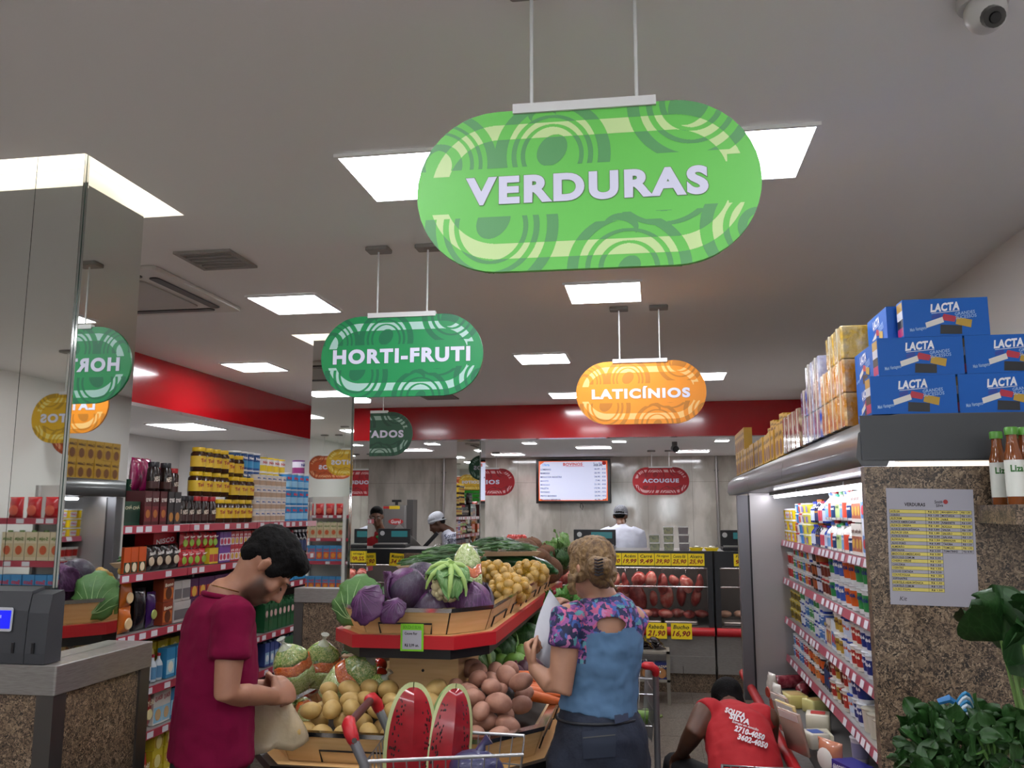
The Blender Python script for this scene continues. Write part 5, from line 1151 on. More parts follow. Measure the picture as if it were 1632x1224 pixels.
# leafy greens behind the yams
def bunch(loc, label, n, r, mt, seed, spread=1., rot=(0, 0, 0), name='leafy_greens', leafsz=.055, stems=True):
    R = random.Random(seed); t = thing(name, label, 'greens', loc, rot); lm = [leaf_mesh(leafsz, 1.3, .45, seed+k, n=8).mesh('leaf', 'all') for k in range(3)]
    for q in lm: q.materials.append(mt)
    for k in range(n):
        d = Vector((R.gauss(0, 1)*spread, R.gauss(0, 1)*spread, R.uniform(.1, 1.2))).normalized()*r*R.uniform(.5, 1.05)
        o = obj('leaf', R.choice(lm), None, t, d, (R.uniform(-.9, .6), R.uniform(-.6, .6), R.uniform(0, 6.28))); s_ = R.uniform(.7, 1.3); o.scale = (s_,)*3
        if stems and k % 2 == 0: MB().tube([(0, 0, -r*.4), d*.5, d], [.004, .0035, .002], 5).build('stem', C('7f9a55', .5), t, True)
    return t
bunch(aY(886, 896, 5.75), 'bunch of green chard leaves at the far corner of the upper tray', 26, .1, GRND, 31, 1.)
bunch(aY(882, 880, 5.9), 'pale green lettuce bunch behind the yams', 22, .09, GRNC, 32, 1.)
bunch(aY(903, 960, 4.6), 'green lettuce glimpsed beside the woman under the red edge', 22, .1, veined('lettuce', '4f8a35', '3c7028', '8fb56a'), 33)
# foam trays of green beans and greens
FOAM = mat('foam_tray', 'c6a888', .7)
def beantray(loc, rz, w, d, label, seed, n=90, dome=.05):
    R = random.Random(seed); t = thing('bean_tray', label, 'tray', loc, rz)
    MB().fr([(-w/2+.02, -d/2+.02), (w/2-.02, -d/2+.02), (w/2-.02, d/2-.02), (-w/2+.02, d/2-.02)], 0, [(-w/2, -d/2), (w/2, -d/2), (w/2, d/2), (-w/2, d/2)], .025).build('foam_tray', FOAM, t)
    for k in range(n):
        x, y = R.uniform(-w*.38, w*.38), R.uniform(-d*.38, d*.38); z_ = .03+dome*(1-(x/w*2)**2)*(1-(y/d*2)**2)*R.uniform(.2, 1); a = R.uniform(-.5, .5); l = w*.16
        MB().tube([(x-l*math.cos(a), y-l*math.sin(a), z_-.004), (x, y, z_+.004), (x+l*math.cos(a), y+l*math.sin(a), z_-.004)], [.005, .008, .005], 6).build('green_bean', C('2f5526', .4) if k % 3 else C('4a7436', .4), t, True)
    b = MB(); vs = []; fs = []; N = 12
    for j in range(N+1):
        for i in range(N+1):
            u, v = i/N*2-1, j/N*2-1; vs.append((u*w*.5, v*d*.5, .026+(dome+.016)*((1-u*u)*(1-v*v))**.5+R.uniform(-.003, .003)))
    for j in range(N):
        for i in range(N): a = j*(N+1)+i; fs.append((a, a+1, a+N+2, a+N+1))
    b.add(vs, fs).build('clear_wrap', mat('tray_film', '3a4a3a', .05, alpha=.10, spec=1., bump=(25, 1.)), t, 'all')
    return t
beantray(aY(700, 909, 4.15), -.05, .36, .24, 'foam tray of green beans under film behind the cauliflower', 1)
beantray(aY(722, 893, 4.6), .1, .32, .24, 'second foam tray of green beans stacked farther back', 2)
beantray(aY(808, 885, 5.0), .35, .36, .22, 'foam tray of leafy greens under film near the yams', 3)
beantray(aY(790, 878, 5.35), .3, .3, .2, 'rearmost film wrapped tray of greens', 4)
for i, (x, y, Y) in enumerate([(640, 1068, 3.75), (655, 1045, 3.85)]):
    pass
q = aY(588, 1075, 4.05); beantray((q.x, q.y, 1.06), .2, .24, .18, 'film wrapped tray of herbs over the tomatoes', 5, 26)
q = aY(592, 1042, 4.3); beantray((q.x, q.y, 1.09), .2, .24, .18, 'film wrapped tray of herbs tucked under the upper tray', 6, 20)
fr_ = thing('fruit_bowl', 'clear punnet of red fruit at the far end of the island', 'punnet', aY(822, 876, 5.95))
MB().lathe([(.07, 0), (.1, .08)], 14).build('bowl', FILM, fr_, True)
for k in range(14): MB().ell((.06*math.cos(k*2.4)*(k/14)**.5, .06*math.sin(k*2.4)*(k/14)**.5, .06+.02*(k % 2)), .026, 8, 6).build('red_fruit', TOM, fr_, 'all')
# ================================================================ people
def V3(*a): return Vector(a)
SKIN = {k: mat('skin_'+k, c, .5, sss=.05, noise=(14, c2, .35, .75)) for k, (c, c2) in dict(tan=('a3735a', '946550'), fair=('ab7f66', '9c705a'), dark=('5a3a2a', '4e3224'), brown=('6e4833', '62402d')).items()}
def head_shapes(b, c, f, u, s=1., ears=True):
    f = f.normalized(); r = f.cross(u).normalized(); u = r.cross(f).normalized(); M = Matrix(((r.x, f.x, u.x, c.x), (r.y, f.y, u.y, c.y), (r.z, f.z, u.z, c.z), (0, 0, 0, 1))) @ Matrix.Scale(s, 4)
    b.ell((0, -.012, .03), (.074, .094, .086), 20, 14, M); b.ell((0, .03, -.035), (.056, .06, .074), 18, 12, M); b.ell((0, .068, -.088), (.026, .024, .02), 12, 8, M)
    b.tube([(0, .092, .012), (0, .103, -.012), (0, .116, -.034), (0, .098, -.042)], [.009, .011, .014, .009], 10, round=True, M=M)
    b.ell((0, .08, .022), (.05, .018, .011), 12, 6, M); b.ell((0, .092, -.058), (.023, .011, .0055), 10, 6, M); b.ell((0, .090, -.069), (.021, .012, .006), 10, 6, M)
    for sx in (-1, 1):
        b.ell((sx*.038, .062, -.022), (.022, .022, .022), 10, 7, M)
        if ears:
            R = Matrix.Translation((sx*.078, -.012, -.006)) @ Matrix.Rotation(sx*.35, 4, 'Z')
            b.ell((0, 0, 0), (.007, .016, .028), 12, 8, M @ R); b.ell((sx*.005, -.007, .006), (.005, .014, .021), 12, 8, M @ R)
    return M
def face_parts(t, M, iris='2a1a12', brow='1c130f', closed=False):
    for sx in (-1, 1):
        if closed: MB().tube([(sx*.016, .088, -.004), (sx*.030, .091, -.008), (sx*.044, .083, -.004)], .0022, 6, M=M).build('eyelash', C(brow, .7), t, True)
        else:
            e = MB().ell((sx*.030, .082, -.002), (.013, .011, .008), 10, 8, M).build('eye', C('c9c4bd', .3), t, 'all'); MB().ell((sx*.030, .0905, -.003), (.006, .004, .006), 8, 6, M).build('iris', C(iris, .2), e, 'all')
        MB().tube([(sx*.012, .098, .016), (sx*.030, .097, .023), (sx*.050, .083, .018)], [.0035, .0045, .002], 6, M=M).build('eyebrow', C(brow, .8), t, True)
def hand_shapes(b, w, d, n, th, curl=.55, s=1., spread=.0, pinch=False):
    """w wrist, d finger direction, n palm side, th thumb side"""
    d = d.normalized(); n = (n-d*n.dot(d)).normalized(); th = (th-d*th.dot(d)-n*th.dot(n)).normalized()
    b.tube([w-d*.02*s, w+d*.02*s, w+d*.06*s, w+d*.09*s], [(.028*s, .021*s), (.034*s, .018*s), (.042*s, .016*s), (.040*s, .012*s)], 12, side=th, round=True)
    for k, (o, l) in enumerate(((.031, .07), (.0105, .079), (-.0105, .073), (-.031, .057))):
        p = w+d*(.086-.004*(k == 3))*s+th*o*s; a = .25; pts = [p-d*.02*s, p]
        cc = curl*(1.15 if pinch and k > 0 else 1.)
        for q in range(3):
            a += cc*(1 if q else .8); p = p+(d*math.cos(a)+n*math.sin(a)+th*spread*(1.5-k)*.2)*l*s*(.42, .32, .26)[q]; pts.append(p)
        b.tube(pts, [.0105*s, .010*s, .0092*s, .0085*s, .0075*s], 8, round=True)
    p = w+d*.022*s+th*.03*s; q1 = p+(d*.62+th*.62+n*.3).normalized()*.042*s; q2 = q1+(d*.85+th*.05+n*.55).normalized()*.034*s; q3 = q2+(d*.8-th*.25+n*.55).normalized()*.028*s
    b.tube([p-th*.015*s, p, q1, q2, q3], [.014*s, .0145*s, .012*s, .0105*s, .008*s], 8, round=True)
def person(label, voxel, skin, fn, it=5):
    t = thing('person', label, 'person'); b = MB(); fn(b); me = remesh(b, voxel, it); return t, obj('body', me, SKIN[skin] if isinstance(skin, str) else skin, t)
def garment(t, name, m, fn, voxel=.009, it=5, faces=None, mats=None, wr=None):
    b = MB(); fn(b); me = remesh(b, voxel, it)
    if faces:
        for mm in mats: me.materials.append(mm)
        me.polygons.foreach_set('material_index', [faces(p.center) for p in me.polygons])
    o = obj(name, me, m, t)
    if wr:
        tx = bpy.data.textures.new('folds', 'CLOUDS'); tx.noise_scale = wr[0]; d = o.modifiers.new('folds', 'DISPLACE'); d.texture = tx; d.strength = wr[1]; d.mid_level = .5; d.texture_coords = 'GLOBAL'
    return o
def leg(b, hip, knee, ankle, r=(.085, .06, .042)): b.tube([hip, hip.lerp(knee, .5), knee, knee.lerp(ankle, .35), ankle], [r[0], r[0]*.85, r[1], r[1]*.95, r[2]], 14, round=True)
def shoe(t, a, f, m):
    f = f.normalized(); s = Vector((f.y, -f.x, 0)); b = MB(); b.tube([a-f*.07+V3(0, 0, -.02), a+V3(0, 0, -.02), a+f*.09+V3(0, 0, -.035), a+f*.17+V3(0, 0, -.04)], [(.035, .04), (.042, .045), (.046, .03), (.036, .022)], 12, side=s, round=True); b.build('shoe', m, t, True)

from mathutils.bvhtree import BVHTree
def lay(parent, name, m, target, verts2d, faces, off=.002):
    """a flat print laid on the surface of another mesh"""
    me = target.data; tree = BVHTree.FromPolygons([v.co for v in me.vertices], [tuple(p.vertices) for p in me.polygons]); o_ = V3(0, 0, CZ); vs = []; last = None
    for x, y in verts2d:
        d = ray(x, y).normalized(); h = tree.ray_cast(o_, d)[0]
        if h is None: h = o_+d*((last-o_).length if last else 4.)
        last = h; vs.append(h-d*off)
    return MB().add(vs, faces).build(name, m, parent, True)
def laytext(parent, name, m, target, s, px, py, w, h, ang=0., bold=.03, off=.012):
    vs, fs, d = glyphs(s, bold); sx, sy = w/d[0], h/d[1]; ca, sa = math.cos(ang), math.sin(ang)
    return lay(parent, name, m, target, [(px+x*sx*ca+y*sy*sa, py+x*sx*sa-y*sy*ca) for x, y, _ in vs], fs, off)
def laygrid(parent, name, m, target, quad, off=.004, n=8):
    (x0, y0), (x1, y1), (x2, y2), (x3, y3) = quad; P_ = []
    for j in range(n+1):
        for i in range(n+1):
            u, v = i/n, j/n; P_.append(((x0*(1-u)+x1*u)*(1-v)+(x3*(1-u)+x2*u)*v, (y0*(1-u)+y1*u)*(1-v)+(y3*(1-u)+y2*u)*v))
    o = lay(parent, name, m, target, P_, [(j*(n+1)+i, j*(n+1)+i+1, (j+1)*(n+1)+i+1, (j+1)*(n+1)+i) for j in range(n) for i in range(n)], off)
    return o
# ---------------------------------------------------------------- man in the magenta shirt
f = V3(.75, .66, 0); r = V3(.66, -.75, 0); Yc = 2.62; K = 2.62/2.80
def mp(x, y, dy=0): return aY(x, y, Yc+dy)
SR = mp(352, 974)+r*.165*K; SLf = mp(352, 974)-r*.165*K
ER, WR = aY(361, 1104, 2.47), aY(436, 1110, 2.74); EL, WL = aY(352, 1102, 2.8), aY(428, 1095, 2.9)
pv = V3(.88, .47, 0); HF = pv*.60+V3(0, 0, -.80); HU = pv*.80+V3(0, 0, .60); HCn = aY(424, 902, 2.84*K)
tors = [(c_, (q_[0]*K, q_[1]*K)) for c_, q_ in [((354, 950), (.085, .07)), ((352, 968), (.15, .095)), ((349, 1000), (.188, .12)), ((346, 1060), (.185, .128)), ((342, 1120), (.175, .127)), ((338, 1170), (.18, .132)), ((336, 1208), (.185, .137))]]
hd = {}
def mbody(b):
    hd['M'] = head_shapes(b, HCn, HF, HU, .98); nb = mp(356, 955)
    b.tube([nb-V3(0, 0, .08), nb, nb.lerp(HCn, .55)+V3(0, 0, .0), HCn-HF*.03-HU*.02], [.07, .058, .054, .053], 14)
    b.tube([mp(*c) for c, _ in tors[:-1]], [(q[0]-.014, q[1]-.014) for _, q in tors[:-1]], 18, side=r, round=True)
    for S_, E_, W_ in ((SR, ER, WR), (SLf, EL, WL)):
        b.tube([S_, S_.lerp(E_, .5), E_, E_.lerp(W_, .3), E_.lerp(W_, .75), W_], [q*K for q in (.052, .047, .041, .042, .032, .027)], 14, round=True)
    hand_shapes(b, WR, (aY(466, 1100, 2.84)-WR), V3(-.3, .6, -.2), V3(0, 0, 1), .75, 1.0, pinch=True)
    hand_shapes(b, WL, (aY(458, 1092, 2.86)-WL), V3(.2, -.7, -.2), V3(0, 0, 1), .75, 1.0, pinch=True)
    hp = mp(336, 1215)
    for s in (-1, 1): leg(b, hp+r*s*.09+V3(0, 0, -.05), hp+r*s*.10+f*.03+V3(0, 0, -.42), V3(hp.x, hp.y, .09)+r*s*.10-f*.02)
man, mb = person('man in a magenta t-shirt choosing vegetables with his head bowed', .0062, 'tan', mbody)
# stubble along the jaw: a soft mask stored on the body
Mi = hd['M'].inverted(); at_ = mb.data.attributes.new('beard', 'FLOAT', 'POINT'); vals = []
def sstep(a, b, x): x = min(1, max(0, (x-a)/(b-a))); return x*x*(3-2*x)
for v in mb.data.vertices:
    q = Mi @ v.co; jaw = sstep(.0, -.03, q.z+.35*(q.y-.0)*(q.y < .05)-.0)*sstep(-.13, -.105, q.z)*sstep(-.005, .025, q.y)*sstep(.0, .02, .15-q.length)
    side = sstep(.05, -.02, q.z)*sstep(-.0, .012, q.y)*sstep(.05, .025, q.y)*sstep(.05, .058, abs(q.x))*sstep(-.05, -.03, q.z)
    cheek = sstep(.03, .06, q.y)*sstep(-.045, -.03, q.z)
    vals.append(max(jaw*(1-cheek), side*.9)*(1-.8*sstep(.07, .08, q.y)*sstep(-.07, -.055, q.z)))
at_.data.foreach_set('value', vals)
sk = SKIN['tan'].copy(); sk.name = 'skin_bearded'; mb.data.materials.clear(); mb.data.materials.append(sk); nt = sk.node_tree; bs = nt.nodes['Principled BSDF']; src = bs.inputs['Base Color'].links[0].from_socket
an = nt.nodes.new('ShaderNodeAttribute'); an.attribute_name = 'beard'; mx = nt.nodes.new('ShaderNodeMixRGB'); ml = nt.nodes.new('ShaderNodeMath'); ml.operation = 'MULTIPLY'; ml.inputs[1].default_value = .85
nt.links.new(an.outputs['Fac'], ml.inputs[0]); nt.links.new(ml.outputs[0], mx.inputs[0]); nt.links.new(src, mx.inputs[1]); mx.inputs[2].default_value = lin('2e2019'); nt.links.new(mx.outputs[0], bs.inputs['Base Color'])
face_parts(man, hd['M'], closed=True)
HAIRB = mat('black_hair', '070606', .75, spec=.15, noise=(60, '0f0d0c', .4, .7), bump=(120, .4))
def mhair(b):
    M = hd['M']
    b.ell((0, -.017, .047), (.081, .101, .085), 20, 14, M); b.ell((0, .035, .085), (.066, .055, .040), 16, 10, M); b.ell((0, -.062, .004), (.064, .045, .052), 14, 10, M); b.ell((0, .068, .085), (.055, .034, .03), 14, 8, M)
    for sx in (-1, 1): b.ell((sx*.066, .02, .02), (.014, .028, .04), 10, 8, M)
garment(man, 'hair', HAIRB, mhair, .006, 3, wr=(.02, .012))
def mshirt(b):
    b.tube([mp(*c) for c, _ in tors], [q for _, q in tors], 20, side=r)
    for S_, E_ in ((SR, ER), (SLf, EL)): b.tube([S_.lerp(mp(350, 975), .3), S_, S_.lerp(E_, .35), S_.lerp(E_, .56)], [q*K for q in (.07, .070, .068, .066)], 16)
MAG = mat('magenta_jersey', '6c0830', .9, spec=.15, noise=(9, '63082c', .4, .7), bump=(14, .25))
garment(man, 't_shirt', MAG, mshirt, .008, 5, wr=(.11, .022))
cn = mp(356, 956); MB().tube([cn+f*.068*math.cos(a)*.9+r*.07*math.sin(a)+V3(0, 0, .012-.012*math.cos(a)) for a in [2*pi*k/20 for k in range(20)]], .008, 8, closed=True).build('collar', MAG, man, True)
MB().tube([cn+(HCn-cn).normalized()*.03+f*.061*math.cos(a)+r*.061*math.sin(a)+V3(0, 0, .012-.018*math.cos(a)) for a in [2*pi*k/24 for k in range(24)]], .0016, 5, closed=True).build('necklace', C('c9a860', .2, metal=1.), man, True)
def mpants(b):
    hp = mp(336, 1200); b.tube([hp+V3(0, 0, .02), hp+V3(0, 0, -.10)], [(.156, .115), (.165, .12)], 18, side=r, round=True)
    for s in (-1, 1): leg(b, hp+r*s*.09+V3(0, 0, -.07), hp+r*s*.10+f*.03+V3(0, 0, -.43), V3(hp.x, hp.y, .08)+r*s*.10-f*.02, (.098, .072, .06))
garment(man, 'trousers', mat('black_denim', '15151b', .8), mpants, .012)
for s in (-1, 1): shoe(man, V3(mp(336, 1215).x, mp(336, 1215).y, .075)+r*s*.10, f, C('222020', .6))
# clear bag with potatoes he is filling
pb = thing('plastic_bag', 'thin clear plastic bag hanging from the hands of the man', 'bag', aY(440, 1150, 2.88))
b = MB(); vs = []; fs = []; n = 20; R_ = random.Random(4)
for j in range(11):
    v = j/10
    for i in range(n): a = 2*pi*i/n; q = (.085*(1-v)**.6+.016)*(1+.16*math.sin(3*a+4*v)+.06*math.sin(9*a)); vs.append((q*math.cos(a)*1.25-.03*(1-v), q*math.sin(a)*.8, -.075+.17*v+.012*math.sin(5*a)*(1-v)))
for j in range(10):
    for i in range(n): fs.append((j*n+i, j*n+(i+1) % n, (j+1)*n+(i+1) % n, (j+1)*n+i))
fs.append(tuple(range(n))[::-1]); b.add(vs, fs).build('bag_film', mat('milky_film', 'c9b89a', .3, alpha=.62, bump=(25, .6)), pb, 'all')
for k in range(4): obj('potato', PY[k % 5].body, None, pb, (-.05+.035*k, .01*(k % 2), -.04+.01*(k % 2)), (k, 0, k))

# ---------------------------------------------------------------- woman in the floral and blue top
f = V3(-.42, .90, 0).normalized(); r = V3(.90, .42, 0).normalized(); Yc = 3.22
SLf = aY(905, 985, 3.14); SRt = mp(966, 988)+r*.10
EL, WL = aY(893, 1102, 3.10), aY(852, 1066, 3.14); ER, WR = aY(975, 1060, 3.42), aY(912, 975, 3.38)
tors = [((957, 950), (.075, .058)), ((959, 963), (.115, .078)), ((963, 990), (.142, .098)), ((964, 1030), (.143, .105)), ((960, 1075), (.132, .100)), ((956, 1110), (.137, .106)), ((954, 1132), (.146, .114))]
HCn = aY(942, 906, 3.20); HF = V3(-.72, .66, -.18); HU = V3(-.1, .1, 1)
def wbody(b):
    hd['M'] = head_shapes(b, HCn, HF, HU, .92); nb = mp(956, 952)
    b.tube([nb-V3(0, 0, .06), nb, nb.lerp(HCn, .5), HCn-V3(0, 0, .02)], [.058, .049, .046, .047], 14)
    b.tube([mp(*c) for c, _ in tors[:-1]], [(q[0]-.012, q[1]-.012) for _, q in tors[:-1]], 18, side=r, round=True)
    b.tube([SLf, SLf.lerp(EL, .5), EL, EL.lerp(WL, .35), EL.lerp(WL, .8), WL], [.052, .050, .043, .040, .030, .025], 14, round=True)
    b.tube([SRt, SRt.lerp(ER, .5), ER, ER.lerp(WR, .35), ER.lerp(WR, .8), WR], [.052, .048, .042, .038, .028, .024], 14, round=True)
    hand_shapes(b, WL, aY(843, 1042, 3.17)-WL, V3(.8, .2, .1), V3(.0, -1, .3), .9, .92, pinch=True)
    hand_shapes(b, WR, aY(884, 950, 3.30)-WR, V3(-.1, -.4, -1), V3(-.3, -1, .2), .45, .92, pinch=True)
    hp = mp(953, 1170)
    for s in (-1, 1): leg(b, hp+r*s*.085+V3(0, 0, -.06), hp+r*s*.085+f*.02+V3(0, 0, -.45), V3(hp.x, hp.y, .09)+r*s*.08)
wom, wb_ = person('woman seen from behind in a pale blue top with floral shoulders', .0062, 'fair', wbody)
face_parts(wom, hd['M'], brow='3a2a1c')
HAIRW = mat('blond_hair', '4a3522', .6, noise=(16, '8a6c42', .3, .75, (5, 5, .9)), bump=(70, .7))
def whair(b):
    M = hd['M']
    b.ell((0, -.018, .040), (.083, .104, .088), 22, 16, M); b.ell((0, .03, .075), (.068, .06, .05), 16, 10, M); b.ell((0, -.06, -.025), (.068, .05, .06), 16, 12, M)
    for sx in (-1, 1): b.ell((sx*.068, .0, -.0), (.018, .055, .055), 12, 9, M)
    p = aY(952, 905, 3.06); q = aY(978, 925, 3.08)
    b.ell(p, (.04, .035, .04), 14, 10); b.ell(aY(962, 902, 3.05), (.035, .03, .03), 12, 8)
    for k in range(9):
        a = -1.2+k*.3; b.tube([p, p.lerp(q, .5)+V3(.008*math.sin(3*k), -.015, .012*math.cos(a*2)), q+V3(.018*math.cos(k), -.01, .04*math.sin(a))], [.013, .011, .003], 7, round=True)
    for k in range(4): e = aY(908+3*k, 930, 3.13); b.tube([e+V3(0, 0, .03), e+V3(-.004, 0, -.01), e+V3(.002*k, .01, -.05)], [.008, .006, .002], 6, round=True)
garment(wom, 'hair', HAIRW, whair, .0055, 2, wr=(.018, .012))
hc = thing_ = MB(); p = aY(954, 905, 3.025)
for k in range(6): hc.tube([p+V3(-.012, -.006, .028-.010*k), p+V3(.0, -.022, .026-.010*k), p+V3(.014, -.008, .03-.010*k)], .0035, 6, round=True)
hc.build('hair_claw', C('14151c', .3), wom, True)
FLOR = mat('floral_print', '1f2850', .7, vor=(62, ['1c2348', '232f66', '6a3a7c', '1f2850', 'b0567c', '3a5a9a', '2a2f5c', 'b06a96', '8a4a86', '1a2040', '4f8a94'], .05)); BLUE = mat('pale_blue_jersey', '4c6c8c', .85, bump=(9, .35))
def wshirt(b):
    b.tube([mp(*c) for c, _ in tors], [(q[0]+.004, q[1]+.004) for _, q in tors], 20, side=r)
    for S_, E_ in ((SLf, EL), (SRt, ER)): b.tube([S_.lerp(mp(962, 980), .3), S_, S_.lerp(E_, .3), S_.lerp(E_, .40)], [.062, .064, .066, .064], 16)
def pix(q):
    v = Vector(q)-V3(0, 0, CZ); d = v.dot(FW); return 816+FPX*v.dot(RT)/d, 612-FPX*v.dot(UPV)/d
aL, aR = (SLf, EL), (SRt, ER)
def wfaces(q):
    x, y = pix(q)
    for S_, E_ in (aL, aR):
        d = (E_-S_); tt = (q-S_).dot(d)/d.length_squared
        if -.4 < tt < .6 and (q-S_-d*tt).length < .078: return 0
    return 0 if y < 1012-(x-930)*.16 else 1
so = garment(wom, 'blouse', None, wshirt, .005, 8, wfaces, (FLOR, BLUE), wr=(.09, .02))
bmh = bmesh.new(); bmh.from_mesh(so.data)     # keyhole opening in the back
kill = [fa for fa in bmh.faces if ((pix(fa.calc_center_median())[0]-974)/23)**2+((pix(fa.calc_center_median())[1]-996)/13)**2 < 1 and fa.calc_center_median().y < Yc+.02]
bmesh.ops.delete(bmh, geom=kill, context='FACES'); bmh.to_mesh(so.data); bmh.free()
so.modifiers.new('s', 'SOLIDIFY').thickness = .002
JEAN = mat('dark_denim', '171c2a', .85, noise=(7, '222a3c', .4, .7), bump=(90, .2))
hp = mp(953, 1136)
def wpants(b):
    b.tube([hp+V3(0, 0, .0), hp+V3(.006, 0, -.07), hp+V3(.01, 0, -.17)], [(.148, .118), (.172, .140), (.178, .142)], 18, side=r, round=True)
    for s in (-1, 1): leg(b, hp+r*s*.088+V3(0, 0, -.16), hp+r*s*.09+f*.02+V3(0, 0, -.5), V3(hp.x, hp.y, .08)+r*s*.08, (.108, .078, .055))
jn = garment(wom, 'jeans', JEAN, wpants, .011, wr=(.05, .012))
MB().tube([hp+V3(0, 0, -.012)+f*.121*math.cos(a)+r*.151*math.sin(a) for a in [2*pi*k/28 for k in range(28)]], (.006), 8, closed=True).build('belt', C('10131c', .6), wom, True)
pk = laygrid(wom, 'back_pocket', mat('pocket_denim', '202838', .85), jn, [(927, 1166), (983, 1161), (981, 1206), (930, 1210)], .006)
laygrid(pk, 'stitching', C('4a4a48', .8), jn, [(929, 1175), (981, 1170), (981, 1172), (929, 1177)], .0075, 4)
laygrid(wom, 'belt_tab', C('2a3248', .8), jn, [(979, 1140), (1001, 1136), (1002, 1148), (980, 1154)], .008)
for s in (-1, 1): shoe(wom, V3(hp.x, hp.y, .075)+r*s*.08, f, C('2a2626', .6))
for k, (x, y) in enumerate(((880, 950), (884, 944))): MB().ell(aY(x, y, 3.285), (.007, .006, .009), 10, 7).build('painted_nail', C('6a0f1c', .2), wom, 'all')
# white plastic bag in her hands
p0, p1 = aY(880, 945, 3.27), aY(862, 1062, 3.20)
b = MB(); N, Mn = 14, 20; vs = []; fs = []; R_ = random.Random(9)
ctop = [(876, 940), (897, 968)]; cbot = [(848, 1042), (884, 1075)]
for s in (0, 1):
    for j in range(Mn+1):
        v = j/Mn
        for i in range(N+1):
            u = i/N; xa = ctop[0][0]*(1-v)+cbot[0][0]*v-6*math.sin(pi*v); ya = ctop[0][1]*(1-v)+cbot[0][1]*v; xb = ctop[1][0]*(1-v)+cbot[1][0]*v+8*math.sin(pi*v); yb_ = ctop[1][1]*(1-v)+cbot[1][1]*v
            q = aY(xa+(xb-xa)*u, ya+(yb_-ya)*u, 3.27-.07*v+.012*math.sin(7*u+2*v)*v); q.y += (s*2-1)*.012*math.sin(pi*u)*math.sin(pi*min(v+.05, 1)); vs.append(q)
o_ = (N+1)*(Mn+1)
for j in range(Mn):
    for i in range(N): a = j*(N+1)+i; fs.append((a, a+1, a+N+2, a+N+1)); fs.append((o_+a, o_+a+N+1, o_+a+N+2, o_+a+1))
o = b.add(vs, fs).build('carrier_bag', mat('white_plastic', 'b9bac2', .35, bump=(12, .3)), None, 'all'); tag(o, 'limp white plastic bag held open by the woman', 'bag')

# ---------------------------------------------------------------- crouching man in red
f = V3(.15, .95, -.25); r = V3(.97, -.15, 0).normalized()
ct = [((1163, 1128), 4.62, (.07, .06)), ((1165, 1142), 4.56, (.14, .09)), ((1174, 1165), 4.46, (.165, .115)), ((1185, 1200), 4.34, (.168, .125)), ((1190, 1250), 4.24, (.17, .14))]
cp_ = [aY(x, y, Y) for (x, y), Y, _ in ct]; SLf = aY(1124, 1136, 4.50); EL, WL = aY(1107, 1166, 4.40), aY(1088, 1198, 4.52); HCn = aY(1160, 1122, 4.72)
SRt = cp_[1]+r*.17; ER = SRt+V3(.0, .12, -.22); WR = ER+V3(-.08, .2, -.05)
KL = aY(1078, 1222, 4.66); AL = V3(KL.x-.02, KL.y-.12, .09); HPc = cp_[-1]+V3(0, -.02, -.06); KR = V3(HPc.x+.08, HPc.y+.38, .42); AR = V3(KR.x, KR.y-.1, .09)
def cbody(b):
    hd['M'] = head_shapes(b, HCn, V3(-.2, .8, -.6), V3(-.1, .55, .8), 1.0)
    b.tube([cp_[0]-V3(0, .03, .02), cp_[0], HCn], [.06, .055, .055], 12)
    b.tube(cp_, [(q[0]-.012, q[1]-.012) for _, _, q in ct], 16, side=r, round=True)
    for S_, E_, W_ in ((SLf, EL, WL), (SRt, ER, WR)): b.tube([S_, S_.lerp(E_, .5), E_, E_.lerp(W_, .4), W_], [.062, .058, .050, .046, .032], 12, round=True)
    hand_shapes(b, WL, V3(-.25, .5, -.5), V3(0, -.5, -.8), V3(.8, .4, 0), .6); hand_shapes(b, WR, V3(-.2, .6, -.5), V3(0, -.5, -.8), V3(-.8, .4, 0), .6)
    leg(b, HPc-r*.09, KL, AL); leg(b, HPc+r*.07, KR, AR)
cr, crb = person('man in a red shirt crouching on the floor beside the cooler', .009, 'dark', cbody)
def chair_(b): b.ell((0, -.015, .045), (.081, .1, .085), 18, 12, hd['M']); b.ell((0, -.06, -.01), (.07, .045, .06), 14, 10, hd['M'])
garment(cr, 'hair', HAIRB, chair_, .009, 2)
def cshirt(b):
    b.tube(cp_, [q for _, _, q in ct], 18, side=r)
    for S_, E_ in ((SLf, EL), (SRt, ER)): b.tube([S_.lerp(cp_[1], .4), S_.lerp(cp_[1], .1), S_.lerp(E_, .12)], [.074, .075, .072], 14)
crs = garment(cr, 'red_shirt', mat('red_jersey', 'a5101a', .8, bump=(12, .3)), cshirt, .01, wr=(.1, .02))
def cp2(b):
    b.tube([cp_[-1]+V3(0, 0, .02), HPc], [(.13, .09), (.14, .10)], 16, side=r, round=True); leg(b, HPc-r*.09, KL, AL, (.1, .08, .06)); leg(b, HPc+r*.07, KR, AR, (.1, .08, .06))
garment(cr, 'black_trousers', C('101014', .8), cp2, .014)
for a in (AL, AR): shoe(cr, V3(a.x, a.y, .075), V3(-.1, 1, 0), C('2a2a2a', .6))
LW = C('cfc8ca', .7)
for s, px, py, w_, h_, bo in (('SOUZA', 1180, 1136, 34, 9, .05), ('SILVA', 1187, 1146, 34, 9, .05), ('Entregas em domicílio', 1196, 1157, 44, 5, .02), ('2710-4050', 1203, 1168, 50, 10, .05), ('3602-4050', 1208, 1181, 50, 10, .05)):
    laytext(cr, 'shirt_lettering', LW, crs, s, px-8, py, w_, h_, .32, bo, .02)
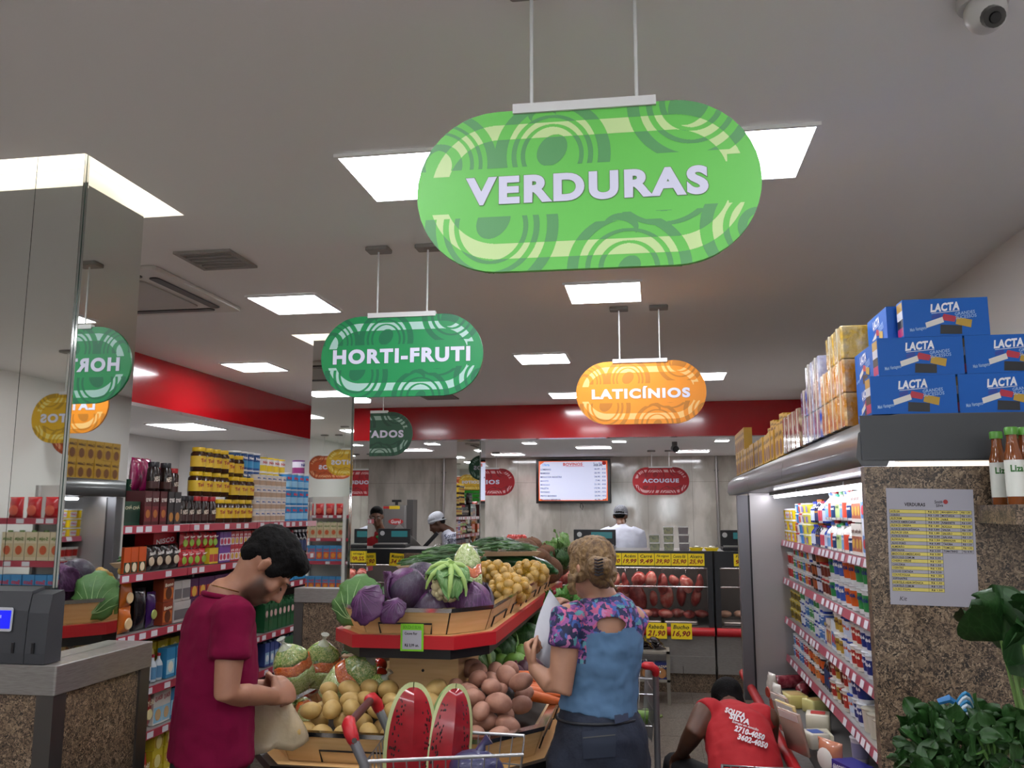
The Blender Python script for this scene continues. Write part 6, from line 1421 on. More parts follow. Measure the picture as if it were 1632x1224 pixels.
# ---------------------------------------------------------------- staff behind the counter
def staff(label, skin, head, HFv, HUv, shoulders, w, hip, cloth, cname, cap=None, hair=True, arms=None, scl=1., lean=None, eyes=False):
    f_ = V3(HFv.x, HFv.y, 0).normalized(); r_ = f_.cross(V3(0, 0, 1)).normalized()
    if lean is not None: r_ = lean
    rings = [(shoulders+V3(0, 0, .05), (.07, .06)), (shoulders+V3(0, 0, .0), (w*.85, .1)), (shoulders.lerp(hip, .2), (w, .13)), (shoulders.lerp(hip, .6), (w*.92, .13)), (hip, (w*.95, .14)), (V3(hip.x, hip.y, hip.z-.3), (w*.95, .15))]
    SA, SB = shoulders-r_*w*.92-V3(0, 0, .04), shoulders+r_*w*.92-V3(0, 0, .04)
    AA = arms or [(SA-V3(0, 0, .28)+f_*.05-r_*.03, SA-V3(0, 0, .38)+f_*.25+r_*.08), (SB-V3(0, 0, .28)+f_*.05+r_*.03, SB-V3(0, 0, .38)+f_*.25-r_*.08)]
    def body(b):
        hd['M'] = head_shapes(b, head, HFv, HUv, scl); b.tube([shoulders-V3(0, 0, .02), shoulders+V3(0, 0, .05), head-HUv.normalized()*.03], [.06, .055, .052], 12)
        b.tube([q for q, _ in rings], [(q[0]-.012, q[1]-.012) for _, q in rings], 14, side=r_, round=True)
        for S_, (E_, W_) in zip((SA, SB), AA):
            b.tube([S_, E_, W_], [.05, .042, .028], 10, round=True); hand_shapes(b, W_, (W_-E_)+f_*.1, V3(0, 0, -1), r_ if S_ is SA else -r_, .5)
        for s in (-1, 1): leg(b, hip+r_*s*.09-V3(0, 0, .1), V3(hip.x, hip.y, .5)+r_*s*.09, V3(hip.x, hip.y, .09)+r_*s*.09)
    t, bo = person(label, .011, skin, body, 4)
    if eyes: face_parts(t, hd['M'])
    if hair:
        def hr(b): b.ell((0, -.018, .05), (.079, .096, .08), 16, 12, hd['M']); b.ell((0, -.06, -.0), (.066, .042, .05), 12, 9, hd['M']); b.ell((0, .03, .09), (.062, .05, .035), 12, 8, hd['M'])
        garment(t, 'hair', HAIRB, hr, .009, 2)
    if cap:
        def cp3(b): b.ell((0, -.012, .058), (.086, .106, .082), 18, 12, hd['M']); b.tube([(.084*math.sin(a), .104*math.cos(a)-.012, .02+.03*math.cos(a)) for a in [2*pi*k/18 for k in range(18)]], .009, 6, closed=True, M=hd['M'])
        garment(t, 'hair_net', cap, cp3, .008, 2)
    def sh(b):
        b.tube([q for q, _ in rings], [q for _, q in rings], 16, side=r_)
        b.tube([shoulders-V3(0, 0, .03), shoulders.lerp(head, .38)], [.11, .072], 14)
        for S_, (E_, W_) in zip((SA, SB), AA): b.tube([S_.lerp(shoulders, .4), S_, S_.lerp(E_, .5), E_, E_.lerp(W_, .5 if cap else -.35)], [.075, .07, .065, .058, .05], 12)
    garment(t, cname, cloth, sh, .012, wr=(.1, .02))
    def tr(b):
        b.tube([hip, hip-V3(0, 0, .12)], [(.16, .12), (.165, .13)], 12, side=r_, round=True)
        for s in (-1, 1): leg(b, hip+r_*s*.09-V3(0, 0, .1), V3(hip.x, hip.y, .5)+r_*s*.09, V3(hip.x, hip.y, .08)+r_*s*.09, (.095, .075, .06))
    garment(t, 'trousers', C('1c1c22', .8), tr, .016)
    for s in (-1, 1): shoe(t, V3(hip.x, hip.y, .075)+r_*s*.09, f_, C('d0d0d0', .6))
    return t
COAT = mat('white_coat', 'c9cbd8', .8, bump=(10, .25)); NET = mat('hair_net', '8f9096', .7, bump=(80, 1.), noise=(90, '5a5a60', .4, .6))
hd_ = aY(989, 824, 10.2)
staff('butcher in a white coat and hair net with his back turned, centre', 'brown', hd_+V3(0, .03, 0), V3(.15, .9, -.45), V3(.05, .4, .9), aY(990, 842, 10.12)+V3(0, 0, -.02), .235, aY(990, 935, 9.98), COAT, 'white_coat', NET)
hd_ = aY(697, 834, 10.1)
b2 = staff('butcher in a printed white coat bending over a slicer', 'dark', hd_, V3(-.85, -.1, -.5), V3(-.5, 0, .8), aY(716, 852, 10.1)+V3(.02, 0, -.02), .2, aY(735, 930, 10.15), COAT, 'white_coat', mat('hair_net_white', 'b3b5bc', .7, bump=(80, .6)), lean=V3(.35, -.93, 0))
bc = [o for o in b2.children if o.name.startswith('white_coat')][0]
laytext(b2, 'coat_lettering', C('3a3f58', .7), bc, 'Souza', 719, 853, 22, 7, -.25, .03, .03); laytext(b2, 'coat_lettering', C('3a3f58', .7), bc, 'Silva', 722, 861, 18, 7, -.25, .03, .03)
hd_ = aY(600, 824, 9.95)
staff('young worker in a red uniform with green collar behind a scale', 'brown', hd_, V3(.25, -.95, -.12), V3(.02, -.1, .98), aY(610, 860, 10.05), .2, aY(612, 950, 10.1), mat('red_uniform', 'a3141d', .8), 'red_uniform', eyes=True)
q = aY(612, 860, 10.02); MB().tube([q+V3(.075*math.cos(a), .07*math.sin(a)-.02, .045+.02*math.sin(a)) for a in [2*pi*k/16 for k in range(16)]], (.018), 8, closed=True).build('green_collar', C('1f8a3c', .7), bpy.data.objects[[o.name for o in bpy.data.objects if o.name.startswith('person') and o.parent is None][-1]], True)
# ================================================================ butchery counter
YM = 8.86
def meatcase(x0, x1, label, hang, lit=True):
    t = thing('meat_case', label, 'display case', (0, 0, 0)); D = C('26282b', .4); DD = C('4b4744', .6)
    MB().bx(x0, x1, YM+.04, YM+.72, 0, .18).build('granite_kick', GRAN, t)
    MB().bx(x0, x1, YM+.02, YM+.72, .25, .55).build('steel_base', STEEL, t)
    x = x0
    while x < x1-.01: MB().bx(x+.003, min(x+.42, x1)-.003, YM+.012, YM+.03, .182, .345).build('base_panel', STEEL, t); x += .42
    MB().bx(x0, x1, YM+.02, YM+.72, .551, .62).build('well', DD, t)
    MB().bx(x0, x1, YM+.70, YM+.72, .62, 1.34).build('back_panel', DD, t)
    MB().bx(x0, x1, YM-.02, YM+.72, 1.335, 1.36).build('top_board', STEEL, t)
    MB().bx(x0, x1, YM-.025, YM-.02, 1.20, 1.36).build('header', D, t)
    for x in (x0, x1-.05): MB().bx(x, x+.05, YM-.015, YM+.05, .55, 1.335).build('end_post', D, t)
    MB().bx(x0, x0+.02, YM+.05, YM+.70, .62, 1.335).build('end_panel', C('7a7876', .3), t); MB().bx(x1-.02, x1, YM+.05, YM+.70, .62, 1.335).build('end_panel', C('7a7876', .3), t)
    MB().bx(x0+.05, x1-.05, YM, YM+.006, .62, 1.20).build('front_glass', GLASS, t)
    for z in (1.19, 1.01): MB().tube([(x0+.05, YM+.0, z), (x1-.05, YM+.0, z)], .008, 8).build('chrome_bar', CHROME, t, True)
    MB().tube([(x0+.03, YM+.22, 1.175), (x1-.03, YM+.22, 1.175)], .008, 8).build('hook_rail', CHROME, t, True)
    if lit: MB().bx(x0+.08, x1-.08, YM+.10, YM+.13, 1.318, 1.332).build('light_tube', mat('case_tube', 'ffffff', .5, emit='fff2ee', es=30.0), t)
    for k in range(int((x1-x0-.1)/.36)): MB().rbx(x0+.07+k*.36, x0+.07+k*.36+.33, YM+.14, YM+.68, .621, .66, .02).build('steel_tray', STEEL, t)
    MB().tube([(x0, YM-.035, .585), (x1, YM-.035, .585)], .042, 12).build('bumper_rail', REDP, t, True)
    return t
meatcase(-1.45, .54, 'glass fronted meat counter with hanging cuts and a red bumper', True)
meatcase(.56, 1.40, 'second meat case in the corner beside the cooler', False)
meatcase(-3.5, -1.47, 'left meat case partly hidden behind the produce island', False)
MEAT = [mat('beef_%d' % i, c, .35, coat=.4, noise=(16, c2, .42, .68), bump=(22, .5)) for i, (c, c2) in enumerate((('8f2a26', 'b8786c'), ('a8443c', 'c89484'), ('74201e', 'a04c44')))]
def cut(loc, r, h, seed, label, m):
    R = random.Random(seed); b = lumpy(1, seed, .5, 16, 14, (r*.85, r*.65, h*.85)); o = b.build('meat_cut', m, None, 'all', loc, R.uniform(-1, 1)); tag(o, label, 'meat', 'beef cuts hung in the counter')
    MB().tube([(0, 0, h*.85), (0, 0, h+.02), (.012, 0, h+.035), (.02, 0, h+.02)], .004, 6).build('hook', CHROME, o, True)
    return o
for i in range(15):
    x = -1.3+i*.122; h = .075+.02*((i*7) % 3)
    cut((x, YM+.22, 1.172-h-.03), .068, h, 400+i, 'beef cut hanging on the front hooks, %s from the island side' % ORD[i], MEAT[i % 3])
for i in range(12):
    x = -1.25+i*.15; cut((x, YM+.42, .88), .075, .13, 430+i, 'darker beef cut hanging in the second row, %s from the island side' % ORD[i], MEAT[(i+1) % 3])
for i in range(16):
    o = lumpy(.07, 450+i, .2, 12, 8, (1.1, 1, .6)).build('meat_piece', MEAT[i % 3], None, 'all', (-1.3+.115*i, YM+.26+.12*(i % 2), .715), i); tag(o, 'raw beef piece lying in the steel trays, %s from the island side' % ORD[i], 'meat', 'beef pieces in trays')
for i in range(5):
    o = lumpy(.06, 480+i, .2, 12, 8, (1.1, 1, .6)).build('sausage_coil', mat('pale_meat', 'a8826c', .4, coat=.4), None, 'all', (.68+.14*i, YM+.4, .715), i); tag(o, 'pale cut in the corner meat case, %s from the post' % ORD[i], 'meat', 'pale cuts in the corner case')
# price cards on the header
def pcard(x, z, w, h, y, l1, price, label, tilt=0.):
    t = MB().bx(-w/2, w/2, -.0015, .0, -h/2, h/2).build('price_card', YEL, None, False, (x, y, z), (0, tilt, 0)); tag(t, label, 'price card', 'yellow price cards')
    b = MB(); letter(b, l1, w*.75, h*.26, (0, -.0022, h*.26), .02, slant=.2); b.build('name_lettering', INK, t)
    b = MB(); letter(b, price, w*.82, h*.42, (0, -.0022, -h*.18), .035, slant=.3); b.build('price_lettering', C('8a1a1a', .7), t)
for i, (l1, p_) in enumerate((('Costela', '19,90'), ('Maminha', '28,90'), ('Lagarto', '22,90'), ('Músculo', '17,90'), ('Acém', '19,99'), ('Carré', '9,49'), ('Filé mignon', '39,90'), ('Contra filé', '25,90'), ('Alcatra', '25,90'))):
    pcard(-.92+i*.163, 1.277, .158, .118, YM-.0265, l1, p_, 'yellow card reading %s %s on the meat counter header' % (l1, p_))
pcard(.83, 1.277, .17, .118, YM-.0265, 'Frango', '9,50', 'yellow card on the corner meat case header')
pcard(-2.68, 1.25, .17, .13, YM-.0265, 'Mussarela', '34,90', 'yellow card priced 34,90 left of the granite board', .06); pcard(-3.0, 1.25, .17, .13, YM-.0265, 'Presunto', '26,90', 'yellow card beside the middle mirrored column', -.04)
for x, p_, l_ in ((.22, '16,90', 'Bucho'), (-.02, '21,90', 'Rabada')): pcard(x, .595, .2, .15, YM-.085, l_, p_, 'yellow card reading %s hung on the red bumper rail' % l_)
gb_ = MB().bx(-2.6, -2.18, YM-.06, YM-.03, 1.14, 1.32).build('granite_board', GRAN); tag(gb_, 'small granite board standing on the left counter edge', 'board')
# things on the counter
def scale(loc, rz, w, label, face=True):
    t = thing('scale', label, 'scale', loc, rz)
    MB().rbx(-w/2, w/2, -.16, .16, .0, .035, .02).build('base', BLACKP, t); MB().rbx(-w/2+.02, w/2-.02, -.14, .1, .036, .046, .02).build('steel_plate', STEEL, t)
    h = MB().rbx(-w/2, w/2, .10, .16, .036, .20, .012).build('display_housing', BLACKP, t)
    MB().bx(-w*.08, w*.42, .098, .10, .11, .175).build('screen', mat('lcd', '2a5a5e', .2, emit='3f8f93', es=.25), h)
    b = MB(); M = Matrix.Translation((-w*.36, .0985, .15)) @ Matrix.Rotation(pi/2, 4, 'X'); b.lathe([(.026, -.0008), (.026, .0008)], 16, M); b.build('badge', C('b8b8b8', .4), h)
    return t
scale((-.64, YM+.2, 1.361), 0, .44, 'black counter scale above the hair of the woman'); scale((.80, YM+.2, 1.361), 0, .3, 'black counter scale on the corner case by the cooler'); scale((-2.86, YM+.35, 1.361), .1, .36, 'dark counter scale in front of the young worker')
OL = mat('olive_fill', '55602c', .3, vor=(60, ['4f5a26', '6a7434', '3f4a20', '7a7c40'], .05), coat=1.); BEET = mat('beet_fill', '2c0f16', .3, coat=1.)
def tubc(x, y, z, m, label):
    t = thing('deli_tub', label, 'tub', (x, y, z)); MB().fr([(-.045, -.035), (.045, -.035), (.045, .035), (-.045, .035)], .001, [(-.05, -.04), (.05, -.04), (.05, .04), (-.05, .04)], .068).build('contents', m, t)
    MB().fr([(-.047, -.037), (.047, -.037), (.047, .037), (-.047, .037)], 0, [(-.053, -.043), (.053, -.043), (.053, .043), (-.053, .043)], .074, None, (1, 0)).build('clear_tub', FILM, t); MB().bx(-.055, .055, -.045, .045, .0745, .08).build('lid', mat('clear_lid', 'e8ece8', .1, alpha=.35), t)
zt = 1.361
for x, k, m, n_ in ((-.02, 2, OL, 'olive'), (.12, 3, OL, 'olive'), (.27, 3, BEET, 'beetroot'), (-1.28, 1, OL, 'olive'), (-1.06, 1, OL, 'olive'), (-.93, 1, OL, 'olive'), (-1.17, 1, OL, 'olive')):
    for j in range(k): tubc(x+rnd.uniform(-.004, .004), YM+.06, zt+j*.081, m, 'clear tub of %s on the counter at %s, level %s' % (n_, {-.02: 'the coat edge', .12: 'the centre stack', .27: 'the dark stack', -1.28: 'the far island side', -1.06: 'the third spot', -.93: 'the hair', -1.17: 'the second spot'}[x], ('one', 'two', 'three')[j]))
for i, x in enumerate((.41, .56)):
    t = thing('yellow_tray', 'yellow foam tray of wrapped food on the counter, %s from the scale' % ('second', 'first')[i], 'tray', (x-.02, YM+.08, zt))
    MB().fr([(-.05, -.05), (.05, -.05), (.05, .05), (-.05, .05)], 0, [(-.07, -.065), (.07, -.065), (.07, .065), (-.07, .065)], .03).build('tray', YEL, t); lumpy(.05, 77+i, .2, 12, 8, (1, .9, .35)).build('wrapped_food', mat('pale_food', 'b5ad8a', .2, coat=1.), t, 'all', (0, 0, .03))
# slicer, steel cabinet, work table behind
sl = thing('slicer', 'steel meat slicer with slanted plate in front of the bending butcher', 'slicer', (-2.80, 9.76, 1.0))
MB().rbx(-.18, .18, -.16, .12, .0, .33, .03).build('base', STEEL, sl); MB().bx(-.2, .2, -.15, .1, -1.0, -.001).build('pedestal', STEELD, sl); M = Matrix.Translation((.05, -.05, .42)) @ Matrix.Rotation(.75, 4, 'Y')
MB().bx(-.24, .24, -.02, .02, -.04, .0, M).bx(-.26, .26, -.03, -.02, -.08, .02, M).build('carriage_plate', STEEL, sl); MB().lathe([(.1, -.006), (.1, .006)], 24, Matrix.Translation((-.05, .05, .36)) @ Matrix.Rotation(pi/2, 4, 'X')).build('blade', CHROME, sl, True); MB().bx(-.02, .02, -.08, -.04, -.18, .12, Matrix.Translation((.25, -.02, .42)) @ Matrix.Rotation(.75, 4, 'Y')).build('handle', BLACKP, sl)
tb = thing('work_table', 'steel work table along the butchery wall', 'table', (-1.2, 11.4, 0))
MB().bx(-2.2, 2.4, -.3, .35, .86, .9).build('table_top', STEEL, tb)
for x in (-2.1, 0, 2.3):
    for y in (-.25, .3): MB().tube([(x, y, 0), (x, y, .86)], .02, 8).build('leg', STEELD, tb, True)
p = aY(631, 860, 10.9); cb = thing('bone_saw', 'grey steel butchery machine with stickers behind the young worker', 'machine', (p.x, 10.9, 0))
MB().rbx(-.19, .19, -.2, .2, .0, .85, .02).build('stand', STEELD, cb); MB().rbx(-.15, .17, -.12, .12, 1.28, 1.83, .03).build('upper_housing', C('7d7a78', .4, metal=.4), cb); MB().bx(.17, .25, -.1, .1, .851, 1.9).build('column', C('5a5857', .4, metal=.5), cb); MB().bx(-.19, .25, -.2, .2, .851, .9).build('saw_table', STEEL, cb)
MB().tube([(.0, 0, 1.83), (0, 0, 1.87)], .02, 8).build('knob_stem', BLACKP, cb, True); MB().bx(-.06, .06, -.015, .015, 1.87, 1.90).build('clamp_knob', BLACKP, cb)
M = Matrix.Translation((.03, -.1215, 1.62)) @ Matrix.Rotation(pi/2, 4, 'X'); MB().lathe([(.1, -.001), (.1, .001)], 20, M, 1, .4).build('oval_badge', C('b03030', .4), cb); b = MB(); letter(b, 'Gural', .13, .045, (.03, -.124, 1.62), .03); b.build('lettering', C('d8d0d0', .5), cb)
for x, z, w_, h_, c_ in ((-.08, 1.36, .13, .08, 'd8a820'), (.1, 1.42, .12, .16, 'd6d6dc'), (.01, 1.8, .14, .04, 'd8b820'), (-.1, 1.8, .08, .03, 'b02a2a')): MB().bx(x-w_/2, x+w_/2, -.1225, -.1205, z-h_/2, z+h_/2).build('sticker', C(c_, .5), cb)
# wall pipes
for px, lab in ((1143, 'thin metal pipe running up the marble wall near the cooler'), (707, 'thin metal pipe on the marble wall above the bending butcher')):
    p = aY(px, 780, YW-.04); t = thing('wall_pipe', lab, 'pipe', (p.x, YW-.04, 0)); MB().tube([(0, 0, .9), (0, 0, HL-.001)], .018, 10).build('pipe', C('a9a6a2', .3, metal=.8), t, True)
    for z in (1.3, 2.3): MB().bx(-.035, .035, .0, .026, z-.012, z+.012).build('clamp', C('8d8a86', .4, metal=.6), t)
# ---------------------------------------------------------------- television
tv = thing('television', 'wall television showing the BOVINOS price list', 'television', (-1.115, YW-.10, 2.165))
W2, H2 = .515, .305
MB().rbx(-W2, W2, -.03, .03, -H2, H2, .008).build('housing', C('121214', .25), tv)
MB().bx(-W2+.04, W2-.04, -.0312, -.030, -H2+.035, H2-.03).build('screen', mat('tv_orange', 'd8602a', .3, emit='e8683a', es=.75), tv)
b = MB(); n = 10
sm = mat('tv_page', 'c8cce0', .3, emit='c6cbe6', es=.80)
pts2 = [(x, z) for x, z in [(-W2+.055, -H2+.06), (-W2+.12, -H2+.045), (W2-.12, -H2+.045), (W2-.06, -H2+.07), (W2-.05, 0), (W2-.06, H2-.08), (W2-.12, H2-.04), (-W2+.12, H2-.04), (-W2+.06, H2-.08), (-W2+.05, 0)]]
b.add([(x, -.0318, z) for x, z in pts2], [tuple(range(len(pts2)))]); b.build('screen_page', sm, tv)
b = MB(); letter(b, 'BOVINOS', .27, .045, (0, -.0326, H2-.075), .04); b.bx(-.1, .16, -.0328, -.0326, H2-.108, H2-.103); b.build('screen_title', mat('tv_title', 'c84a1e', .4, emit='c8481c', es=.5), tv)
b = MB()
for k, (a_, c_) in enumerate((('LOMBINHO', '18,99 - KG'), ('MAMINHA', '25,90 - KG'), ('MIOLO DA ALCATRA', '24,90 - KG'), ('MOCOTÓ', '7,90 - KG'), ('MÚSCULO', '21,90 - KG'), ('PALETA', '19,90 - KG'), ('PATINHO', '24,99 - KG'), ('PEITO BOVINO', '20,90 - KG'), ('PICANHA MINERVA', '42,90 - KG'))):
    z = H2-.145-k*.052; w_ = len(a_)*.0185; letter(b, a_, w_, .027, (-W2+.065+w_/2, -.0326, z), .02); w_ = len(c_)*.0155; letter(b, c_, w_, .027, (W2-.065-w_/2, -.0326, z), .02)
b.build('screen_list', mat('tv_text', '101018', .4), tv)
b = MB(); letter(b, 'Souza Silva', .12, .05, (W2-.17, -.0326, H2-.08), .02); b.build('screen_logo', mat('tv_text', '101018', .4), tv); MB().lathe([(.028, -.0004), (.028, .0004)], 14, Matrix.Translation((W2-.085, -.0328, H2-.062)) @ Matrix.Rotation(pi/2, 4, 'X')).build('screen_emblem', mat('tv_red', 'a01a18', .4, emit='a81c1a', es=.4), tv)
b = MB(); letter(b, 'Oferta', .1, .04, (-W2+.14, -.0326, H2-.08), .03); b.build('screen_mark', mat('tv_blue', '6aa0d8', .4, emit='6aa0d8', es=.5), tv)
MB().bx(-.15, .15, .03, .087, -.12, .12).build('wall_bracket', BLACKP, tv); MB().tube([(.1, .02, -H2), (.09, .03, -H2-.05), (.12, .03, -H2-.09), (.13, .03, -H2-.04), (.11, .02, -H2)], .005, 6).build('cable', BLACKP, tv, True)
# ---------------------------------------------------------------- stand of dark packs below the counter
st = thing('pack_stand', 'low slatted stand with dark packs in front of the meat counter', 'stand', (-.12, 8.45, 0))
for x in (-.2, .2):
    for y in (-.14, .14): MB().bx(x-.015, x+.015, y-.015, y+.015, 0, .47).build('leg', C('7a7468', .6), st)
for z in (.2, .45): MB().bx(-.215, .215, -.155, .155, z, z+.02).build('shelf_board', C('8a8478', .6), st)
for i in range(9):
    o = pouch_mesh(.13, .05, .1, 60+i).build('sausage_pack', mat('foil_dark', '1c1214', .15, coat=1., bump=(40, .5)), None, 'all', (-.25+.13*(i % 3), 8.40+.03*(i % 2), .475+.035*(i//3)), (-1.2, 0, .2*i)); tag(o, 'shiny dark sausage pack on the slatted stand, layer %s, %s across' % (('one', 'two', 'three')[i//3], ORD[i % 3]), 'pack', 'dark packs on the stand')
bx_ = box_proto('burger_box', .13, .1, .15, '1e2a66', '6a4a2c', 'SADIA', 'd8c8b0', spot='b07a48')
for i in range(3): bx_.put((-.26+.14*i, 8.38, .2205), 0, 'navy burger box on the lower board of the stand, %s across' % ORD[i], 'box', 'burger boxes on the stand')
# ================================================================ shopping carts
def cart(loc, rz, w, l, zh, zr, label, wf=.6, grip='4a1a1e', redtips=True):
    """local +X is forward; handle at x = 0; w handle width, l basket length, zh handle height, zr rim height"""
    t = thing('shopping_cart', label, 'shopping cart', loc, rz); h2 = w/2; f2 = w/2*wf; zb = zr-.36
    hb = MB().tube([(0, -h2+.05, zh), (0, h2-.05, zh)], .013, 10).build('handle_bar', C(grip, .4), t, True)
    for s in (-1, 1):
        MB().tube([(-.004, s*(h2-.05), zh+.001), (0, s*(h2-.02), zh), (.012, s*h2, zh-.02), (.02, s*h2, zh-.04)], [.019, .021, .021, .018], 10, round=True).build('handle_end', REDP, t, True)
        MB().tube([(.028, s*(h2+.021), zh-.035), (.028, s*(h2+.026), zh-.035)], .008, 8).build('bolt', CHROME, t, True)
        MB().tube([(.02, s*h2, zh-.04), (.055, s*h2, zh-.11), (.065, s*h2, zb-.02), (.05, s*h2, .25)], [.016, .016, .016, .014], 10).build('side_post', mat('cart_post', '8c8c90', .35, .7), t, True)
        MB().tube([(.05, s*h2, .25), (l*.95, s*f2*1.3, .18)], .012, 8).build('base_rail', ZINC, t, True)
    b = MB(); rim = [(.06, -h2, zr), (l, -f2, zr+.0), (l, f2, zr), (.06, h2, zr)]; bot = [(.1, -h2*.85, zb+.05), (l*.9, -f2*.8, zb), (l*.9, f2*.8, zb), (.1, h2*.85, zb+.05)]
    MB().tube(rim, .0055, 8, closed=True).build('basket_rim', ZINC, t, True)
    def lp(a, c, u): return tuple(a[k]+(c[k]-a[k])*u for k in range(3))
    for q in (.0, .25, .5, .75): b.tube([lp(rim[i], bot[i], q) for i in range(4)], .0026, 5, closed=True)
    for i in range(4):
        j = (i+1) % 4; n = 12 if i % 2 == 0 else 8
        for k in range(n+1): b.tube([lp(rim[i], rim[j], k/n), lp(bot[i], bot[j], k/n)], .0022, 5)
    for k in range(9): b.tube([lp(bot[0], bot[3], k/8), lp(bot[1], bot[2], k/8)], .0022, 5)
    b.build('wire_basket', ZINC, t, True)['kind'] = 'stuff'
    for x, y in ((.08, -h2), (.08, h2), (l*.92, -f2*1.3), (l*.92, f2*1.3)):
        MB().tube([(x, y-.012, .055), (x, y+.012, .055)], .054, 16).build('wheel', C('3a3a3c', .5), t, True); MB().bx(x-.012, x+.012, y-.018, y+.018, .09, .21).build('caster', ZINC, t)
    return t
cart((-.945, 2.75, 0), .13, .40, .52, 1.12, 1.02, 'shopping cart with red handle ends carrying watermelon wedges', .55)
cart((-.20, 4.42, 0), pi/2, .36, .6, 1.0, .93, 'shopping cart standing behind the woman', .7)
cart((.33, 2.78, 0), pi/2, .30, .5, .965, .86, 'shopping cart with a red handle at the bottom edge', .8, 'b51822')
# watermelon wedges
FLESH = mat('melon_flesh', 'a4222c', .22, coat=.5, noise=(14, '841820', .35, .7)); RINDW = mat('melon_white_rind', 'b9c08a', .35); RINDG = mat('melon_rind', '7f9f60', .3, noise=(7, 'a3bb84', .45, .6, (6, 6, .6)))
def melon(loc, rot, R, H, ridge, label, seed):
    t = thing('watermelon_wedge', label, 'watermelon', loc, rot); n = 22; rnd_ = random.Random(seed)
    def ro(v): return math.sqrt(max(0, 1-(2*v-1)**2))**.85
    lv = [.5-.5*math.cos(pi*max(.003, min(.997, j/n))) for j in range(n+1)]
    b = MB(); vs = []; fs = []; m = 12     # back rind
    for v in lv:
        for i in range(m+1): a = pi*i/m; vs.append((R*ro(v)*math.cos(a), R*.8*ro(v)*math.sin(a), H*v))
    for j in range(n):
        for i in range(m): k = j*(m+1)+i; fs.append((k, k+1, k+m+2, k+m+1))
    b.add(vs, fs).build('green_rind', RINDG, t, 'all')
    def strip(name, mt, pa, pb, off=0):
        vs = []; fs = []
        for v in lv: vs += [pa(v), pb(v)]
        for j in range(n): fs.append((2*j, 2*j+1, 2*j+3, 2*j+2))
        MB().add(vs, fs).build(name, mt, t, 'all')
    w_ = .87
    def pt(s, v, k):   # s side, k 0 at ridge .. 1 at the skin
        r_ = ro(v); hh = .5+(v-.5)*1.0; return (s*R*r_*k+ridge[0]*R*r_*(1-k), ridge[1]*R*r_*(1-k), H*(hh if k > .99 else .5+(v-.5)*(w_+(1-w_)*k**6)))
    for s in (-1, 1):
        strip('white_rind', RINDW, lambda v: pt(s, v, 1.), lambda v: pt(s, v, w_)); strip('red_flesh', FLESH, lambda v: pt(s, v, w_), lambda v: pt(s, v, 0.))
        bs = MB()
        for _ in range(46):
            v = rnd_.uniform(.12, .92); k = rnd_.uniform(.45, .8); p_ = pt(s, v, k); bs.ell((p_[0], p_[1]-.0005, p_[2]), (.0026, .0016, .0045), 6, 4)
        bs.build('seed', C('1a0c0a', .3), t)['kind'] = 'stuff'
    return t
p = aY(656, 1090, 2.80); melon((p.x-.012, 2.80, p.z-.415), (0, .045, .35), .085, .42, (.05, -.45), 'larger red watermelon wedge standing upright in the cart', 1)
p = aY(722, 1097, 2.84); melon((p.x-.035, 2.85, p.z-.40), (0, .12, .75), .085, .41, (-.2, -.55), 'smaller red watermelon wedge leaning beside the larger one', 2)
o = lumpy(.09, 71, .3, 16, 10, (1.1, .7, .7)).build('plastic_sack', mat('violet_film', '3a3a5e', .3, coat=.4, bump=(18, .8)), None, 'all', aY(765, 1225, 2.84), .3); tag(o, 'bluish plastic sack in the front of the watermelon cart', 'sack'); MB().tube([(0, 0, .05), (.01, 0, .075), (.03, 0, .09)], [.02, .01, .02], 8).build('knot', mat('violet_film', '3a3a5e'), o, True)
o = lumpy(.045, 72, .15, 14, 10, (1.6, .9, .9)).build('green_squash', mat('squash_skin', '7fa04c', .4, noise=(9, '5f8a3a', .4, .7)), None, 'all', aY(1030, 1142, 4.75), .2); tag(o, 'pale green squash lying in the cart behind the woman', 'squash'); MB().tube([(.07, 0, 0), (.085, 0, .004)], .008, 6).build('stem', C('6a7a3a', .6), o, True)
p = aZ(833, 1193, .868); o = lumpy(.026, 73, .35, 12, 9, (.9, .8, 1.3)).build('crumpled_paper', mat('tissue', 'cfcfd4', .7, bump=(60, 1.)), None, 'all', (p.x, p.y, .868+.03)); tag(o, 'crumpled white paper lying on the lower wooden ledge', 'paper')
# crumpled bags on the lower tray
for (x, y, Y, col, lab, s_) in [(790, 1092, 3.62, 'a9a3b0', 'upright grey plastic bag stuck between carrots and mangoes', 1.), (765, 1108, 3.58, 'b3aca6', 'crumpled white plastic bag under the mangoes', .8)]:
    b = MB(); vs = []; n = 9; R_ = random.Random(int(x))
    for j in range(n+1):
        for i in range(n+1): u, v = i/n-.5, j/n; vs.append(((u*.13*(1-.3*v)+.02*v)*s_, (.02*math.sin(9*u+4*v)+R_.uniform(-.006, .006))*s_, (v*.10+.02*math.sin(5*u))*s_))
    o = b.add(vs, [(j*(n+1)+i, j*(n+1)+i+1, (j+1)*(n+1)+i+1, (j+1)*(n+1)+i) for j in range(n) for i in range(n)]).build('plastic_bag', mat('bag_'+col, col, .35, alpha=.8), None, 'all', aY(x, y+16, Y), .4); o.modifiers.new('s', 'SOLIDIFY').thickness = .002; tag(o, lab, 'bag')
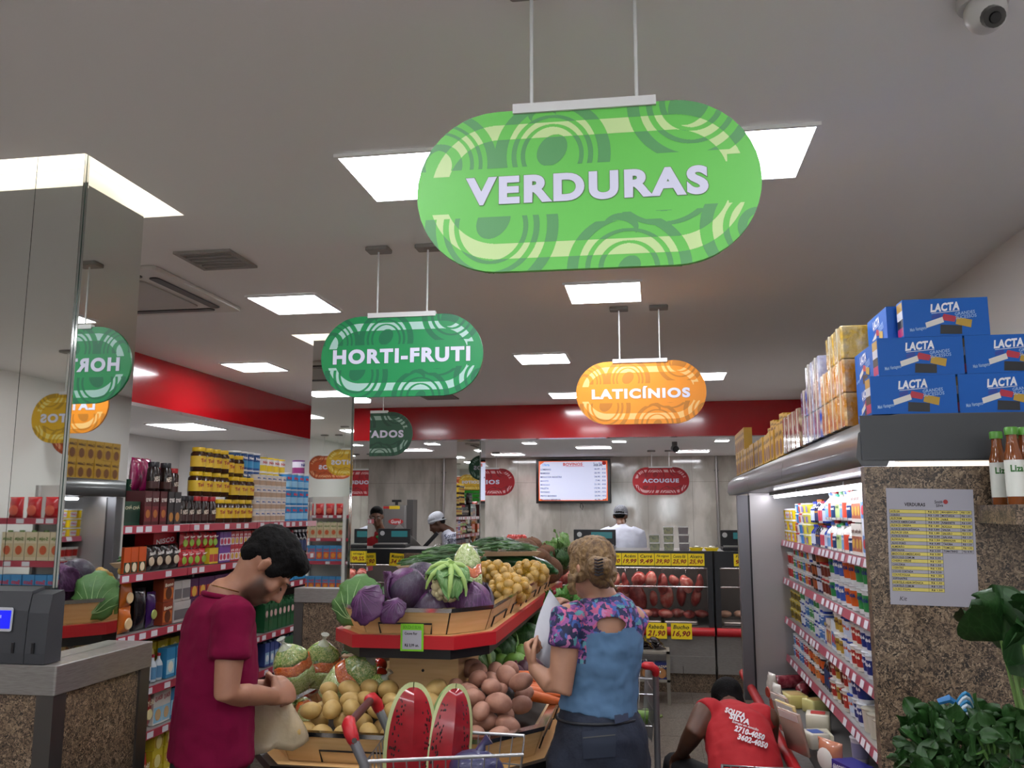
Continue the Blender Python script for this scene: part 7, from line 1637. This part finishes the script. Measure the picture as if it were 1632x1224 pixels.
# ================================================================ on the granite end panel
YG = CY0-.0405
pl = thing('price_list', 'white printed VERDURAS price list taped to the granite panel', 'paper', (.66, YG, 1.665), (0, .022, 0))
MB().bx(-.1, .1, -.0012, -.0004, -.14, .14).build('sheet', PAPER, pl)
b = MB(); bb_ = MB(); bt = MB(); yl = MB(); x0 = -.094; rh = .0085; zt = .088
c1 = ['ACELGA', 'AGRIÃO', 'ALECRIM', 'ALFACE AMERICANA', 'ALFACE CRESPA', 'ALFACE HIDROPÔNICA', 'ALFACE LISA', 'ALFACE ROXA', 'ALFAVACA', 'ALHO PORÓ', 'ALMEIRÃO', 'BERTALHA', 'BRÓCOLIS AMERICANO', 'BRÓCOLIS COMUM', 'CHEIRO VERDE', 'CHICÓRIA', 'COENTRO', 'COUVE CORTADA', 'COUVE FOLHA', 'ESPINAFRE', 'HORTELÃ HIDROPÔNICA', 'HORTELÃ COMUM', 'LOURO FOLHA']
v1 = '2,50 1,50 1,90 2,50 1,80 2,80 1,80 2,00 1,50 3,80 1,20 2,50 2,50 3,50 1,50 1,50 1,50 3,50 1,50 2,50 1,50 1,50 1,50'.split()
c2 = ['MANJERICÃO', 'MOSTARDA', 'NIRÁ', 'RABANETE', 'RÚCULA', 'SALSA', 'SALSÃO', 'SÁLVIA', 'SERRALHA', 'TAIOBA', 'TOMILHO', 'TOMATINHO']; v2 = '1,50 1,50 4,50 2,00 2,00 1,80 3,50 1,20 1,20 1,50 1,50 8,90'.split()
e = -.0016
def lineh(xa, xb, z): b.bx(xa, xb, e-.0001, e, z-.0003, z+.0003)
def linev(x, za, zb): b.bx(x-.0003, x+.0003, e-.0001, e, za, zb)
for i in range(24): lineh(x0, x0+.118 if i > 12 else x0+.188, zt-i*rh)
linev(x0, zt-23*rh, zt); linev(x0+.083, zt-23*rh, zt); linev(x0+.118, zt-23*rh, zt); linev(x0+.162, zt-12*rh, zt); linev(x0+.188, zt-12*rh, zt)
for i in range(23):
    z = zt-(i+.5)*rh
    if i % 2 == 0: yl.bx(x0, x0+.118 if i > 11 else x0+.188, e+.0002, e+.0004, z-rh/2, z+rh/2)
    w_ = len(c1[i])*.0036; letter(bt, c1[i], w_, .0048 if not any(q in c1[i] for q in 'ÃÔÓ') else .006, (x0+.002+w_/2, e-.0003, z), .02); letter(bt, 'R$ '+v1[i], .024, .0048, (x0+.101, e-.0003, z), .02)
    if i < 12: w_ = len(c2[i])*.0036; letter(bt, c2[i], w_, .0048 if not any(q in c2[i] for q in 'ÃÁÚ') else .006, (x0+.12+w_/2, e-.0003, z), .02); letter(bt, 'R$ '+v2[i], .02, .0048, (x0+.175, e-.0003, z), .02)
letter(bt, 'VERDURAS', .048, .0085, (-.035, e-.0003, .101), .03); letter(bt, 'Kit', .016, .010, (-.07, e-.0003, zt-23*rh-.018), .0, slant=.25); letter(bt, 'Souza', .018, .008, (.02, e-.0003, .109), .02, tilt=.1); letter(bt, 'Silva', .016, .007, (.022, e-.0003, .1), .02, tilt=.1)
yl.build('table_fill', C('d6c76a', .7), pl); b.build('table_lines', C('4a463c', .7), pl); bt.build('lettering', C('33302f', .7), pl)
MB().lathe([(.0055, -.0002), (.0055, .0002)], 14, Matrix.Translation((.036, e-.0003, .109)) @ Matrix.Rotation(pi/2, 4, 'X')).build('red_emblem', C('a03434', .6), pl)
gs = MB().bx(.768, 1.40, 2.03, YG-.0005, 1.722, 1.765).build('granite_shelf', GRAN); tag(gs, 'granite wall shelf holding the dressing bottles', 'shelf')
LZ = [bottle_proto('dressing_bottle', .019, .172, c, '4f8a2c', 'd6d8d0', 'Liza', '2f6a2a', shoulder=.62, neck=.6) for c in ('7a3f18', '6a3416', 'd0cfc6')]
for i, x in enumerate((.792, .822, .853, .9, .94)): LZ[(0, 1, 2, 2, 2)[i]].put((x, 2.08+.012*i, 1.7655), 0, 'dressing bottle with green cap on the granite shelf, %s from the paper' % ORD[i], 'bottle', 'dressing bottles')
for i, x in enumerate((.80, .84, .89)): LZ[i].put((x, 2.19, 1.7655), 0, 'dressing bottle in the second row on the granite shelf, %s from the paper' % ORD[i], 'bottle', 'dressing bottles, second row')
# leafy bunches on the shelf in front of the granite
hs = MB().bx(.46, 1.40, 1.72, YG-.0005, 1.10, 1.14).build('greens_shelf', GRAN); tag(hs, 'granite shelf below the frame carrying leafy bunches', 'shelf')
HB = veined('herb_leaf', '1d3f16', '284f1e', '3a602e', 60); HB2 = veined('broad_leaf', '1c3c18', '254a1f', '3f6636', 50)
def herbs(c, r, n, sz, label, mt, seed, up=(0, 0, 1), name='herb_bunch'):
    R = random.Random(seed); t = thing(name, label, 'greens', c)
    lm = []
    for k in range(3):
        b = MB(); vs = []; N = 6; ph = R.uniform(0, 6)
        for j in range(N+1):
            for i in range(N+1):
                u, v = i/N*2-1, j/N; wd = math.sin(pi*(.08+.88*v))**.6*sz*.5; vs.append((u*wd, .22*sz*(abs(u)**1.5)+.12*sz*math.sin(4*u+ph)*v-.3*sz*v*v, v*sz))
        lm.append(withmat(b.add(vs, [(j*(N+1)+i, j*(N+1)+i+1, (j+1)*(N+1)+i+1, (j+1)*(N+1)+i) for j in range(N) for i in range(N)]).mesh('leaf', 'all'), mt))
    for k in range(n):
        d = Vector((R.gauss(0, 1), R.gauss(0, 1), R.gauss(.3, .8))).normalized(); p_ = Vector((d.x*r[0], d.y*r[1], d.z*r[2]))*R.uniform(.45, 1.)
        o = obj('leaf', R.choice(lm), None, t, p_, (R.uniform(-.7, 1.2), R.uniform(-1., 1.), R.uniform(0, 6.28))); s_ = R.uniform(.6, 1.25); o.scale = (s_,)*3
        if k % 4 == 0: MB().tube([(0, 0, -r[2]*.9), p_*.6, p_], [.003, .003, .0018], 5).build('stem', C('5f8a44', .5), t, True)
    return t
herbs(aY(1505, 1185, 1.95), (.085, .08, .075), 110, .035, 'bunch of small leafy herbs at the bottom edge before the granite', HB, 61)
herbs(aY(1585, 1190, 1.90), (.08, .08, .07), 90, .035, 'darker herb bunch next to the blue striped tie', HB, 62)
herbs(aY(1480, 1225, 1.92), (.07, .07, .05), 50, .045, 'jagged leaf bunch lowest at the frame bottom', HB, 63)
bl = herbs(aY(1625, 1040, 1.90), (.055, .07, .075), 16, .11, 'tall broad leaf bunch reaching in from the picture edge', HB2, 64)
for k in range(7): a = k*.9; MB().tube([(.03*math.cos(a)+.03, .03*math.sin(a), 1.141-bl.location.z), (.02*math.cos(a)+.02, .02*math.sin(a), (1.141-bl.location.z)*.5), (.03*math.cos(a), .035*math.sin(a), .02)], [.006, .005, .003], 6).build('stem', C('6a8a4a', .5), bl, True)
tie = thing('bag_tie', 'blue and white striped plastic tie on the herb bunch', 'tie', aY(1538, 1130, 1.93))
for k in range(6): MB().tube([(-.014+.028*q/6, -.012*math.sin(pi*q/6), .022*math.sin(pi*q/6)-.008*k+.012) for q in range(7)], .0035, 6).build('stripe', C('2a7fb0', .4) if k % 2 == 0 else C('c8d4dc', .4), tie, True)
MB().tube([(-.05, 0, .012), (-.03, -.004, .02), (-.012, 0, .008)], [.006, .008, .005], 6).build('twisted_end', C('2a6fa8', .4), tie, True)
# ================================================================ ticket terminal on the near column
tm = thing('price_terminal', 'dark grey terminal with a blue screen on the column ledge', 'terminal', (-1.885, 2.356, 1.311))
b = MB(); pr = [(-.038, 0), (-.04, .03), (-.034, .15), (-.022, .205), (.03, .215), (.036, .2), (.036, 0)]
for x0_, x1_, nm in ((-.13, .06, 'front_housing'), (.062, .135, 'side_housing')):
    n = len(pr); sc_ = 1. if nm[0] == 'f' else .96; MB().add([(x0_, y*sc_, z*sc_) for y, z in pr]+[(x1_-.008*(nm[0] == 's'), y*sc_*.97, z*sc_) for y, z in pr], [tuple(range(n))[::-1], tuple(range(n, 2*n))]+[(i, (i+1) % n, n+(i+1) % n, n+i) for i in range(n)]).build(nm, mat('terminal_plastic', '34363a', .5), tm)
M = Matrix.Translation((-.04, -.0405, .125)) @ Matrix.Rotation(-.05, 4, 'X')
sb = MB().rbx(-.05, .055, -.034, .034, -.003, .0, .006, M @ Matrix.Rotation(pi/2, 4, 'X')).build('screen_bezel', C('b8babd', .4), tm); MB().bx(-.045, .05, -.0012, -.0006, -.026, .026, M).build('screen', mat('blue_screen', '1018c8', .3, emit='1420e8', es=.8), sb)
b = MB(); letter(b, 'CONSULTE', .04, .008, (.0, -.0016, .008), .02, M=M); letter(b, 'PREÇO', .026, .008, (.0, -.0016, -.006), .02, M=M); b.build('screen_lettering', mat('screen_white', 'c8d0ff', .4, emit='c8d0ff', es=.5), sb)
for x in (.02, .085): MB().bx(x, x+.008, -.042, -.036, .03, .06).build('latch', BLACKP, tm)
bpy.data.scenes.remove(TMP)
